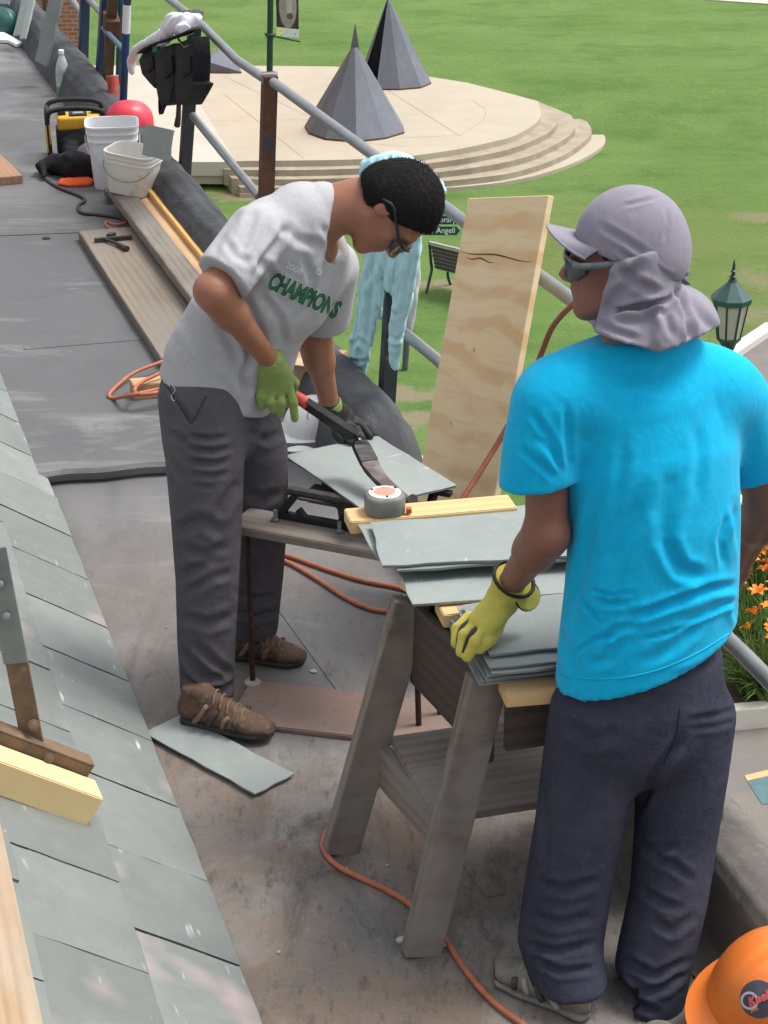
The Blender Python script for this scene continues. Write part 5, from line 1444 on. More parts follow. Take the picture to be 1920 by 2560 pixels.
F.addn(lambda X, Y, Z: (.0030 * np.sin((X * aw[0] + Y * aw[1]) * 120 + 3 * np.sin(Z * 7)) + .0035 * np.sin((X * aw[0] + Y * aw[1]) * 60 + Z * 38 + 2 * np.sin(Z * 19)) + .0014 * np.sin(Z * 90 + 2 * np.sin((X + Y) * 40))).astype(np.float32))
V, Qd = F.mesh(2)
V = creases(V, Qd, [([(905, 640), (895, 760), (878, 900)], 6, .010), ([(935, 620), (925, 740), (915, 860)], 6, .012), ([(965, 640), (955, 740), (948, 820), (940, 890)], 6, .010), ([(870, 870), (900, 850), (930, 880)], 6, .009), ([(865, 900), (900, 905), (930, 900)], 5, .009), ([(1000, 640), (985, 720), (968, 800)], 5, .010), ([(960, 760), (985, 790), (1000, 780)], 6, .008), ([(965, 830), (985, 850), (1005, 845)], 5, .008), ([(968, 860), (985, 872), (1000, 868)], 5, .008), ([(1030, 640), (1015, 720), (1005, 790)], 6, .008),
    ([(940, 395), (935, 430), (925, 470)], 6, .010), ([(970, 385), (972, 420), (965, 460)], 6, .009), ([(1010, 395), (1040, 430), (1060, 470)], 6, .008), ([(990, 400), (1020, 405), (1060, 440)], 5, .007)])
tag(skin_obj('jacket', (V, Qd), M_JKT, None), 'pale blue jacket hanging over the guardrail behind the bending man', 'jacket')
M_SHC = cloth('grey_white_cloth', (.52, .53, .54), var=.1, bump=.6).m
sp_ = [onT(x, y, 1.35) for x, y in ((1030, 470), (1030, 620), (1024, 740), (1018, 812))]
lo, hi = bbox(sp_, .12)
soft('grey_shirt', lo, hi, .009, lambda f: f.loft([(sp_[0], .05, .03), (sp_[1], .058, .028), (sp_[2], .058, .028), (sp_[3], .04, .022)], AX, .02), M_SHC, 'grey-white shirt hanging outside the rail beside the blue jacket', 'shirt', 2, .004, 40)

# ---- odds and ends
bt_ = Zp(160, 238, DZ)
bot = empty('water_bottle', bt_, 'clear plastic water bottle with a green label on the far deck', 'bottle')
M_PET = Mt('clear_plastic', (.80, .88, .90), .18, 0, .5); M_PET.b.inputs['Transmission Weight'].default_value = .55; M_PET = M_PET.m
mk('body', MB().lathe([(.038, 0), (.045, .008), (.046, .05), (.044, .055), (.046, .10), (.045, .16), (.037, .205), (.022, .245), (.015, .262), (.015, .272)], 22, bt_), M_PET, bot, smooth=40)
mk('water', MB().lathe([(.036, .004), (.043, .012), (.0435, .11)], 22, bt_), plain('bottle_water', (.40, .68, .70), .2), bot, smooth=40)
mk('label_wrap', MB().lathe([(.0465, .022), (.0468, .024), (.0468, .062), (.0465, .064)], 22, bt_, cap=False), plain('bottle_green', (.10, .36, .08), .5), bot, smooth=40)
mk('cap', MB().lathe([(.018, .268), (.018, .290), (.015, .293)], 16, bt_), M_WHITE, bot, smooth=40)
ca_, cb_ = onT(287, 250, 1.2), onT(281, 192, 1.2)
can = empty('red_can', ca_, 'red can tilted on the parapet at the foot of the blue pole', 'can')
mk('body', MB().tube([ca_, cb_], .036, 18), plain('can_red', (.46, .06, .045), .45, 0, .15, 20), can, smooth=40)
mk('rim', MB().tube([cb_, cb_ + (cb_ - ca_) * .05], .037, 18), plain('can_rim', (.45, .36, .28), .5, .3), can, smooth=40)
q = onT(296, 222, 1.16); mk('emblem', MB().lathe([(.016, 0), (.016, .003)], 14, q, axis=Vector((0, -1, .2))), plain('can_emblem', (.55, .52, .50), .5), can)
# slates stood on edge against the parapet
def stood(bot_px, top_px, t0, t1, w, label, th=.012, seed=1):
    a, b_ = onT(bot_px[0], bot_px[1], t0), onT(top_px[0], top_px[1], t1); L_ = (b_ - a).length
    o = link('slate', slate_mesh('slate', L_, w, th, .003, seed, M_SLATE)); x = (b_ - a).normalized(); n = (AX * -1).cross(x); 
    frame(o, (a + b_) / 2, x, up=(-BX * .75 - AX * .66))
    return tag(o, label, 'slate', 'slates stood against the far parapet')
stood((108, 158), (150, -22), .97, 1.10, .10, 'long grey slate stood upright against the parapet before the bottle', .03, 81)
stood((48, 92), (72, -10), .97, 1.08, .085, 'left one of two narrow slates stood against the far parapet', .02, 82)
stood((60, 100), (84, 2), .97, 1.08, .05, 'right one of two narrow slates stood against the far parapet', .02, 83)
stood((12, 12), (26, -40), 1.0, 1.06, .10, 'farthest slate stood against the parapet above the green hard hat', .02, 84)
o = stood((392, 395), (402, 318), 1.0, 1.03, .17, 'grey-green slate leaning on the parapet behind the buckets', .010, 85)
mb = MB().prism([Zp(p[0], p[1], DZ + .03) for p in [(-30, 68), (14, 82), (58, 106), (40, 110), (22, 100), (-30, 96)]], (0, 0, -.025))
tag(mk('paper_sheet', mb, M_WHITE, bevel=.004), 'white sheet lying on the deck below the green hard hat', 'sheet')
# carton behind the bending man
cb0 = Zp(790, 1045, DZ)
ct = empty('carton', cb0, 'tan cardboard carton behind the white hard hats', 'carton')
M_CARD = plain('cardboard', (.42, .27, .165), .85, 0, .08, 6, .2)
cx_, cy_ = Vector((.94, -.34, 0)), Vector((.34, .94, 0))
def cbx(lo_, hi_): return MB().hexa([cb0 + cx_ * x + cy_ * y + zt * z for x, y, z in ((lo_[0], lo_[1], lo_[2]), (hi_[0], lo_[1], lo_[2]), (hi_[0], hi_[1], lo_[2]), (lo_[0], hi_[1], lo_[2]), (lo_[0], lo_[1], hi_[2]), (hi_[0], lo_[1], hi_[2]), (hi_[0], hi_[1], hi_[2]), (lo_[0], hi_[1], hi_[2]))])
mk('box', cbx((-.15, .06, 0), (.03, .26, .19)), M_CARD, ct, bevel=.003)
mk('flap', cbx((-.15, .02, .193), (.03, .10, .197)), plain('cardboard_light', (.58, .42, .26), .85), ct)
# scraps
for i, (px, py, r_, c_, lab) in enumerate(((402, 700, .022, (.25, .5, .55), 'pale blue scrap between the planks, upper one'), (440, 745, .02, (.25, .45, .5), 'pale blue scrap between the planks, lower one'), (1001, 2349, .014, (.45, .48, .46), 'slate chip beside the near sawhorse leg'))):
    q = Zp(px, py, (DZ if i < 2 else 0) + .006); mb = MB().add([q + Vector((r_ * math.cos(a) * (1 + .5 * math.sin(3 * a)), r_ * .8 * math.sin(a), .002 * (k % 2))) for k, a in enumerate([.0, 1.1, 2.0, 3.3, 4.4, 5.3])], [tuple(range(6))])
    tag(mk('scrap', MB().prism(mb.v, (0, 0, -.005)), plain('scrap_%d' % i, c_, .8)), lab, 'scrap')
tag(mk('pencil_stub', MB().tube([Zp(1090, 2361, .005), Zp(1117, 2363, .005)], .0045, 6), plain('stub_yellow', (.62, .50, .22), .6)), 'short yellow stub lying beside the near sawhorse leg', 'stub')
tag(mk('dark_chip', MB().prism([Zp(105, 594, DZ + .006), Zp(118, 590, DZ + .006), Zp(126, 595, DZ + .006), Zp(112, 597, DZ + .006)], (0, 0, -.004)), M_BLACK), 'small dark chip lying on the far deck', 'chip')

mb = MB(); rd = random.Random(21)
for i in range(16):
    if i < 9: q = Zp(rd.gauss(820, 190), rd.gauss(1900, 200), .003)
    else: q = Zp(rd.uniform(250, 1250), rd.uniform(1350, 2540), .003)
    s_, t_ = toST(q)
    if not (.04 < t_ < .98 and s_ < 6.6): continue
    r_ = rd.uniform(.0025, .008) * (1.6 if rd.random() < .1 else 1); a0 = rd.uniform(0, 6); n_ = rd.choice((3, 4, 5))
    mb.prism([q + Vector((r_ * math.cos(a0 + 6.28 * k / n_) * rd.uniform(.6, 1.3), r_ * math.sin(a0 + 6.28 * k / n_) * rd.uniform(.5, 1.2), .0015)) for k in range(n_)], (0, 0, -.003))
tag(mk('slate_chips', mb, slate_mat('chip_slate', (.34, .37, .36), (.28, .31, .30), .6)), kind='stuff')
# ---- roof bracket on the slates, left
RB = empty('roof_bracket', onslope(120, 1960, 0), 'rusty steel roof bracket with a new timber, fixed on the slates', 'roof bracket')
M_FLAT = Mt('brown_flat_bar', (.20, .135, .085), .75, .2, .3); M_FLAT.mix(M_FLAT.ramp(M_FLAT.noise(12, 5, .6), .42, .62), (.115, .085, .065), .85).mix(M_FLAT.ramp(M_FLAT.noise(30, 4), .6, .7), (.34, .24, .15), .6).bump(M_FLAT.noise(60, 4), .4, .003); M_FLAT = M_FLAT.m
dw = -UPS
ta, tb2 = onslope(0, 1925, .06), onslope(228, 2008, .06)
td = (tb2 - ta).normalized()
tim = plank('timber', ta - td * .5 - SN * .042, tb2 - SN * .042, .085, .082, wood('new_timber', (.72, .56, .30), (.64, .46, .22), .7, knots=True), SN, .003, RB)
sideN = td.cross(SN).normalized(); sideN = sideN if sideN.dot(AX) > 0 else -sideN
aa, ab = ta + sideN * .052 - td * .5 + SN * .01, tb2 + sideN * .052 - td * .02 + SN * .01
mk('angle_iron', MB().bar(aa + SN * .030, ab + SN * .030, .010, .060, up=SN).bar(aa + SN * .058 + sideN * .02, ab + SN * .058 + sideN * .02, .05, .008, up=SN), M_FLAT, RB, bevel=.002)
mk('angle_iron', MB().bar(aa + sideN * .065 + SN * .012, ab + sideN * .065 + SN * .012 - td * .03, .010, .05, up=SN), M_FLAT, RB, bevel=.002)
ub = onplane(78, 1838, aa + sideN * .03, sideN); ut = onplane(5, 1465, aa + sideN * .03, sideN); ut = onplane(8, 1480, ub, Vector((0, 1, 0)))
ux = (ut - ub).normalized()
mk('upright', MB().bar(ub - ux * .03, ub.lerp(ut, .60), .052, .010, up=Vector((0, -1, .3))), M_FLAT, RB, bevel=.002)
mk('hinge_strap', MB().bar(ub.lerp(ut, .52) + Vector((0, -.010, .003)), ut + (ut - ub) * .3 + Vector((0, -.010, .003)), .056, .008, up=Vector((0, -1, .3))), plain('hinge_grey', (.22, .25, .245), .5, .3, .15, 15), RB, bevel=.002)
for px, py in ((16, 1540), (0, 1460)):
    q = onplane(px, py, ub + Vector((0, -.02, 0)), Vector((0, 1, 0))); mk('rivet', MB().lathe([(.010, 0), (.009, .004), (.004, .006)], 10, q, axis=(0, -1, .3)), M_GALV, RB, smooth=50)
for px, py in ((84, 1812), (120, 1895)):
    q = onplane(px, py, ub + Vector((0, -.012, 0)), Vector((0, 1, 0))) if px == 84 else onplane(px, py, aa - sideN * .006, sideN)
    mk('bolt', MB().lathe([(.014, 0), (.014, .004), (.007, .006), (.007, .012)], 12, q, axis=(0, -1, .3)), M_FLAT, RB, smooth=50)
# scaffold plank bottom left
sa_, sb_ = onslope(-92, 2060, .10), onslope(0, 2570, .10)
dd = (sb_ - sa_).normalized()
tag(plank('scaffold_plank', sa_ - dd * .0 - UPS * -.0, sb_ + dd * .35, .13, .04, wood('worn_scaffold_plank', (.40, .28, .17), (.24, .15, .10), 1.0, grey=(.42, .38, .31)), SN, .003), 'worn scaffold plank at the bottom left corner above the slates', 'plank')
# ================================================================ THE TWO MEN
def skin_mat(name, col, red):
    m = Mt(name, col, .45, 0, .45)
    m.mix(m.ramp(m.noise(7, 4), .4, .7), red, .55)
    m.mix(m.ramp(m.noise(45, 3), .5, .75), tuple(x * .85 for x in col), .4)
    m.b.inputs['Subsurface Weight'].default_value = .12
    m.b.inputs['Subsurface Radius'].default_value = (.02, .008, .004)
    m.b.inputs['Subsurface Scale'].default_value = .3
    m.mix(m.ramp(m.noise(16, 5, .65), .52, .70), tuple(x * .72 for x in col), .5)
    m.rough(m.noise(25, 4), .34, .62)
    m.bump(m.noise(30, 4), .15, .004).bump(m.noise(220, 3), .2, .001)
    return m.m
def ortho(f, u):
    f = Vector(f).normalized(); u = Vector(u); u = (u - f * u.dot(f)).normalized(); return f, u, f.cross(u)
class Head:
    """head axes: f to the face, u to the crown, r to the person's right"""
    def __init__(s, c, f, u, k=1.0):
        s.c = Vector(c); s.f, s.u, s.r = ortho(f, u); s.k = k
    def __call__(s, r, f, u):
        return s.c + (s.r * r + s.f * f + s.u * u) * s.k
    @property
    def E(s): return (s.r, s.f, s.u)
    def sculpt(s, F):
        k = s.k; E = s.E
        F.ell(s(0, -.004, .022), (.077 * k, .098 * k, .098 * k), E, .0)
        F.ell(s(0, .022, -.022), (.064 * k, .074 * k, .085 * k), E, .012)
        F.ell(s(0, .040, -.070), (.050 * k, .050 * k, .042 * k), E, .025)
        F.cap(s(-.012, .078, -.104), s(.012, .078, -.104), .017 * k, .017 * k, .025)      # chin
        for q in (-1, 1):
            F.cap(s(.052 * q, .0, -.062), s(.018 * q, .066, -.100), .020 * k, .017 * k, .03)   # jaw line
            F.ell(s(.040 * q, .068, -.022), (.022 * k, .018 * k, .020 * k), E, .025)       # cheek bone
            F.cap(s(.012 * q, .092, .020), s(.046 * q, .078, .018), .010 * k, .010 * k, .02)   # brow
            F.ell(s(.031 * q, .098, -.002), (.015 * k, .010 * k, .010 * k), E, .012, 's')    # eye socket
            F.ell(s(.031 * q, .080, -.002), (.013 * k, .013 * k, .012 * k), E, .006)
            F.cap(s(.011 * q, .106, -.041), s(.012 * q, .100, -.043), .0085 * k, .0075 * k, .010)  # nostril wing
            F.ell(s(.079 * q, -.008, -.012), (.008 * k, .020 * k, .031 * k), (s.r, (s.f - s.u * .25).normalized(), (s.u + s.f * .25).normalized()), .006)   # ear
            F.ell(s(.088 * q, -.006, -.008), (.005 * k, .011 * k, .019 * k), E, .004, 's')
        F.cap(s(0, .094, .008), s(0, .118, -.036), .0085 * k, .0125 * k, .014)               # nose
        F.cap(s(-.017, .092, -.062), s(.017, .092, -.062), .0065 * k, .0065 * k, .012)       # upper lip
        F.cap(s(0, .098, -.063), s(0, .099, -.062), .007 * k, .007 * k, .010)
        F.cap(s(-.015, .092, -.075), s(.015, .092, -.075), .0075 * k, .0075 * k, .012)       # lower lip
        F.cap(s(-.024, .096, -.0685), s(.024, .096, -.0685), .0022 * k, .0022 * k, .004, 's')
def glasses(H, parent, frame_mat, lens_mat, side, tr=.0042, du=0.0):
    H_ = H; H = lambda a, b_, c_: H_(a, b_, c_ + du * min(1, max(0, (b_ + .01) / .09)))
    H.f = H_.f
    g = MB()
    for q in (-1, 1):
        pts = [(.008, .114, .012), (.034, .113, .019), (.060, .100, .018), (.077, .080, .015), (.080, .070, .006), (.079, .072, -.008), (.070, .088, -.022), (.054, .101, -.029), (.030, .111, -.030), (.012, .114, -.018)]
        ring = [H(q * a, b_ + .004, c_) for a, b_, c_ in pts]; back = [p - H.f * .006 for p in ring]
        n = len(ring); i0 = len(g.v)
        g.add(ring + back, [tuple(range(n)), tuple(range(n, 2 * n))[::-1]] + [(i, (i + 1) % n, n + (i + 1) % n, n + i) for i in range(n)])
    lens = mk('lens_pair', g, lens_mat, parent, smooth=30, bevel=.0015)
    fr = MB().tube([H(-.012, .116, .006), H(0, .118, .008), H(.012, .116, .006)], .0035, 6)
    for q in (-1, 1):
        fr.tube(spline([H(q * .064, .098, .010), H(q * .078, .080, .009), H(q * .083, .03, .010), H(q * .085, -.01, .010), H(q * .082, -.035, -.012)], 4), tr, 6)
        fr.tube(spline([H(q * .010, .118, .012), H(q * .034, .116, .019), H(q * .064, .101, .013)], 4), .0038, 6)
        
    return lens, mk('glasses_frame', fr, frame_mat, parent, smooth=True)
def grid_for(pts, m, h):
    a = np.array([list(p) for p in pts]); return Field(a.min(0) - m, a.max(0) + m, h)
def W(px, py, y): return Yp(px, py, y)
def shoe(parent, heel, toe, mat_up, mat_sole, mat_trim, mat_lace, roll=0.0, length=None, collar=.10):
    heel, toe = Vector(heel), Vector(toe); d = toe - heel; L_ = d.length if length is None else length; z0 = heel.z
    d.z = 0; d.normalize(); sd = Vector((d.y, -d.x, 0)); up = Vector((0, 0, 1))
    def S(x, y, z): return heel + d * x * L_ + sd * y + up * z
    pts = [S(-.1, -.07, 0), S(1.1, .07, .16)]
    F = grid_for(pts, .03, .0045)
    F.loft([(S(.06, 0, .045), .036, .034), (S(.30, 0, .048), .040, .040), (S(.60, 0, .040), .046, .032), (S(.82, 0, .032), .045, .025), (S(.93, 0, .028), .036, .020)], sd, .02)
    F.loft([(S(.14, 0, .075), .033, .045), (S(.17, 0, collar), .036, .050)], sd, .02)
    F.cap(S(.28, 0, .088), S(.56, 0, .062), .026, .022, .02)
    F.cut(S(0, 0, .016), (0, 0, -1)); F.cut(S(0, 0, collar + .012), (-d * .25 + up))
    u_ = skin_obj('shoe', F.mesh(3), mat_up, parent)
    F = grid_for(pts, .03, .004)
    F.loft([(S(.03, 0, .012), .036, .016), (S(.30, 0, .012), .037, .014), (S(.62, 0, .012), .049, .014), (S(.85, 0, .013), .047, .015), (S(.97, 0, .016), .030, .014)], sd, .01)
    F.cut(S(0, 0, .0005), (0, 0, -1)); F.cut(S(0, 0, .026), (0, 0, 1))
    skin_obj('sole', F.mesh(2), mat_sole, u_)
    F = grid_for(pts, .03, .004)
    F.loft([(S(.80, 0, .030), .0455, .0255), (S(.955, 0, .026), .034, .0205)], sd, .01); F.cut(S(.80, 0, 0), -d); F.cut(S(0, 0, .012), (0, 0, -1)); F.cut(S(.80, 0, .058), (d * .5 + up))
    skin_obj('toe_cap', F.mesh(2), mat_trim, u_)
    for i in range(5):
        x = .36 + .075 * i; zt_ = .112 - .0085 * i * 1.25
        mk('lace', MB().tube(spline([S(x, -.034, zt_ - .026), S(x + .01, -.018, zt_ - .004), S(x + .02, .0, zt_), S(x + .03, .018, zt_ - .004), S(x + .04, .034, zt_ - .026)], 3), .0033, 6), mat_lace, u_, smooth=True)
    for q in (-1, 1):
        for i, (x0, x1) in enumerate(((.20, .34), (.36, .46), (.52, .58), (.66, .66))):
            mk('overlay', MB().tube(spline([S(x0, q * .046, .030), S((x0 + x1) / 2, q * .0475, .052), S(x1, q * .036, .084 - .012 * i)], 3), .0072, 6), mat_trim if i % 2 else mat_lace, u_, smooth=True)
    return u_

# ---------------------------------------------------------------- the man in grey, bending over the cutter
M_SK1 = skin_mat('skin_tan', (.30, .132, .078), (.34, .138, .085))
mc = cloth('shirt_heather', (.40, .40, .42), var=.08, bump=.3); mc.mix(mc.ramp(mc.noise(300, 2), .55, .7), (.31, .31, .33), .6); mc.mix(mc.mul(mc.ramp(mc.noise(3.0, 4), .52, .66), mc.ramp(mc.axis(2), .16, -.06)), (.33, .30, .25), .6); mc.bump(mc.ramp(mc.noise(24, 3, .5, (1, 1, .4), (.5, .1, .2), dist=1.0), .35, .65), .10, .004); M_SH1 = mc.m
mc = cloth('trouser_charcoal', (.088, .083, .096), var=.12, bump=.35); mc.mix(mc.ramp(mc.noise(4, 5, .65), .52, .68), (.115, .108, .118), .6); mc.bump(mc.ramp(mc.noise(20, 3, .5, (1, 1, 1.6), dist=.8), .35, .65), .15, .005); M_TR1 = mc.m
m = cloth('glove_green', (.23, .315, .095), var=.15, bump=.5, weave=500); M_GL1 = m.m
M_RUBBER = plain('glove_rubber', (.028, .030, .030), .6, 0, .2, 30, .5)
M_HAIR = Mt('black_hair', (.010, .009, .009), .75, 0, .15); M_HAIR.mix(M_HAIR.ramp(M_HAIR.noise(60, 4), .55, .75), (.028, .022, .02), .6).bump(M_HAIR.noise(140, 4, .7), .4, .003); M_HAIR = M_HAIR.m
M_GLS = plain('glasses_black', (.010, .010, .012), .25, 0, .1, 5, 0, .6)

H1 = Head(W(985, 514, 4.915), (.27, -.12, -.95), (.92, -.06, .36), 1.02)
J = dict(pel=W(520, 990, 4.98), hipR=W(505, 1030, 4.88), hipL=W(585, 1000, 5.08), kneR=W(518, 1400, 4.82), ankR=W(520, 1735, 4.80), kneL=W(650, 1300, 5.12), ankL=W(628, 1600, 5.13),
         wai=W(565, 860, 4.97), che=W(665, 705, 4.94), upc=W(735, 610, 4.93), nck=W(812, 530, 4.93), shR=W(640, 585, 4.80), shL=W(815, 668, 5.09),
         elR=W(532, 728, 4.66), wrR=W(676, 902, 4.85), elL=W(787, 850, 5.20), wrL=W(824, 1012, 5.28))
SD1 = (J['shR'] - J['shL']).normalized()
F = grid_for(list(J.values()) + [H1(0, .12, -.12), H1(0, -.1, .13)], .16, .006)
# torso, legs (under the clothes), arms, neck
F.loft([(J['pel'], .145, .105), (J['wai'], .135, .100), (J['che'], .150, .108), (J['upc'], .150, .095), (J['upc'].lerp(J['nck'], .6), .09, .07)], SD1, .04)
for q in 'RL':
    F.cap(J['hip' + q], J['kne' + q], .075, .055, .03).cap(J['kne' + q], J['ank' + q], .055, .036, .02)
    F.cap(J['sh' + q], J['el' + q], .042, .042, .02).cap(J['el' + q], J['wr' + q], .044, .027, .015)
mid = J['elR'].lerp(J['wrR'], .3); F.cap(J['elR'], mid, .045, .046, .02)
mid = J['elL'].lerp(J['wrL'], .3); F.cap(J['elL'], mid, .044, .045, .02)
F.loft([(J['nck'] - (H1.u * .04), .068, .068), (H1(0, -.030, -.080), .060, .066), (H1(0, -.02, -.045), .050, .060)], SD1, .03)
T_ = F.F; F.F = np.full(F.F.shape, 9.0, np.float32); H1.sculpt(F); A_, B_ = T_, F.F; hh = np.maximum(.03 - np.abs(A_ - B_), 0) / .03
F.F = np.minimum(A_, B_) - np.where((A_ > -.02) & (B_ > -.02), hh * hh * .03 * .25, 0).astype(np.float32)
HND1 = W(692, 962, 4.87)
F.cap(J['wrR'], HND1, .024, .013, .02); F.cap(J['wrL'], W(850, 1045, 5.30), .024, .013, .02)
VQ = F.mesh(2)
MAN1 = skin_obj('person', VQ, M_SK1, None)
tag(MAN1, 'man in a grey lettered t-shirt bending over the slate cutter, working its arm', 'person')

# hair
F = grid_for([H1(0, .12, -.1), H1(0, -.12, .14), H1(.1, 0, 0), H1(-.1, 0, 0)], .03, .0038)
F.ell(H1(0, -.006, .022), (.089, .110, .112), H1.E, .02); F.ell(H1(0, -.05, -.02), (.076, .062, .062), H1.E, .03)
F.cut(H1(0, .088, .068), H1.f * .75 - H1.u * .66)
F.cut(H1(0, -.055, -.058), -H1.u * .8 + H1.f * .0)
def carve(F, H, fn):
    X, Y, Z = F.ax[0][:, None, None], F.ax[1][None, :, None], F.ax[2][None, None, :]
    c_ = H.c; g = [(X - c_[0]) * v[0] + (Y - c_[1]) * v[1] + (Z - c_[2]) * v[2] for v in (H.r, H.f, H.u)]
    F.F = np.maximum(F.F, -fn(*g)).astype(np.float32)
carve(F, H1, lambda r, f, u: np.maximum(u + .014 - .3 * np.clip(f, 0, .05), -.026 - f))
F.addn(lambda X, Y, Z: (.0006 * np.sin(X * 310 + 40 * np.sin(Z * 70))).astype(np.float32))
V, Qd = F.mesh(1)
Nn = vnormals(V, Qd); rg = np.random.default_rng(5); sv, sf = [], []
for i in rg.choice(len(V), min(len(V), 9000), replace=False):
    n_ = Vector(Nn[i]); p = Vector(V[i])
    cb = (H1.f * .6 + H1.u * (-.5 if n_.dot(H1.f) < 0 else .2) + Vector(rg.normal(0, .22, 3))); cb = (cb - n_ * cb.dot(n_)) * .9 + n_ * rg.uniform(.03, .14); cb.normalize()
    w_ = cb.cross(n_ + Vector((.01, .02, .03))).normalized() * .0010; L_ = rg.uniform(.007, .016); k0 = len(sv)
    sv += [p - w_, p + w_, p + cb * L_]; sf.append((k0, k0 + 1, k0 + 2))
mbh = ([tuple(v) for v in V] + [tuple(v) for v in sv], [tuple(int(a) for a in q) for q in Qd] + [tuple(a + len(V) for a in f) for f in sf])
mk('hair', mbh, M_HAIR, MAN1, smooth=True, fixn=False)
glasses(H1, MAN1, M_GLS, M_GLS, 1, .0045, -.010)

# t-shirt
HEMp = [W(400, 905, 4.98), W(660, 1000, 4.98)]
F = grid_for([J['pel'], J['nck'], J['shR'], J['shL'], J['elR'], J['elL'], W(400, 900, 4.9), W(650, 1050, 4.9)], .14, .006)
spn = (J['nck'] - J['pel']).normalized()
F.loft([(W(535, 985, 4.97), .178, .150), (W(552, 900, 4.97), .170, .138), (W(600, 810, 4.955), .165, .132), (J['che'], .172, .132), (W(728, 600, 4.93), .172, .124), (W(765, 560, 4.93), .135, .108), (W(806, 530, 4.93), .085, .078)], SD1, .03)
F.loft([(W(640, 960, 4.96), .13, .06), (W(665, 850, 4.95), .13, .07)], SD1, .05)
F.loft([(W(735, 760, 4.95), .12, .08), (W(765, 690, 4.95), .13, .085)], SD1, .06)
shRo = J['shR']; slR = J['shR'].lerp(J['elR'], .78); slL = J['shL'].lerp(J['elL'], .72)
# openings
dR = (J['elR'] - J['shR']).normalized(); dL = (J['elL'] - J['shL']).normalized()
def sleeve(F, st, side, k, p, n, th=.014, depth=.035):
    T = Field(F.lo, F.lo + F.h * (F.n - 1), F.h); T.n = F.n; T.F = np.full(F.F.shape, 9.0, np.float32); T.ax = F.ax
    T.loft(st, side, 0); T.cut(p, n)
    X, Y, Z = F.ax[0][:, None, None], F.ax[1][None, :, None], F.ax[2][None, None, :]
    n_ = Vector(n).normalized(); d = (X - p[0]) * n_[0] + (Y - p[1]) * n_[1] + (Z - p[2]) * n_[2]
    inner = np.maximum(T.F + th, -(d + depth))
    near = np.clip((-(d + .02)) / .05, 0, 1)              # blend with the body only away from the mouth
    kk = np.maximum(k * near, 1e-4)
    hh = np.maximum(kk - np.abs(F.F - T.F), 0) / kk
    F.F = (np.minimum(F.F, T.F) - hh * hh * kk * .25).astype(np.float32)
    F.G = inner if getattr(F, 'G', None) is None else np.minimum(F.G, inner)
def cap_cut(F, p, n, rad):
    """cut only near a sleeve mouth"""
    p_, n_ = np.array(list(p)), np.array(list(Vector(n).normalized()))
    X, Y, Z = F.ax[0][:, None, None], F.ax[1][None, :, None], F.ax[2][None, None, :]
    d = (X - p_[0]) * n_[0] + (Y - p_[1]) * n_[1] + (Z - p_[2]) * n_[2]
    rr = np.sqrt((X - p_[0]) ** 2 + (Y - p_[1]) ** 2 + (Z - p_[2]) ** 2)
    m_ = (rr < rad)
    F.F = np.where(m_, np.maximum(F.F, d), F.F)
    inner = np.where(m_, np.maximum(F.F + .03, -(d + .012)), 9)
    F.G = inner if getattr(F, 'G', None) is None else np.minimum(F.G, inner)
sleeve(F, [(shRo.lerp(J['upc'], .25), .085, .085), (shRo, .074, .076), (slR + dR * .03, .080, .074)], spn, .045, slR, dR + Vector((-.1, 0, -.1)))
sleeve(F, [(J['shL'].lerp(J['upc'], .25), .085, .085), (J['shL'] + Vector((.012, 0, 0)), .078, .080), (slL + dL * .03 + Vector((.012, 0, 0)), .080, .074)], spn, .045, slL, dL)
hemn = (W(520, 1100, 4.97) - W(560, 960, 4.97)).normalized()
hem_p = W(500, 968, 4.97)
hn = Vector((-.40, -.10, -.90)); 
F.cut(hem_p, hn); F.hollow(hem_p, hn, .03, .014)
p_ = W(836, 530, 4.93); n_ = Vector((.93, -.12, -.16)).normalized(); q_ = W(850, 540, 4.93)
X, Y, Z = F.ax[0][:, None, None], F.ax[1][None, :, None], F.ax[2][None, None, :]
dd_ = (X - p_[0]) * n_[0] + (Y - p_[1]) * n_[1] + (Z - p_[2]) * n_[2]
rr_ = np.sqrt((X - q_[0]) ** 2 + (Y - q_[1]) ** 2 + (Z - q_[2]) ** 2)
F.F = np.where(rr_ < .125, np.maximum(F.F, dd_), F.F).astype(np.float32)
V, Qd = F.mesh(3)
V = creases(V, Qd, [
    ([(560, 690), (590, 760), (620, 850), (628, 930)], 13, .010), ([(600, 720), (650, 830), (668, 930)], 11, .007), ([(640, 690), (668, 640), (700, 600), (720, 560)], 10, .010),
    ([(700, 560), (745, 600), (800, 615)], 12, .006), ([(640, 640), (690, 700), (700, 760)], 11, .006), ([(760, 640), (780, 700), (775, 760), (745, 800)], 9, .007), ([(820, 640), (812, 690), (790, 740)], 10, .008),
    ([(480, 720), (540, 790), (590, 880), (610, 960)], 12, .007), ([(455, 790), (500, 860), (560, 930)], 14, .005), ([(600, 520), (560, 570), (530, 640)], 12, .005), ([(640, 520), (620, 580), (600, 640)], 11, .006),
    ([(560, 600), (590, 640), (630, 660)], 9, .004), ([(630, 880), (610, 940), (615, 1010)], 9, .008), ([(660, 740), (700, 800), (712, 860)], 10, .005), ([(540, 900), (600, 985), (640, 1000)], 12, -.004), ([(800, 560), (830, 600), (850, 640)], 9, .005)])
SHIRT1 = skin_obj('t_shirt', (V, Qd), M_SH1, MAN1)
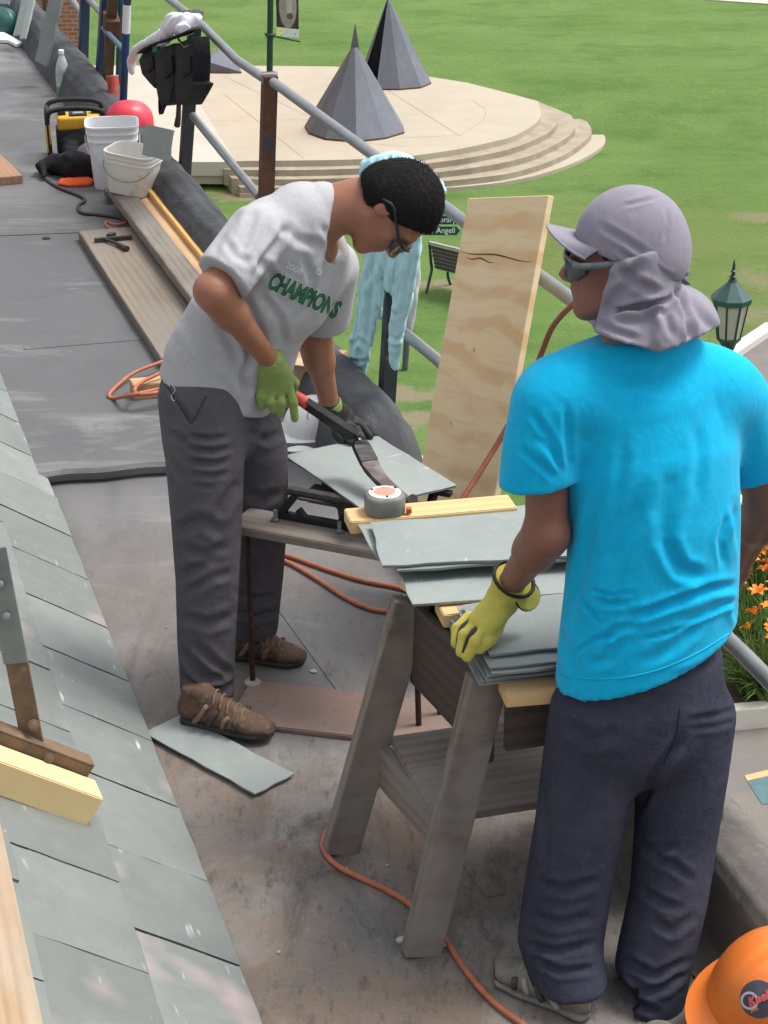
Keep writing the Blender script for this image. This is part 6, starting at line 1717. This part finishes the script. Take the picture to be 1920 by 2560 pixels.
# collar band and hem seam
def bvh_of(V, Qd): return BVHTree.FromPolygons([tuple(v) for v in V], [tuple(int(i) for i in q) for q in Qd])
def onmesh(bv, px, py, off=.0015):
    d = ray(px, py).normalized(); h, n, i, t = bv.ray_cast(Vector((0, 0, CAM_H)), d)
    return None if h is None else h - d * off
bv1 = bvh_of(V, Qd)
def seam(name, pxs, r, mat, parent, bv, n=6):
    P = []
    s2 = spline([Vector((x, y, 0)) for x, y in pxs], n)
    for p in s2:
        q = onmesh(bv, p.x, p.y, r * .3)
        if q is not None and (not P or (q - P[-1]).length < .06): P.append(q)
    if len(P) > 2: return mk(name, MB().tube(P, r, 6), mat, parent, smooth=True)
# lettering draped on the shirt
M_PRG = plain('print_green', (.035, .14, .075), .8, 0, .15, 40, 0); M_PRW = plain('print_white', (.62, .65, .66), .8, 0, .05, 40, 0)
def print_on(txt, org, ex, ey, size, mat, bold, parent, bv, off):
    vs, fs = text_mesh(txt, 1.0, 0, bold=bold)
    me = bmesh.new(); vv = [me.verts.new(v) for v in vs]
    for f in fs:
        try: me.faces.new([vv[i] for i in f])
        except ValueError: pass
    bmesh.ops.remove_doubles(me, verts=me.verts, dist=1e-5)
    bmesh.ops.triangulate(me, faces=me.faces)
    for _ in range(2): bmesh.ops.subdivide_edges(me, edges=[e for e in me.edges if e.calc_length() > .12], cuts=1)
    bmesh.ops.triangulate(me, faces=me.faces)
    me.verts.index_update(); out = []; ok = []
    for v in me.verts:
        p = onmesh(bv, org[0] + ex[0] * v.co.x * size + ey[0] * v.co.y * size, org[1] + ex[1] * v.co.x * size + ey[1] * v.co.y * size, off)
        ok.append(p is not None); out.append(p if p is not None else Vector((0, 0, 0)))
    fs = [tuple(v.index for v in f.verts) for f in me.faces if all(ok[v.index] for v in f.verts) and max((out[a.index] - out[b_.index]).length for a in f.verts for b_ in f.verts) < .05]
    me.free()
    root = list(range(len(out)))
    def find(a):
        while root[a] != a: root[a] = root[root[a]]; a = root[a]
        return a
    for f in fs:
        for a in f[1:]: root[find(a)] = find(f[0])
    groups = {}
    for f in fs: groups.setdefault(find(f[0]), []).append(f)
    for g in groups.values():
        ids = sorted({i for f in g for i in f}); mp_ = {a: k for k, a in enumerate(ids)}
        mk('letter', ([out[a] for a in ids], [tuple(mp_[a] for a in f) for f in g]), mat, parent, fixn=False)
print_on('CHAMPIONS', (666, 717), (.50, .228), (.48, -.88), 60, M_PRW, .10, SHIRT1, bv1, .0018)
print_on('CHAMPIONS', (666, 717), (.50, .228), (.48, -.88), 60, M_PRG, .06, SHIRT1, bv1, .0032)
print_on('2008', (712, 668), (.82, .42), (.42, -.86), 24, M_PRW, .03, SHIRT1, bv1, .002)
print_on('O', (787, 682), (.82, .42), (.42, -.86), 22, M_PRW, .02, SHIRT1, bv1, .002)

# trousers
F = grid_for([J[k] for k in ('pel', 'hipR', 'hipL', 'kneR', 'kneL', 'ankR', 'ankL')], .17, .0065)
fw1 = Vector((.95, -.25, 0)); sd1 = Vector((-.25, -.95, 0))
F.loft([(W(535, 905, 4.985), .160, .128), (W(530, 985, 4.98), .172, .140), (W(530, 1060, 4.98), .165, .135)], sd1, .03)
F.loft([(J['hipR'] + Vector((0, 0, .03)), .095, .112), (W(512, 1150, 4.85), .092, .108), (W(516, 1300, 4.83), .084, .098), (W(518, 1450, 4.81), .078, .088), (W(516, 1600, 4.80), .074, .082), (W(518, 1725, 4.80), .070, .076)], sd1, .035)
F.loft([(J['hipL'] + Vector((0, 0, .03)), .095, .108), (W(632, 1130, 5.09), .090, .100), (W(642, 1280, 5.11), .082, .090), (W(640, 1420, 5.12), .076, .082), (W(630, 1560, 5.13), .072, .078)], sd1, .02)
F.cut(W(500, 880, 4.98), (-.12, 0, 1))
pR, pL = W(515, 1752, 4.80), W(630, 1590, 5.13)
cap_cut(F, pR, (.08, -.2, -1), .14); cap_cut(F, pL, (0, -.1, -1), .14)
V, Qd = F.mesh(3)
V = creases(V, Qd, [
    ([(470, 1090), (530, 1098), (570, 1090)], 7, .009), ([(470, 1120), (540, 1130), (580, 1118)], 7, .009), ([(475, 1155), (540, 1160), (570, 1150)], 8, .009), ([(480, 1185), (530, 1190), (565, 1182)], 7, .007), ([(480, 1215), (530, 1218)], 7, .006),
    ([(410, 960), (450, 1010), (478, 1055), (500, 1040)], 6, .006), ([(420, 1080), (470, 1110)], 9, .008), ([(425, 1150), (450, 1190)], 10, .007), ([(600, 1200), (560, 1260), (540, 1300)], 13, .010),
    ([(440, 1330), (500, 1300), (560, 1330)], 14, .010), ([(460, 1370), (520, 1390), (570, 1360)], 12, .009), ([(450, 1440), (500, 1420), (560, 1400)], 13, .010), ([(470, 1480), (530, 1440), (580, 1430)], 11, .009), ([(450, 1540), (520, 1560), (580, 1540)], 12, .010),
    ([(460, 1630), (520, 1690), (560, 1700)], 11, .014), ([(480, 1600), (540, 1660), (585, 1690)], 10, .010), ([(455, 1690), (500, 1720), (560, 1725), (595, 1700)], 8, .014), ([(590, 1480), (640, 1500), (690, 1490)], 9, .010), ([(590, 1530), (640, 1545), (690, 1530)], 8, .011), ([(600, 1350), (650, 1370), (700, 1360)], 12, .008), ([(610, 1230), (660, 1250), (700, 1230)], 12, .007), ([(620, 1080), (670, 1100), (710, 1080)], 10, .007)])
TR1 = skin_obj('trousers', (V, Qd), M_TR1, MAN1)
bvt = bvh_of(V, Qd)
seam('pocket_seam', [(404, 935), (430, 985), (465, 1040), (478, 1058), (495, 1030), (515, 990)], .0022, plain('seam_dark', (.05, .048, .055), .9), TR1, bvt)
seam('loose_thread', [(430, 962), (438, 975), (428, 990), (434, 1002), (440, 995)], .0012, plain('thread_white', (.6, .6, .62), .9), TR1, bvt, 5)

# gloves
def glove(name, wr, pts, fingers, thumb, width, mat, parent, side, cuff=None, cuffmat=None, th=.024, r0=.0125):
    F = grid_for(list(pts) + [p for f in fingers for p in f] + list(thumb) + [wr], .05, .0036)
    F.loft([(wr, .037, .033), (pts[0], width * .86, th * 1.25), (pts[1], width, th), (pts[2], width * .95, th * .85)], side, .012)
    for f in fingers:
        for a, b_ in zip(f[:-1], f[1:]): F.cap(a, b_, r0, r0 * .92, .006)
    for a, b_ in zip(thumb[:-1], thumb[1:]): F.cap(a, b_, r0 * 1.15, r0, .010)
    return skin_obj(name, F.mesh(2), mat, parent)
def P3(px, py, y): return W(px, py, y)
fing = [[P3(656, 966, 4.862), P3(651, 990, 4.852), P3(655, 1016, 4.862)], [P3(676, 972, 4.865), P3(676, 1004, 4.850), P3(682, 1024, 4.862)], [P3(699, 972, 4.872), P3(703, 1006, 4.857), P3(701, 1034, 4.868)], [P3(722, 965, 4.882), P3(733, 1005, 4.868), P3(737, 1046, 4.878)]]
GL = glove('glove', J['wrR'], [P3(683, 925, 4.858), P3(690, 950, 4.866), P3(689, 972, 4.868)], fing, [P3(716, 930, 4.89), P3(735, 958, 4.925), P3(728, 985, 4.95)], .050, M_GL1, MAN1, Vector((.95, .25, .0)))
F = grid_for([J['wrR'], P3(690, 930, 4.86)], .07, .0036)
wd_ = (P3(690, 945, 4.866) - J['elR']).normalized(); w0 = J['wrR'] - wd_ * .012
F.loft([(w0, .037, .033), (w0 + wd_ * .04, .036, .030)], Vector((.95, .25, 0)), .01); F.cut(w0, -wd_); F.cut(w0 + wd_ * .04, wd_); F.addn(lambda X, Y, Z: (.0008 * np.sin((X * wd_.y - Y * wd_.x + Z * .4) * 700)).astype(np.float32))
skin_obj('cuff', F.mesh(1), M_GL1, GL)
fing = [[P3(862, 1058, 5.30), P3(893, 1075, 5.26), P3(905, 1095, 5.24)], [P3(872, 1050, 5.32), P3(908, 1068, 5.29), P3(925, 1090, 5.27)], [P3(880, 1046, 5.34), P3(918, 1066, 5.32), P3(938, 1090, 5.30)], [P3(850, 1062, 5.28), P3(872, 1085, 5.24), P3(880, 1105, 5.22)]]
GL2 = glove('glove', J['wrL'], [P3(836, 1028, 5.29), P3(852, 1046, 5.30), P3(868, 1056, 5.305)], fing, [P3(838, 1050, 5.27), P3(842, 1085, 5.25), P3(856, 1104, 5.24)], .044, M_RUBBER, MAN1, Vector((.5, .75, .4)))
F = grid_for([J['wrL'], P3(838, 1030, 5.29)], .07, .0036)
wd2 = (P3(848, 1042, 5.30) - J['elL']).normalized(); w0 = J['wrL'] - wd2 * .010
F.loft([(w0, .036, .034), (w0 + wd2 * .045, .037, .033)], Vector((.9, .4, 0)), .01); F.cut(w0, -wd2); F.cut(w0 + wd2 * .034, wd2)
skin_obj('cuff', F.mesh(1), M_GL1, GL2)
# shoes
m = Mt('shoe_brown', (.120, .075, .050), .75, 0, .3); m.mix(m.ramp(m.noise(40, 3), .45, .65), (.075, .045, .035), .7).mix(m.ramp(m.vor(46, (1, 1, 1)), .35, .2), (.20, .13, .085), .6).bump(m.noise(150, 3), .4, .002); M_SHB = m.m
M_SOLE = plain('shoe_sole', (.055, .050, .046), .8, 0, .25, 25, .4); M_TRIM = plain('shoe_trim_dark', (.060, .050, .045), .7, 0, .2, 30, .3); M_LACE = plain('lace_tan', (.24, .155, .105), .8, 0, .2, 40, .2)
hl = Zp(462, 1800, .012); te = Zp(680, 1846, .012)
shoe(MAN1, hl, te, M_SHB, M_SOLE, M_TRIM, M_LACE)
hl = Zp(578, 1640, .0); te = Zp(758, 1662, .0)
shoe(MAN1, hl, te, M_SHB, M_SOLE, M_TRIM, M_LACE)

# ---------------------------------------------------------------- the man in blue, seen from behind
M_SK2 = skin_mat('skin_brown', (.215, .094, .062), (.25, .10, .066))
mc = cloth('shirt_cyan', (.003, .40, .68), var=.08, bump=.25); mc.bump(mc.ramp(mc.noise(24, 3, .5, (1, 1, .4), (.5, .1, .2), dist=1.0), .35, .65), .10, .004); M_SH2 = mc.m
mc = cloth('trouser_navy', (.040, .043, .066), var=.15, bump=.45); mc.mix(mc.ramp(mc.noise(4, 5, .65), .50, .68), (.062, .064, .088), .7); mc.mix(mc.ramp(mc.noise(150, 3), .58, .7), (.07, .07, .085), .5); mc.bump(mc.ramp(mc.noise(20, 3, .5, (1, 1, 1.6), dist=.8), .35, .65), .15, .005); M_TR2 = mc.m
mc = cloth('cap_lilac_grey', (.25, .235, .285), var=.08, bump=.2); M_CAP = mc.m
H2 = Head(W(1562, 646, 3.735), (-.97, .12, .0), (.02, .06, .99), 1.0)
J2 = dict(pel=W(1612, 1740, 3.66), wai=W(1615, 1520, 3.67), che=W(1612, 1180, 3.70), upc=W(1608, 990, 3.715), nck=W(1585, 830, 3.72), shL=W(1368, 990, 3.64), shR=W(1842, 975, 3.83),
          elL=W(1366, 1335, 3.62), wrL=W(1272, 1466, 3.80), elR=W(1915, 1262, 3.90), wrR=W(1842, 1420, 4.04),
          hipL=W(1500, 1790, 3.62), hipR=W(1715, 1790, 3.70), kneL=W(1440, 2110, 3.60), kneR=W(1690, 2110, 3.63), ankL=W(1418, 2430, 3.535), ankR=W(1628, 2480, 3.545))
SD2 = (J2['shR'] - J2['shL']).normalized()
F = grid_for(list(J2.values()) + [H2(0, .12, -.12), H2(0, -.1, .13)], .15, .006)
F.loft([(J2['pel'], .140, .100), (J2['wai'], .135, .095), (J2['che'], .145, .10), (J2['upc'], .13, .080), (J2['upc'].lerp(J2['nck'], .6), .09, .07)], SD2, .04)
for q in 'RL':
    F.cap(J2['hip' + q], J2['kne' + q], .068, .045, .03).cap(J2['kne' + q], J2['ank' + q], .040, .028, .02)
    F.cap(J2['sh' + q] + Vector((0, 0, -.03)), J2['el' + q], .046, .043, .03).cap(J2['el' + q], J2['wr' + q], .045, .028, .015)
    mid = J2['el' + q].lerp(J2['wr' + q], .3); F.cap(J2['el' + q], mid, .045, .046, .02)
F.cap(J2['wrL'], W(1228, 1530, 3.79), .024, .013, .02)
# right hand, held in front of him
hR = J2['wrR'] + (J2['wrR'] - J2['elR']).normalized() * .09
F.cap(J2['wrR'], hR, .030, .032, .02)
for k in range(4):
    a = hR + SD2 * (.015 * (k - 1.5)); b_ = a + (J2['wrR'] - J2['elR']).normalized() * .045 + Vector((0, .01, -.02)); F.cap(a, b_, .0095, .0085, .006)
F.cap(J2['wrR'] + Vector((0, .02, 0)), hR + Vector((-.01, .035, .0)), .012, .010, .01)
F.loft([(J2['nck'] - Vector((0, 0, .03)), .062, .062), (H2(0, -.03, -.085), .054, .058), (H2(0, -.025, -.045), .048, .056)], SD2, .03)
T_ = F.F; F.F = np.full(F.F.shape, 9.0, np.float32); H2.sculpt(F); F.F = np.minimum(T_, F.F)
MAN2 = skin_obj('person', F.mesh(2), M_SK2, None)
tag(MAN2, 'man in a bright blue t-shirt and lilac sun cap, seen from behind, hand on slates', 'person')
glasses(H2, MAN2, plain('glasses_grey', (.16, .19, .20), .4, 0, .3, 30, 0), M_GLS, -1, .0075, -.010)
F = grid_for([H2(0, .12, -.1), H2(0, -.12, .14), H2(.1, 0, 0), H2(-.1, 0, 0)], .03, .005)
F.ell(H2(0, -.008, .024), (.080, .102, .102), H2.E, .02); F.ell(H2(0, -.05, -.02), (.066, .056, .060), H2.E, .03)
F.cut(H2(0, .05, .05), H2.f * .94 - H2.u * .12); F.cut(H2(0, -.055, -.05), -H2.u)
for q in (-1, 1): F.ell(H2(q * .085, .03, -.045), (.035, .05, .06), H2.E, .006, 's')
skin_obj('hair', F.mesh(1), M_HAIR, MAN2)
# cap: crown, peak, neck cape
cap_pts = [H2(0, .2, -.1), H2(0, -.15, .16), H2(.12, 0, 0), H2(-.12, 0, 0)]
F = grid_for(cap_pts, .05, .0045)
F.ell(H2(0, -.012, .030), (.094, .114, .116), H2.E, .01); F.ell(H2(0, -.055, .0), (.082, .068, .07), H2.E, .03)
F.cut(H2(0, .095, .038), H2.f * .33 - H2.u * .94)
V, Qd = F.mesh(3)
V = creases(V, Qd, [([(1560, 515), (1600, 505), (1640, 495)], 5, .003), ([(1660, 600), (1670, 560), (1668, 525)], 5, .003), ([(1500, 565), (1560, 600), (1620, 640)], 9, .003), ([(1540, 620), (1600, 665), (1650, 690)], 8, .004), ([(1530, 640), (1590, 690), (1650, 725)], 6, .004), ([(1600, 640), (1650, 680), (1690, 700)], 7, .003)])
CAP2 = skin_obj('cap', (V, Qd), M_CAP, MAN2)
pk = MB(); rows = []; NU, NV = 12, 16
root = lambda v: H2(.082 * math.sin(v), .078 * math.cos(v) ** .8 + .012, .040 - .006 * (1 - math.cos(v)))
for layer in (0, 1):
    rows = []
    for i in range(NU + 1):
        u_ = i / NU; row = []
        for j in range(NV + 1):
            v = (-1 + 2 * j / NV) * 1.25
            p0 = root(v); ext = .070 * max(0.0, math.cos(v * .95)) ** .7
            p = p0 + (H2.f * .93 + H2.u * .46) * (ext * u_) - H2.u * (.030 * (math.sin(v) ** 2) * u_ + .010 * u_ * u_) - H2.u * .0035 * layer
            row.append(p)
        rows.append(row)
    if layer == 0: top_rows = rows
    else: bot_rows = rows
mk('peak', MB().grid(top_rows), M_CAP, CAP2, smooth=True)
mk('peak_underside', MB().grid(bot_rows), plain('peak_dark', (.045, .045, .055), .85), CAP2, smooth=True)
mk('peak_edge', MB().tube([(a + b_) / 2 for a, b_ in zip(top_rows[-1], bot_rows[-1])], .0028, 6), M_CAP, CAP2, smooth=True)
# neck cape
F = grid_for([W(1420, 640, 3.7), W(1820, 900, 3.8), W(1600, 700, 3.5), W(1600, 700, 3.95)], .05, .0048)
cax = [(H2(0, -.012, .015), .101, .104), (H2(0, -.018, -.045), .101, .100), (W(1580, 770, 3.73), .092, .092), (W(1592, 815, 3.725), .118, .108), (W(1612, 855, 3.72), .158, .130), (W(1622, 900, 3.715), .190, .150)]
F.loft(cax, [H2.r] * 2 + [SD2] * 4, .01)
F.addn(lambda X, Y, Z: (.004 * np.sin(X * 55 + Z * 20)).astype(np.float32))
F.cut(H2(0, .030, -.02), H2.f * .96 + H2.u * .20); F.cut(H2(0, 0, .02), H2.u * .94 - H2.f * .33 * -1)
F.cut(W(1650, 884, 3.58), (-.31, -.25, -1)); F.cut(W(1650, 884, 3.58), (.33, -.25, -1)); F.cut(W(1800, 840, 3.7), (.75, .1, -.6))
inner = F.F + .012; F.G = np.maximum(inner, -9)
V, Qd = F.mesh(3)
V = creases(V, Qd, [([(1535, 780), (1600, 765), (1680, 752)], 8, .016), ([(1530, 790), (1600, 790), (1700, 745)], 8, -.008), ([(1600, 660), (1560, 720), (1500, 790)], 14, .008), ([(1540, 660), (1580, 700), (1650, 735)], 11, .007), ([(1520, 700), (1570, 680), (1600, 665)], 10, .005), ([(1690, 720), (1720, 790), (1728, 860)], 8, .012), ([(1700, 740), (1760, 800), (1790, 830)], 12, .006), ([(1480, 800), (1540, 830), (1600, 850)], 9, .006), ([(1640, 760), (1650, 810), (1640, 870)], 13, -.006), ([(1690, 730), (1660, 780), (1690, 850)], 10, .006)])
skin_obj('neck_cape', (V, Qd), M_CAP, CAP2)
mk('cape_toggle', MB().lathe([(.006, 0), (.007, .006), (.004, .012)], 8, W(1712, 682, 3.70), axis=(.5, -.8, .2)), M_GALV, CAP2)
mk('cap_strap_tail', MB().prism([W(1695, 712, 3.74), W(1728, 712, 3.75), W(1712, 690, 3.76), W(1704, 692, 3.74)], (0, .012, 0)), plain('strap_dark', (.10, .095, .11), .8), CAP2)

# t-shirt
F = grid_for([J2['pel'], J2['nck'], J2['shL'], J2['shR'], J2['elL'], J2['elR'], W(1360, 1760, 3.6), W(1900, 1700, 3.8)], .15, .0065)
F.loft([(W(1616, 1740, 3.66), .214, .146), (W(1620, 1600, 3.67), .205, .140), (W(1632, 1450, 3.68), .198, .134), (W(1638, 1300, 3.69), .194, .130), (W(1630, 1150, 3.705), .196, .128), (W(1616, 1020, 3.715), .186, .108), (W(1600, 930, 3.72), .125, .085), (W(1590, 850, 3.72), .088, .074)], SD2, .03)
slL, slR = J2['shL'].lerp(J2['elL'], .60), J2['shR'].lerp(J2['elR'], .66)
dl2, dr2 = (J2['elL'] - J2['shL']).normalized(), (J2['elR'] - J2['shR']).normalized()
F.cap(W(1562, 876, 3.705), W(1395, 972, 3.66), .046, .066, .06); F.cap(W(1640, 876, 3.735), W(1806, 962, 3.81), .046, .066, .06)
sleeve(F, [(J2['shL'].lerp(J2['upc'], .3) + Vector((0, 0, .0)), .078, .080), (J2['shL'] + Vector((0, 0, -.025)), .072, .074), (J2['shL'].lerp(J2['elL'], .35) - SD2 * .014, .078, .076), (slL - SD2 * .018 + dl2 * .05, .090, .076)], SD2, .05, slL + dl2 * .0, dl2 + SD2 * .10)
sleeve(F, [(J2['shR'].lerp(J2['upc'], .3), .078, .080), (J2['shR'] + Vector((0, 0, -.025)), .072, .074), (slR + dr2 * .05, .084, .072)], SD2, .05, slR, dr2)
hp = W(1612, 1628, 3.66); hn2 = Vector((.27, .10, -1))
F.cut(hp, hn2); F.hollow(hp, hn2, .035, .014)
F.cut(W(1592, 838, 3.72), (-.1, .1, 1))
V, Qd = F.mesh(3)
V = creases(V, Qd, [
    ([(1845, 1462), (1780, 1470), (1700, 1500), (1620, 1530), (1565, 1545)], 10, .013), ([(1830, 1500), (1760, 1528), (1700, 1552)], 8, .007), ([(1855, 1480), (1840, 1530), (1850, 1560)], 9, .010), ([(1560, 1505), (1520, 1510), (1500, 1500)], 8, .007), ([(1590, 1560), (1540, 1575), (1500, 1600)], 9, .008), ([(1560, 1600), (1520, 1650), (1470, 1660)], 12, .006),
    ([(1660, 1340), (1680, 1390), (1700, 1425), (1760, 1440)], 16, .010), ([(1600, 1250), (1560, 1330), (1520, 1420)], 22, .006), ([(1680, 1180), (1660, 1280), (1665, 1360)], 20, .005), ([(1840, 1260), (1850, 1340), (1862, 1400)], 12, .012), ([(1415, 1010), (1420, 1090), (1424, 1190)], 9, .005), ([(1330, 1030), (1370, 1090), (1400, 1150)], 9, .006), ([(1345, 1090), (1385, 1140), (1405, 1180)], 8, .006), ([(1300, 1120), (1350, 1160), (1390, 1195)], 9, .005),
    ([(1430, 1230), (1425, 1330), (1410, 1430)], 16, .006), ([(1480, 1300), (1455, 1420), (1420, 1560)], 18, .007), ([(1390, 1560), (1420, 1620), (1450, 1700)], 12, .005), ([(1750, 1560), (1680, 1620), (1600, 1660)], 13, .006), ([(1850, 1600), (1760, 1670), (1680, 1700)], 11, .005), ([(1500, 900), (1560, 960), (1640, 960), (1720, 900)], 18, .003), ([(1440, 1480), (1480, 1530), (1500, 1560)], 6, .006), ([(1470, 1470), (1530, 1490), (1580, 1480)], 5, .005), ([(1700, 1560), (1780, 1530), (1840, 1500)], 5, .006), ([(1600, 1600), (1680, 1580), (1760, 1540)], 5, .005), ([(1430, 1640), (1480, 1600), (1540, 1590)], 6, .005), ([(1820, 1280), (1800, 1350), (1810, 1420)], 8, .006), ([(1560, 1100), (1550, 1200), (1530, 1280)], 14, .004), ([(1740, 1060), (1750, 1150), (1740, 1250)], 14, .004)])
SHIRT2 = skin_obj('t_shirt', (V, Qd), M_SH2, MAN2)
bvs2 = bvh_of(V, Qd)
seam('hem_stitch', [(1366, 1672), (1440, 1694), (1540, 1696), (1640, 1676), (1740, 1634), (1838, 1574)], .0016, plain('stitch_cyan', (.01, .45, .72), .9), SHIRT2, bvs2)

# trousers
F = grid_for([J2[k] for k in ('pel', 'hipR', 'hipL', 'kneR', 'kneL', 'ankR', 'ankL')], .17, .0065)
F.loft([(W(1612, 1655, 3.665), .178, .122), (W(1612, 1740, 3.665), .186, .132), (W(1608, 1820, 3.665), .184, .132)], SD2, .03)
F.loft([(J2['hipL'], .108, .112), (W(1478, 1900, 3.63), .104, .108), (W(1450, 2060, 3.62), .097, .102), (W(1420, 2220, 3.60), .096, .098), (W(1402, 2340, 3.575), .096, .096), (W(1412, 2410, 3.535), .086, .090), (W(1428, 2480, 3.50), .082, .088)], SD2, .03)
F.loft([(J2['hipR'], .106, .112), (W(1705, 1920, 3.68), .100, .106), (W(1690, 2080, 3.65), .090, .098), (W(1672, 2240, 3.60), .084, .092), (W(1640, 2380, 3.56), .084, .090), (W(1620, 2480, 3.53), .082, .088), (W(1612, 2560, 3.51), .080, .086)], SD2, .014)
F.cut(W(1612, 1640, 3.665), (0, 0, 1))
cap_cut(F, W(1428, 2462, 3.50), (.06, -.05, -1), .15); cap_cut(F, W(1612, 2560, 3.50), (0, -.1, -1), .14)
V, Qd = F.mesh(3)
V = creases(V, Qd, [
    ([(1700, 1850), (1640, 1930), (1590, 2030)], 12, .012), ([(1720, 1800), (1800, 1790), (1850, 1770)], 9, .005), ([(1730, 1820), (1790, 1815), (1840, 1800)], 8, .005), ([(1400, 1810), (1480, 1850), (1560, 1830)], 18, .006), ([(1600, 2110), (1640, 2130), (1680, 2110)], 10, .008), ([(1620, 2140), (1680, 2160), (1730, 2200)], 10, .007), ([(1600, 2220), (1660, 2260), (1700, 2270)], 10, .007), ([(1630, 2300), (1680, 2330), (1730, 2290)], 11, .008),
    ([(1340, 2210), (1420, 2225), (1500, 2200)], 12, .007), ([(1330, 2290), (1400, 2310), (1480, 2290)], 12, .008), ([(1310, 2360), (1390, 2380), (1480, 2360)], 10, .010), ([(1335, 2395), (1400, 2430), (1490, 2420)], 9, .010), ([(1560, 2400), (1640, 2440), (1720, 2400)], 10, .010), ([(1540, 2440), (1580, 2500), (1640, 2530)], 10, .014), ([(1600, 2480), (1660, 2470), (1710, 2430)], 10, .010), ([(1350, 1960), (1365, 2060), (1360, 2160)], 10, .005)])
TRO2 = skin_obj('trousers', (V, Qd), M_TR2, MAN2)
bvt2 = bvh_of(V, Qd)
seam('back_seam', [(1700, 1770), (1690, 1840), (1660, 1910)], .0016, plain('seam_navy', (.022, .023, .035), .9), TRO2, bvt2)

# yellow work glove on the slates
m = cloth('glove_yellow', (.53, .47, .095), var=.15, bump=.4, rough=.75); M_GLY = m.m
def G3(px, py, z): return Zp(px, py, z)
wrG = J2['wrL']
fingY = [[G3(1172, 1542, .800), G3(1143, 1572, .792), G3(1140, 1608, .770)], [G3(1192, 1556, .802), G3(1160, 1588, .795), G3(1152, 1630, .764)], [G3(1214, 1570, .802), G3(1188, 1604, .795), G3(1168, 1642, .760)], [G3(1236, 1576, .798), G3(1218, 1606, .785), G3(1200, 1622, .776)]]
GY = glove('glove', wrG, [G3(1256, 1500, .845), G3(1228, 1535, .826), G3(1204, 1560, .808)], fingY, [G3(1262, 1530, .820), G3(1240, 1572, .796), G3(1226, 1600, .784)], .047, M_GLY, MAN2, Vector((.75, -.62, .25)), th=.025, r0=.0132)
for a, b_ in ((fingY[0], fingY[1]), (fingY[1], fingY[2])):
    P = [(a[i] + b_[i]) / 2 - Vector((0, .004, -.006)) for i in range(3)]
    mk('finger_gusset', MB().tube(spline([P[0].lerp(P[1], .3)] + P[1:], 4), .0065, 7), M_RUBBER, GY, smooth=True)
wdg = (G3(1228, 1535, .826) - J2['elL']).normalized(); w0 = wrG - wdg * .030
F = grid_for([w0, wrG], .08, .0038)
F.loft([(w0, .046, .042), (wrG + wdg * .01, .040, .034)], Vector((.75, -.62, .25)), .01); F.cut(w0, -wdg); F.cut(wrG + wdg * .01, wdg)
skin_obj('cuff', F.mesh(2), M_GLY, GY)
e1_ = Vector((.75, -.62, .25)); e1_ = (e1_ - wdg * e1_.dot(wdg)).normalized(); e2_ = wdg.cross(e1_)
mk('cuff_trim', MB().tube([w0 + e1_ * .047 * math.cos(a) + e2_ * .043 * math.sin(a) for a in [2 * math.pi * k / 24 for k in range(24)]], .0045, 7, closed=True), M_BLACK, GY, smooth=True)
tabc = G3(1318, 1492, .86)
tabo = mk('cuff_tab', MB().lathe([(.030, 0), (.031, .004), (.028, .007)], 18, tabc, axis=(.5, -.75, .4)), M_GLY, GY, smooth=40)
mk('tab_trim', MB().tube([tabc + Vector((0, 0, .002)) + (Vector((.83, .55, 0)) * math.cos(a) + Vector((-.2, .3, .93)) * math.sin(a)) * .031 for a in [2 * math.pi * k / 20 for k in range(20)]], .0035, 6, closed=True), M_BLACK, GY, smooth=True)
# trainers
m = Mt('trainer_grey', (.20, .188, .165), .75, 0, .3); m.mix(m.ramp(m.noise(30, 3), .45, .65), (.13, .122, .108), .7).bump(m.noise(150, 3), .3, .002); M_TRN = m.m
M_TRS = plain('trainer_sole', (.22, .22, .20), .7, 0, .2, 25, .3); M_TRD = plain('trainer_dark', (.055, .055, .055), .7, 0, .2, 30, .3); M_TRL = plain('trainer_lace', (.30, .285, .26), .8)
hl, te = Zp(1470, 2545, 0), Zp(1236, 2436, 0)
shoe(MAN2, hl, te, M_TRN, M_TRS, M_TRD, M_TRL, collar=.075)
hl = Zp(1668, 2800, 0); te = hl + Vector((.06, 1, 0)).normalized() * .27
shoe(MAN2, hl, te, M_TRN, M_TRS, M_TRD, M_TRL, collar=.075)
